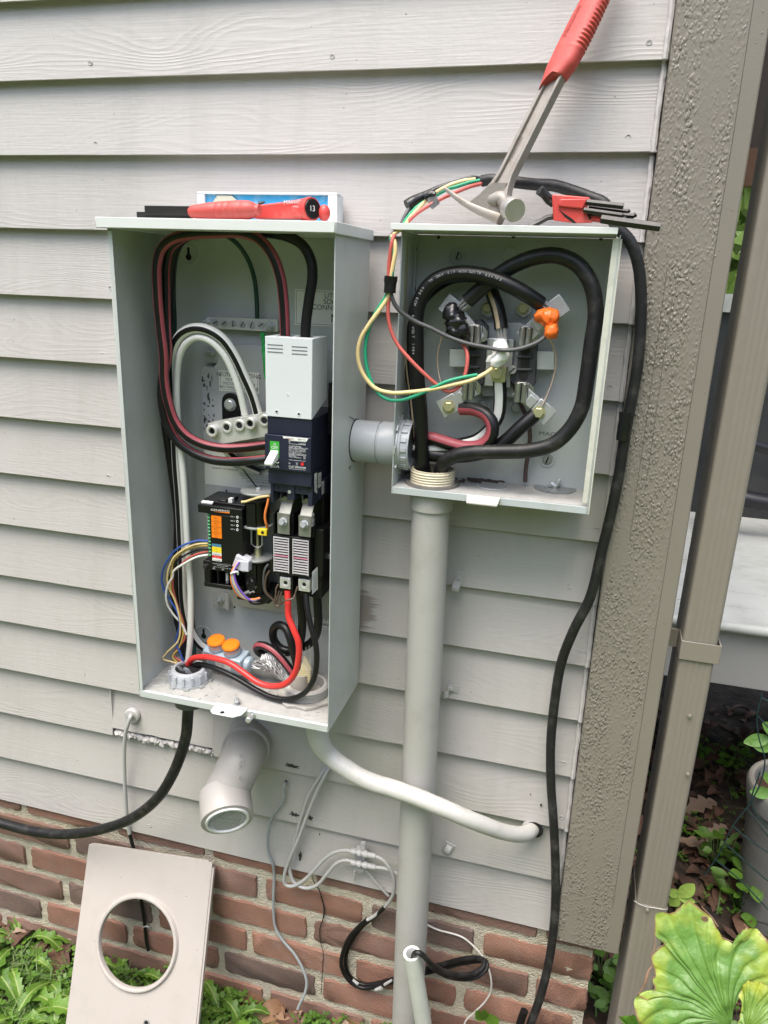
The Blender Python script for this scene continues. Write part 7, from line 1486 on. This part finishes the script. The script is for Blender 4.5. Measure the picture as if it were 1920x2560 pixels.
for i, (u_, v_, L, yw, lb, m) in enumerate(((690, 2500, .075, .9, 'orange brown dry leaf right beside the grey hanging wire', DRY), (720, 2470, .06, 2.2, 'dark curled dry leaf tucked against the brick by the grey wire', DRY), (745, 2525, .05, 1.2, 'pinkish faded leaf under the end of the grey wire', DRY2), (660, 2445, .07, .2, 'long brown leaf lying along the brick by the dandelions', DRY), (885, 2510, .085, .5, 'curled tan leaf standing on edge left of the tall conduit', DRY), (870, 2550, .06, 2.6, 'flat reddish leaf at the bottom left of the tall conduit', DRY2), (945, 2550, .055, .3, 'broad faded leaf at the foot of the tall conduit', DRY2), (790, 2465, .04, 1.5, 'small upright pinkish leaf below the brick crack', DRY2), (640, 2540, .05, .4, 'torn pale leaf scrap among the dandelions', DRY2), (45, 2340, .05, .5, 'pink brown oak leaf against the brick at the far left', DRY2), (110, 2365, .045, 2.0, 'lobed brown oak leaf near the left edge', DRY), (700, 2555, .07, 3.0, 'orange leaf fragment at the bottom edge', DRY))):
    p = atz(u_, v_, -1.285); p.y = min(p.y, -.015); p.z = gz(p.x, p.y)+.016; b = LB(); dryleaf(b, p, yw, L, rnd.uniform(.1, .3), rnd.uniform(-.1, .35), i > 8); o = lmk(b, 'dry_leaf', [m]); tag(o, lb, 'leaf', 'dry leaves at the foot of the wall')
b = LB()
def lit(x, y, z): dryleaf(b, Vector((x, y, z+rnd.uniform(.002, .02))), rnd.uniform(0, 6.28), rnd.uniform(.025, .085), rnd.uniform(.02, .3), rnd.uniform(-.3, .3), rnd.random() < .4)
scatter(lit, 1100, .40, 1.7, .02, 1.7); scatter(lit, 110, -.3, .42, -.12, -.01); scatter(lit, 60, -1.2, -.75, -.06, -.01)
o = lmk(b, 'leaf_litter', [LITTER]); tag(o, 'brown fallen leaf litter on the soil behind the downspout', 'leaf litter', None, 'stuff')
for (u_, v_, L, lb) in ((1752, 2020, .12, 'reddish oak leaf lying on top of the litter behind the downspout'), (1738, 2130, .12, 'pale tan oak leaf lower in the litter behind the downspout'), (1790, 2090, .10, 'twisted brown oak leaf between the downspout and the pot')):
    p = atz(u_, v_, -1.29); p.z = gz(p.x, p.y)+.03; b = LB(); dryleaf(b, p, rnd.uniform(0, 3), L, .12, .1, True); o = lmk(b, 'dry_leaf', [DRY2]); tag(o, lb, 'leaf', 'dry leaves behind the downspout')

# hosta: big ribbed leaves in the lower right corner
def hosta_mat():
    m = bpy.data.materials.new('hosta leaf'); MATS['hosta'] = m; m.use_nodes = True; t = m.node_tree; b = t.nodes['Principled BSDF']
    a_ = nn(t, 'Attribute', attribute_name='Col'); tc = nn(t, 'TexCoord'); n1 = nn(t, 'TexNoise', Scale=60., Detail=4.); t.links.new(tc.outputs['Object'], n1.inputs['Vector'])
    hv = nn(t, 'HueSaturation'); t.links.new(a_.outputs['Color'], hv.inputs['Color']); t.links.new(vmath(t, 'ADD', vmath(t, 'MULTIPLY', n1.outputs['Fac'], .5), .75), hv.inputs['Value'])
    t.links.new(hv.outputs[0], b.inputs['Base Color']); b.inputs['Roughness'].default_value = .38
    n2 = nn(t, 'TexNoise', Scale=90., Detail=3.); t.links.new(tc.outputs['Object'], n2.inputs['Vector']); bp = nn(t, 'Bump', Strength=1., Distance=.0022); t.links.new(n2.outputs['Fac'], bp.inputs['Height']); t.links.new(bp.outputs[0], b.inputs['Normal'])
    tr_ = nn(t, 'BsdfTranslucent'); t.links.new(hv.outputs[0], tr_.inputs[0]); ms_ = nn(t, 'MixShader'); ms_.inputs[0].default_value = .22
    t.links.new(b.outputs[0], ms_.inputs[1]); t.links.new(tr_.outputs[0], ms_.inputs[2]); t.links.new(ms_.outputs[0], t.nodes['Material Output'].inputs[0]); return m
HOST = hosta_mat(); EDGE = mat('withered leaf edge', (.19, .115, .07), .7, 0, .3, 120, .0006, 200)
def hosta(parent, base, outline, yfun, nv, green, yellow, seed, view='H', edge=True):
    """fan of veins from the stalk to a traced margin, each vein a rib, the blade tilted in depth"""
    bm_ = B(); col = bm_.bm.loops.layers.float_color.new('Col')
    def pt(a_, b_): return q(view, a_, b_, yfun(a_, b_))
    seg = [math.hypot(outline[i+1][0]-outline[i][0], outline[i+1][1]-outline[i][1]) for i in range(len(outline)-1)]; tot = sum(seg); M = nv*8; rim = []
    for i in range(M+1):
        d_ = tot*i/M; k_ = 0
        while k_ < len(seg)-1 and d_ > seg[k_]: d_ -= seg[k_]; k_ += 1
        f_ = min(1, d_/seg[k_]); rim.append((outline[k_][0]+(outline[k_+1][0]-outline[k_][0])*f_+7*noise.noise((i*.9, seed, 0)), outline[k_][1]+(outline[k_+1][1]-outline[k_][1])*f_+7*noise.noise((i*.9, seed, 8))))
    NR = 26; g_ = []
    Bp = base
    for i in range(M+1):
        row = []; e_ = rim[i]; mid_ = rim[M//2]
        for j in range(NR+1):
            r_ = .03+.97*j/NR
            # veins leave along the midrib and bow out to the margin
            s_ = r_**.82; mx_ = (Bp[0]+(mid_[0]-Bp[0])*r_*.55, Bp[1]+(mid_[1]-Bp[1])*r_*.55); k2 = r_**1.25
            a_ = mx_[0]*(1-k2)+e_[0]*k2; b_ = mx_[1]*(1-k2)+e_[1]*k2
            p = pt(a_, b_); cup = math.cos(i/8*6.28318); p += Vector((0, -.0040*(abs(math.sin(i/8*3.14159))**.5)*min(1, r_*4), 0)); p += Vector((0, .006*noise.noise((a_*.006, b_*.006, seed)), 0))
            row.append((bm_.bm.verts.new(p), r_, i))
        g_.append(row)
    for i in range(M):
        for j in range(NR):
            f = bm_.face([g_[i][j][0], g_[i+1][j][0], g_[i+1][j+1][0], g_[i][j+1][0]])
            if not f: continue
            for lp_, (v_, r_, ii) in zip(f.loops, (g_[i][j], g_[i+1][j], g_[i+1][j+1], g_[i][j+1])):
                cc_ = v_.co*34; blot = noise.noise(cc_+Vector((seed, 0, 0)))+.5*noise.noise(cc_*2.3); yk = max(0, min(1, (r_-.66)*2.0+blot*.8)); yk *= .8
                vein = 1 if ii % 8 == 0 else 0; br_ = 1 if (r_ > .985 and noise.noise((ii*.21, seed, 4)) > -.1) else 0
                c_ = [green[k]*(1-yk)+yellow[k]*yk for k in range(3)]; c_ = [c_[k]+(.03, .04, .01)[k]*vein for k in range(3)]
                if br_: c_ = [.24, .12, .06]
                lp_[col] = (*c_, 1)
    lf_ = mk(bm_, 'leaf', HOST, parent, angle=180)
    return lf_
hp_ = thing('hosta_plant', 'large ribbed yellow green hosta with browned ragged leaf edges in the lower right corner', 'hosta', at(1840, 2600, -.2)-Z*.45)
hy = lambda a_, b_: -.235+.105*max(0, (1400-b_)/1400)+.00002*(a_-800)
OUT = [(1000, 1900), (680, 1780), (500, 1640), (420, 1510), (385, 1400), (345, 1270), (335, 1200), (362, 1108), (420, 1150), (475, 1180), (510, 1140), (545, 1070), (515, 980), (548, 945), (530, 850), (500, 740), (560, 690), (600, 660), (650, 630), (600, 580), (535, 525), (540, 440), (545, 310), (600, 295), (660, 318), (730, 290), (830, 222), (885, 205), (960, 240), (1040, 305), (1110, 380), (1160, 470), (1215, 570), (1320, 612), (1400, 580), (1490, 530), (1420, 432), (1520, 470), (1640, 560), (1720, 660), (1800, 800), (1820, 1000), (1760, 1200)]
hosta(hp_, (1320, 1475), OUT, hy, 17, (.125, .255, .050), (.40, .46, .06), 3)
hosta(hp_, (1420, 1520), [(1290, 1560), (1300, 1450), (1380, 1340), (1400, 1180), (1360, 1130), (1400, 1080), (1405, 1010), (1450, 978), (1560, 985), (1659, 1020), (1800, 1090), (1900, 1250), (1900, 1500)], lambda a_, b_: -.255+.04*max(0, (1420-b_)/500), 11, (.15, .26, .04), (.42, .44, .04), 8)
hosta(hp_, (520, 1700), [(430, 1640), (260, 1440), (172, 1325), (260, 1298), (345, 1330), (400, 1430), (560, 1640)], lambda a_, b_: -.20, 5, (.07, .22, .025), (.16, .32, .03), 12)
b = B(); b.tube([q('H', 1330, 1420, -.236), q('H', 1400, 1600, -.22), q('H', 1450, 2000, -.2), q('H', 1400, 2600, -.15)], [.005, .006, .007, .008], 10); b.tube([q('H', 1430, 1500, -.255), q('H', 1450, 1800, -.235), q('H', 1430, 2500, -.16)], [.005, .006, .008], 10); b.tube([q('H', 520, 1700, -.2), q('H', 800, 2200, -.18), q('H', 1300, 2700, -.14)], [.004, .005, .007], 10); mk(b, 'stalks', leafmat('hosta stalk', (.10, .20, .04), (.18, .30, .08)), hp_)
b = B(); b.tube([q('H', 515, 850, hy(515, 850)), q('H', 480, 900, hy(480, 900)-.002), q('H', 455, 980, hy(455, 980)-.003), q('H', 430, 1060, hy(430, 1060)-.002), q('H', 395, 1110, hy(395, 1110))], [.0010, .0018, .0022, .0018, .0010], 8, jit=.5)
for pts in (((1000, 260), (1050, 310), (1100, 360), (1140, 420), (1165, 460)), ((1215, 572), (1270, 595), (1330, 610), (1390, 585), (1440, 540), (1490, 525), (1450, 460), (1420, 432)), ((535, 530), (545, 600), (540, 680), (505, 745), (520, 830), (545, 900), (548, 945), (520, 975), (545, 1060), (515, 1120), (480, 1178), (430, 1150), (370, 1105)), ((540, 540), (600, 585), (650, 628), (600, 655), (560, 690))):
    mk(B().tube([q('H', a_, b_, hy(a_, b_)-.001) for a_, b_ in pts], .0008, 6, jit=.9), 'withered_edge', EDGE, hp_)
mk(b, 'withered_edge', EDGE, hp_)
b = B(); b.torus(q('H', 1035, 385, hy(1035, 385)-.002), (0, -1, .2), .0042, .0011, 14, 5); b.lathe(q('H', 1035, 385, hy(1035, 385)-.003), (0, -1, 0), [(0, .0035), (.0003, .0035)], 12); mk(b, 'leaf_hole', EDGE, hp_)
# small bright seedling behind the hosta
b = LB()
def oval(b, c, d_, L, Wd, nrm):
    d_ = Vector(d_).normalized(); s_ = Vector(nrm).cross(d_).normalized(); b.tv = rnd.uniform(.5, 1); n = 9; prev = None
    for i in range(n+1):
        t = i/n; w_ = Wd*math.sin(math.pi*min(.98, .03+t*.95))**.75; p = c+d_*L*t; up_ = Vector(nrm).normalized()
        row = [b.bm.verts.new(x) for x in (p-s_*w_+up_*w_*.25, p, p+s_*w_+up_*w_*.25)]
        if prev:
            for k_ in range(2): b.lf([prev[k_], row[k_], row[k_+1], prev[k_+1]])
        prev = row
c = q('H', 775, 165, .02)
for (e_, L, Wd) in (((930, 40), .085, .020), ((680, 90), .06, .014), ((690, 250), .05, .017), ((940, 220), .075, .012)):
    e2 = q('H', e_[0], e_[1], .02); dd = e2-c; oval(b, c, dd, dd.length, Wd*.62, (0, -1, .4))
b.tube([c, c+Vector((.01, .02, -.2)), c+Vector((.02, .04, -.5))], .0016, 5)
o = lmk(b, 'seedling', [leafmat('pale seedling', (.20, .34, .06), (.34, .46, .10))]); tag(o, 'pale green seedling between the downspout and the hosta', 'seedling')
# leafy weeds further back
for i, (u_, v_, lb, sc) in enumerate(((1790, 2150, 'dark round leaved weed in front of the pot', 1.), (1850, 2270, 'long leaved weed low beside the pot', 1.2), (1740, 1870, 'small weed beside the downspout in the shade', .7), (1500, 2470, 'small weed in the dark gap beside the brick corner', .8), (1530, 2560, 'broad leaved weed at the bottom below the corner board', 1.0), (1835, 1900, 'bright weed patch behind the pot', .9))):
    p = atz(u_, v_, -1.27); z_ = gz(p.x, p.y); b = LB()
    for k_ in range(26):
        an = rnd.uniform(0, 6.28); h_ = rnd.uniform(.03, .11)*sc; c2 = Vector((p.x+math.cos(an)*.05*sc*rnd.random(), p.y+math.sin(an)*.05*sc*rnd.random(), z_+h_)); b.tube([(p.x, p.y, z_), c2], .0012, 4, smooth=False); oval(b, c2, (math.cos(an), math.sin(an), rnd.uniform(-.3, .4)), rnd.uniform(.015, .045)*sc, rnd.uniform(.006, .014)*sc, (rnd.uniform(-.3, .3), -.4, 1))
    o = lmk(b, 'weed_plant', [CLOV]); tag(o, lb, 'weed', 'weeds in the back bed')
p = at(1215, 2520, -.02); b = LB()
for k_ in range(7): oval(b, at(1212, 2550, -.02), (rnd.uniform(-.6, .6), -.2, rnd.uniform(.2, 1)), rnd.uniform(.025, .045), rnd.uniform(.008, .013), (0, -1, .5))
o = lmk(b, 'weed_plant', [WEED]); tag(o, 'bright green sprig at the foot of the brick beside the white wire', 'weed', 'weeds in the back bed')
# grey flower pot and wire fence
pt_ = thing('flower_pot', 'weathered grey ribbed flower pot with a pale rim behind the hosta', 'flower pot', (0, 0, 0))
pc = at(1960, 1965, .62); rimz = pc.z; pc = Vector((at(1868, 1975, .62).x+.120, .62, rimz)); pt_.location = (pc.x, pc.y, gz(pc.x, pc.y))
b = B(); z_ = gz(pc.x, pc.y); H_ = rimz-z_; prof = []
for i in range(28): t = i/27; prof.append((t*H_*.86, .085+.025*t+(.0038 if i % 2 else 0)))
b.lathe((pc.x, pc.y, z_), Z, prof+[(H_*.865, .118), (H_*.985, .124), (H_, .121), (H_, .106), (H_*.8, .100), (H_*.78, .02)], 40, cap=False); mk(b, 'pot', mat('weathered grey pot', (.21, .21, .20), .7, 0, .2, 16, .0008, 90, dirt=(.26, .25, .22), dscale=12, damt=.5), pt_)
mk(B().torus((pc.x, pc.y, rimz-.002), Z, .1135, .0085, 40, 8), 'rim', mat('pale worn rim', (.26, .24, .205), .7, 0, .2, 30), pt_)
mk(B().lathe((pc.x, pc.y, rimz-.03), Z, [(0, .103), (.001, .101)], 30), 'potting_soil', mat('potting soil', (.07, .035, .022), .95, 0, .4, 80, .004, 120), pt_)
b = LB()
for (u_, v_, du, dv) in ((1925, 1845, -60, 10), (1930, 1875, -50, -20), (1935, 1985, -55, -6), (1940, 1960, -30, -25), (1950, 1840, -40, -30)):
    c2 = at(u_, v_, .56); e2 = at(u_+du, v_+dv, .55); dd = e2-c2; oval(b, c2, dd, dd.length*1.1, dd.length*.28, (0, -1, .6))
b.tube([(pc.x, pc.y, rimz-.03), at(1940, 1900, .56), at(1930, 1850, .56)], .003, 6); o = lmk(b, 'potted_plant', [leafmat('potted leaf', (.10, .24, .04), (.20, .38, .08))]); tag(o, 'green leafy plant growing in the grey pot', 'plant')
b = B()
def wire(*pts): b.tube([at(u_, v_, .50) for u_, v_ in pts], .0016, 6)
wire((1905, 1735), (1893, 1790), (1896, 1840), (1912, 1900), (1900, 1960), (1870, 2015), (1832, 2065), (1800, 2130), (1760, 2190)); wire((1895, 1790), (1930, 1830)); wire((1900, 1930), (1880, 2010), (1930, 2085)); wire((1866, 2020), (1935, 2110)); wire((1832, 2065), (1880, 2105), (1935, 2140)); wire((1815, 2110), (1870, 2160), (1935, 2215)); wire((1790, 2150), (1850, 2200), (1935, 2290)); wire((1905, 1745), (1935, 1760))
solo(b, 'wire_fence', 'loose dark green wire fence in front of the grey pot', 'wire fence', mat('green coated wire', (.02, .05, .05), .4, 0, .2, 30))
# a far hedge closing the garden behind
b = LB()
for i in range(5200):
    x, z_ = rnd.uniform(-1, 9), rnd.uniform(-1.3, 3.6); y_ = 9+rnd.uniform(-.5, .5)+.4*math.sin(x*2); b.tv = rnd.random(); a_ = rnd.uniform(0, 6.28); d_ = Vector((math.cos(a_), rnd.uniform(-.5, .2), math.sin(a_)))*.19; s_ = Vector((-d_.z, .03, d_.x))*.6; c_ = Vector((x, y_, z_)); b.lf([b.bm.verts.new(v) for v in (c_-d_, c_+s_, c_+d_, c_-s_)])
o = lmk(b, 'far_hedge', [leafmat('sunlit hedge', (.10, .18, .035), (.22, .32, .07))]); tag(o, 'bright blurred greenery seen through the gap beside the downspout', 'hedge', None, 'stuff')
# unseen trees, added to block the low sky and throw green light
b = LB()
for i in range(5200):
    a_ = rnd.uniform(-1.9, 1.9); rr = rnd.uniform(8, 10.5); x, y_ = math.sin(a_)*rr, -math.cos(a_)*rr-.6; z_ = -1.2+rnd.random()**1.3*6.4*(.75+.35*noise.noise((a_*3, 2, 1))); b.tv = rnd.random()
    d_ = Vector((rnd.uniform(-1, 1), rnd.uniform(-1, 1), rnd.uniform(-1, 1))).normalized()*.34; s_ = d_.cross(Vector((rnd.uniform(-1, 1), rnd.uniform(-1, 1), 1))).normalized()*.24; c_ = Vector((x, y_, z_)); b.lf([b.bm.verts.new(v) for v in (c_-d_, c_+s_, c_+d_, c_-s_)])
o = lmk(b, 'sky_blocking_trees', [leafmat('tree foliage', (.05, .09, .018), (.10, .15, .035))]); tag(o, 'leafy trees added out of view to block the low sky', 'trees', None, 'stuff')
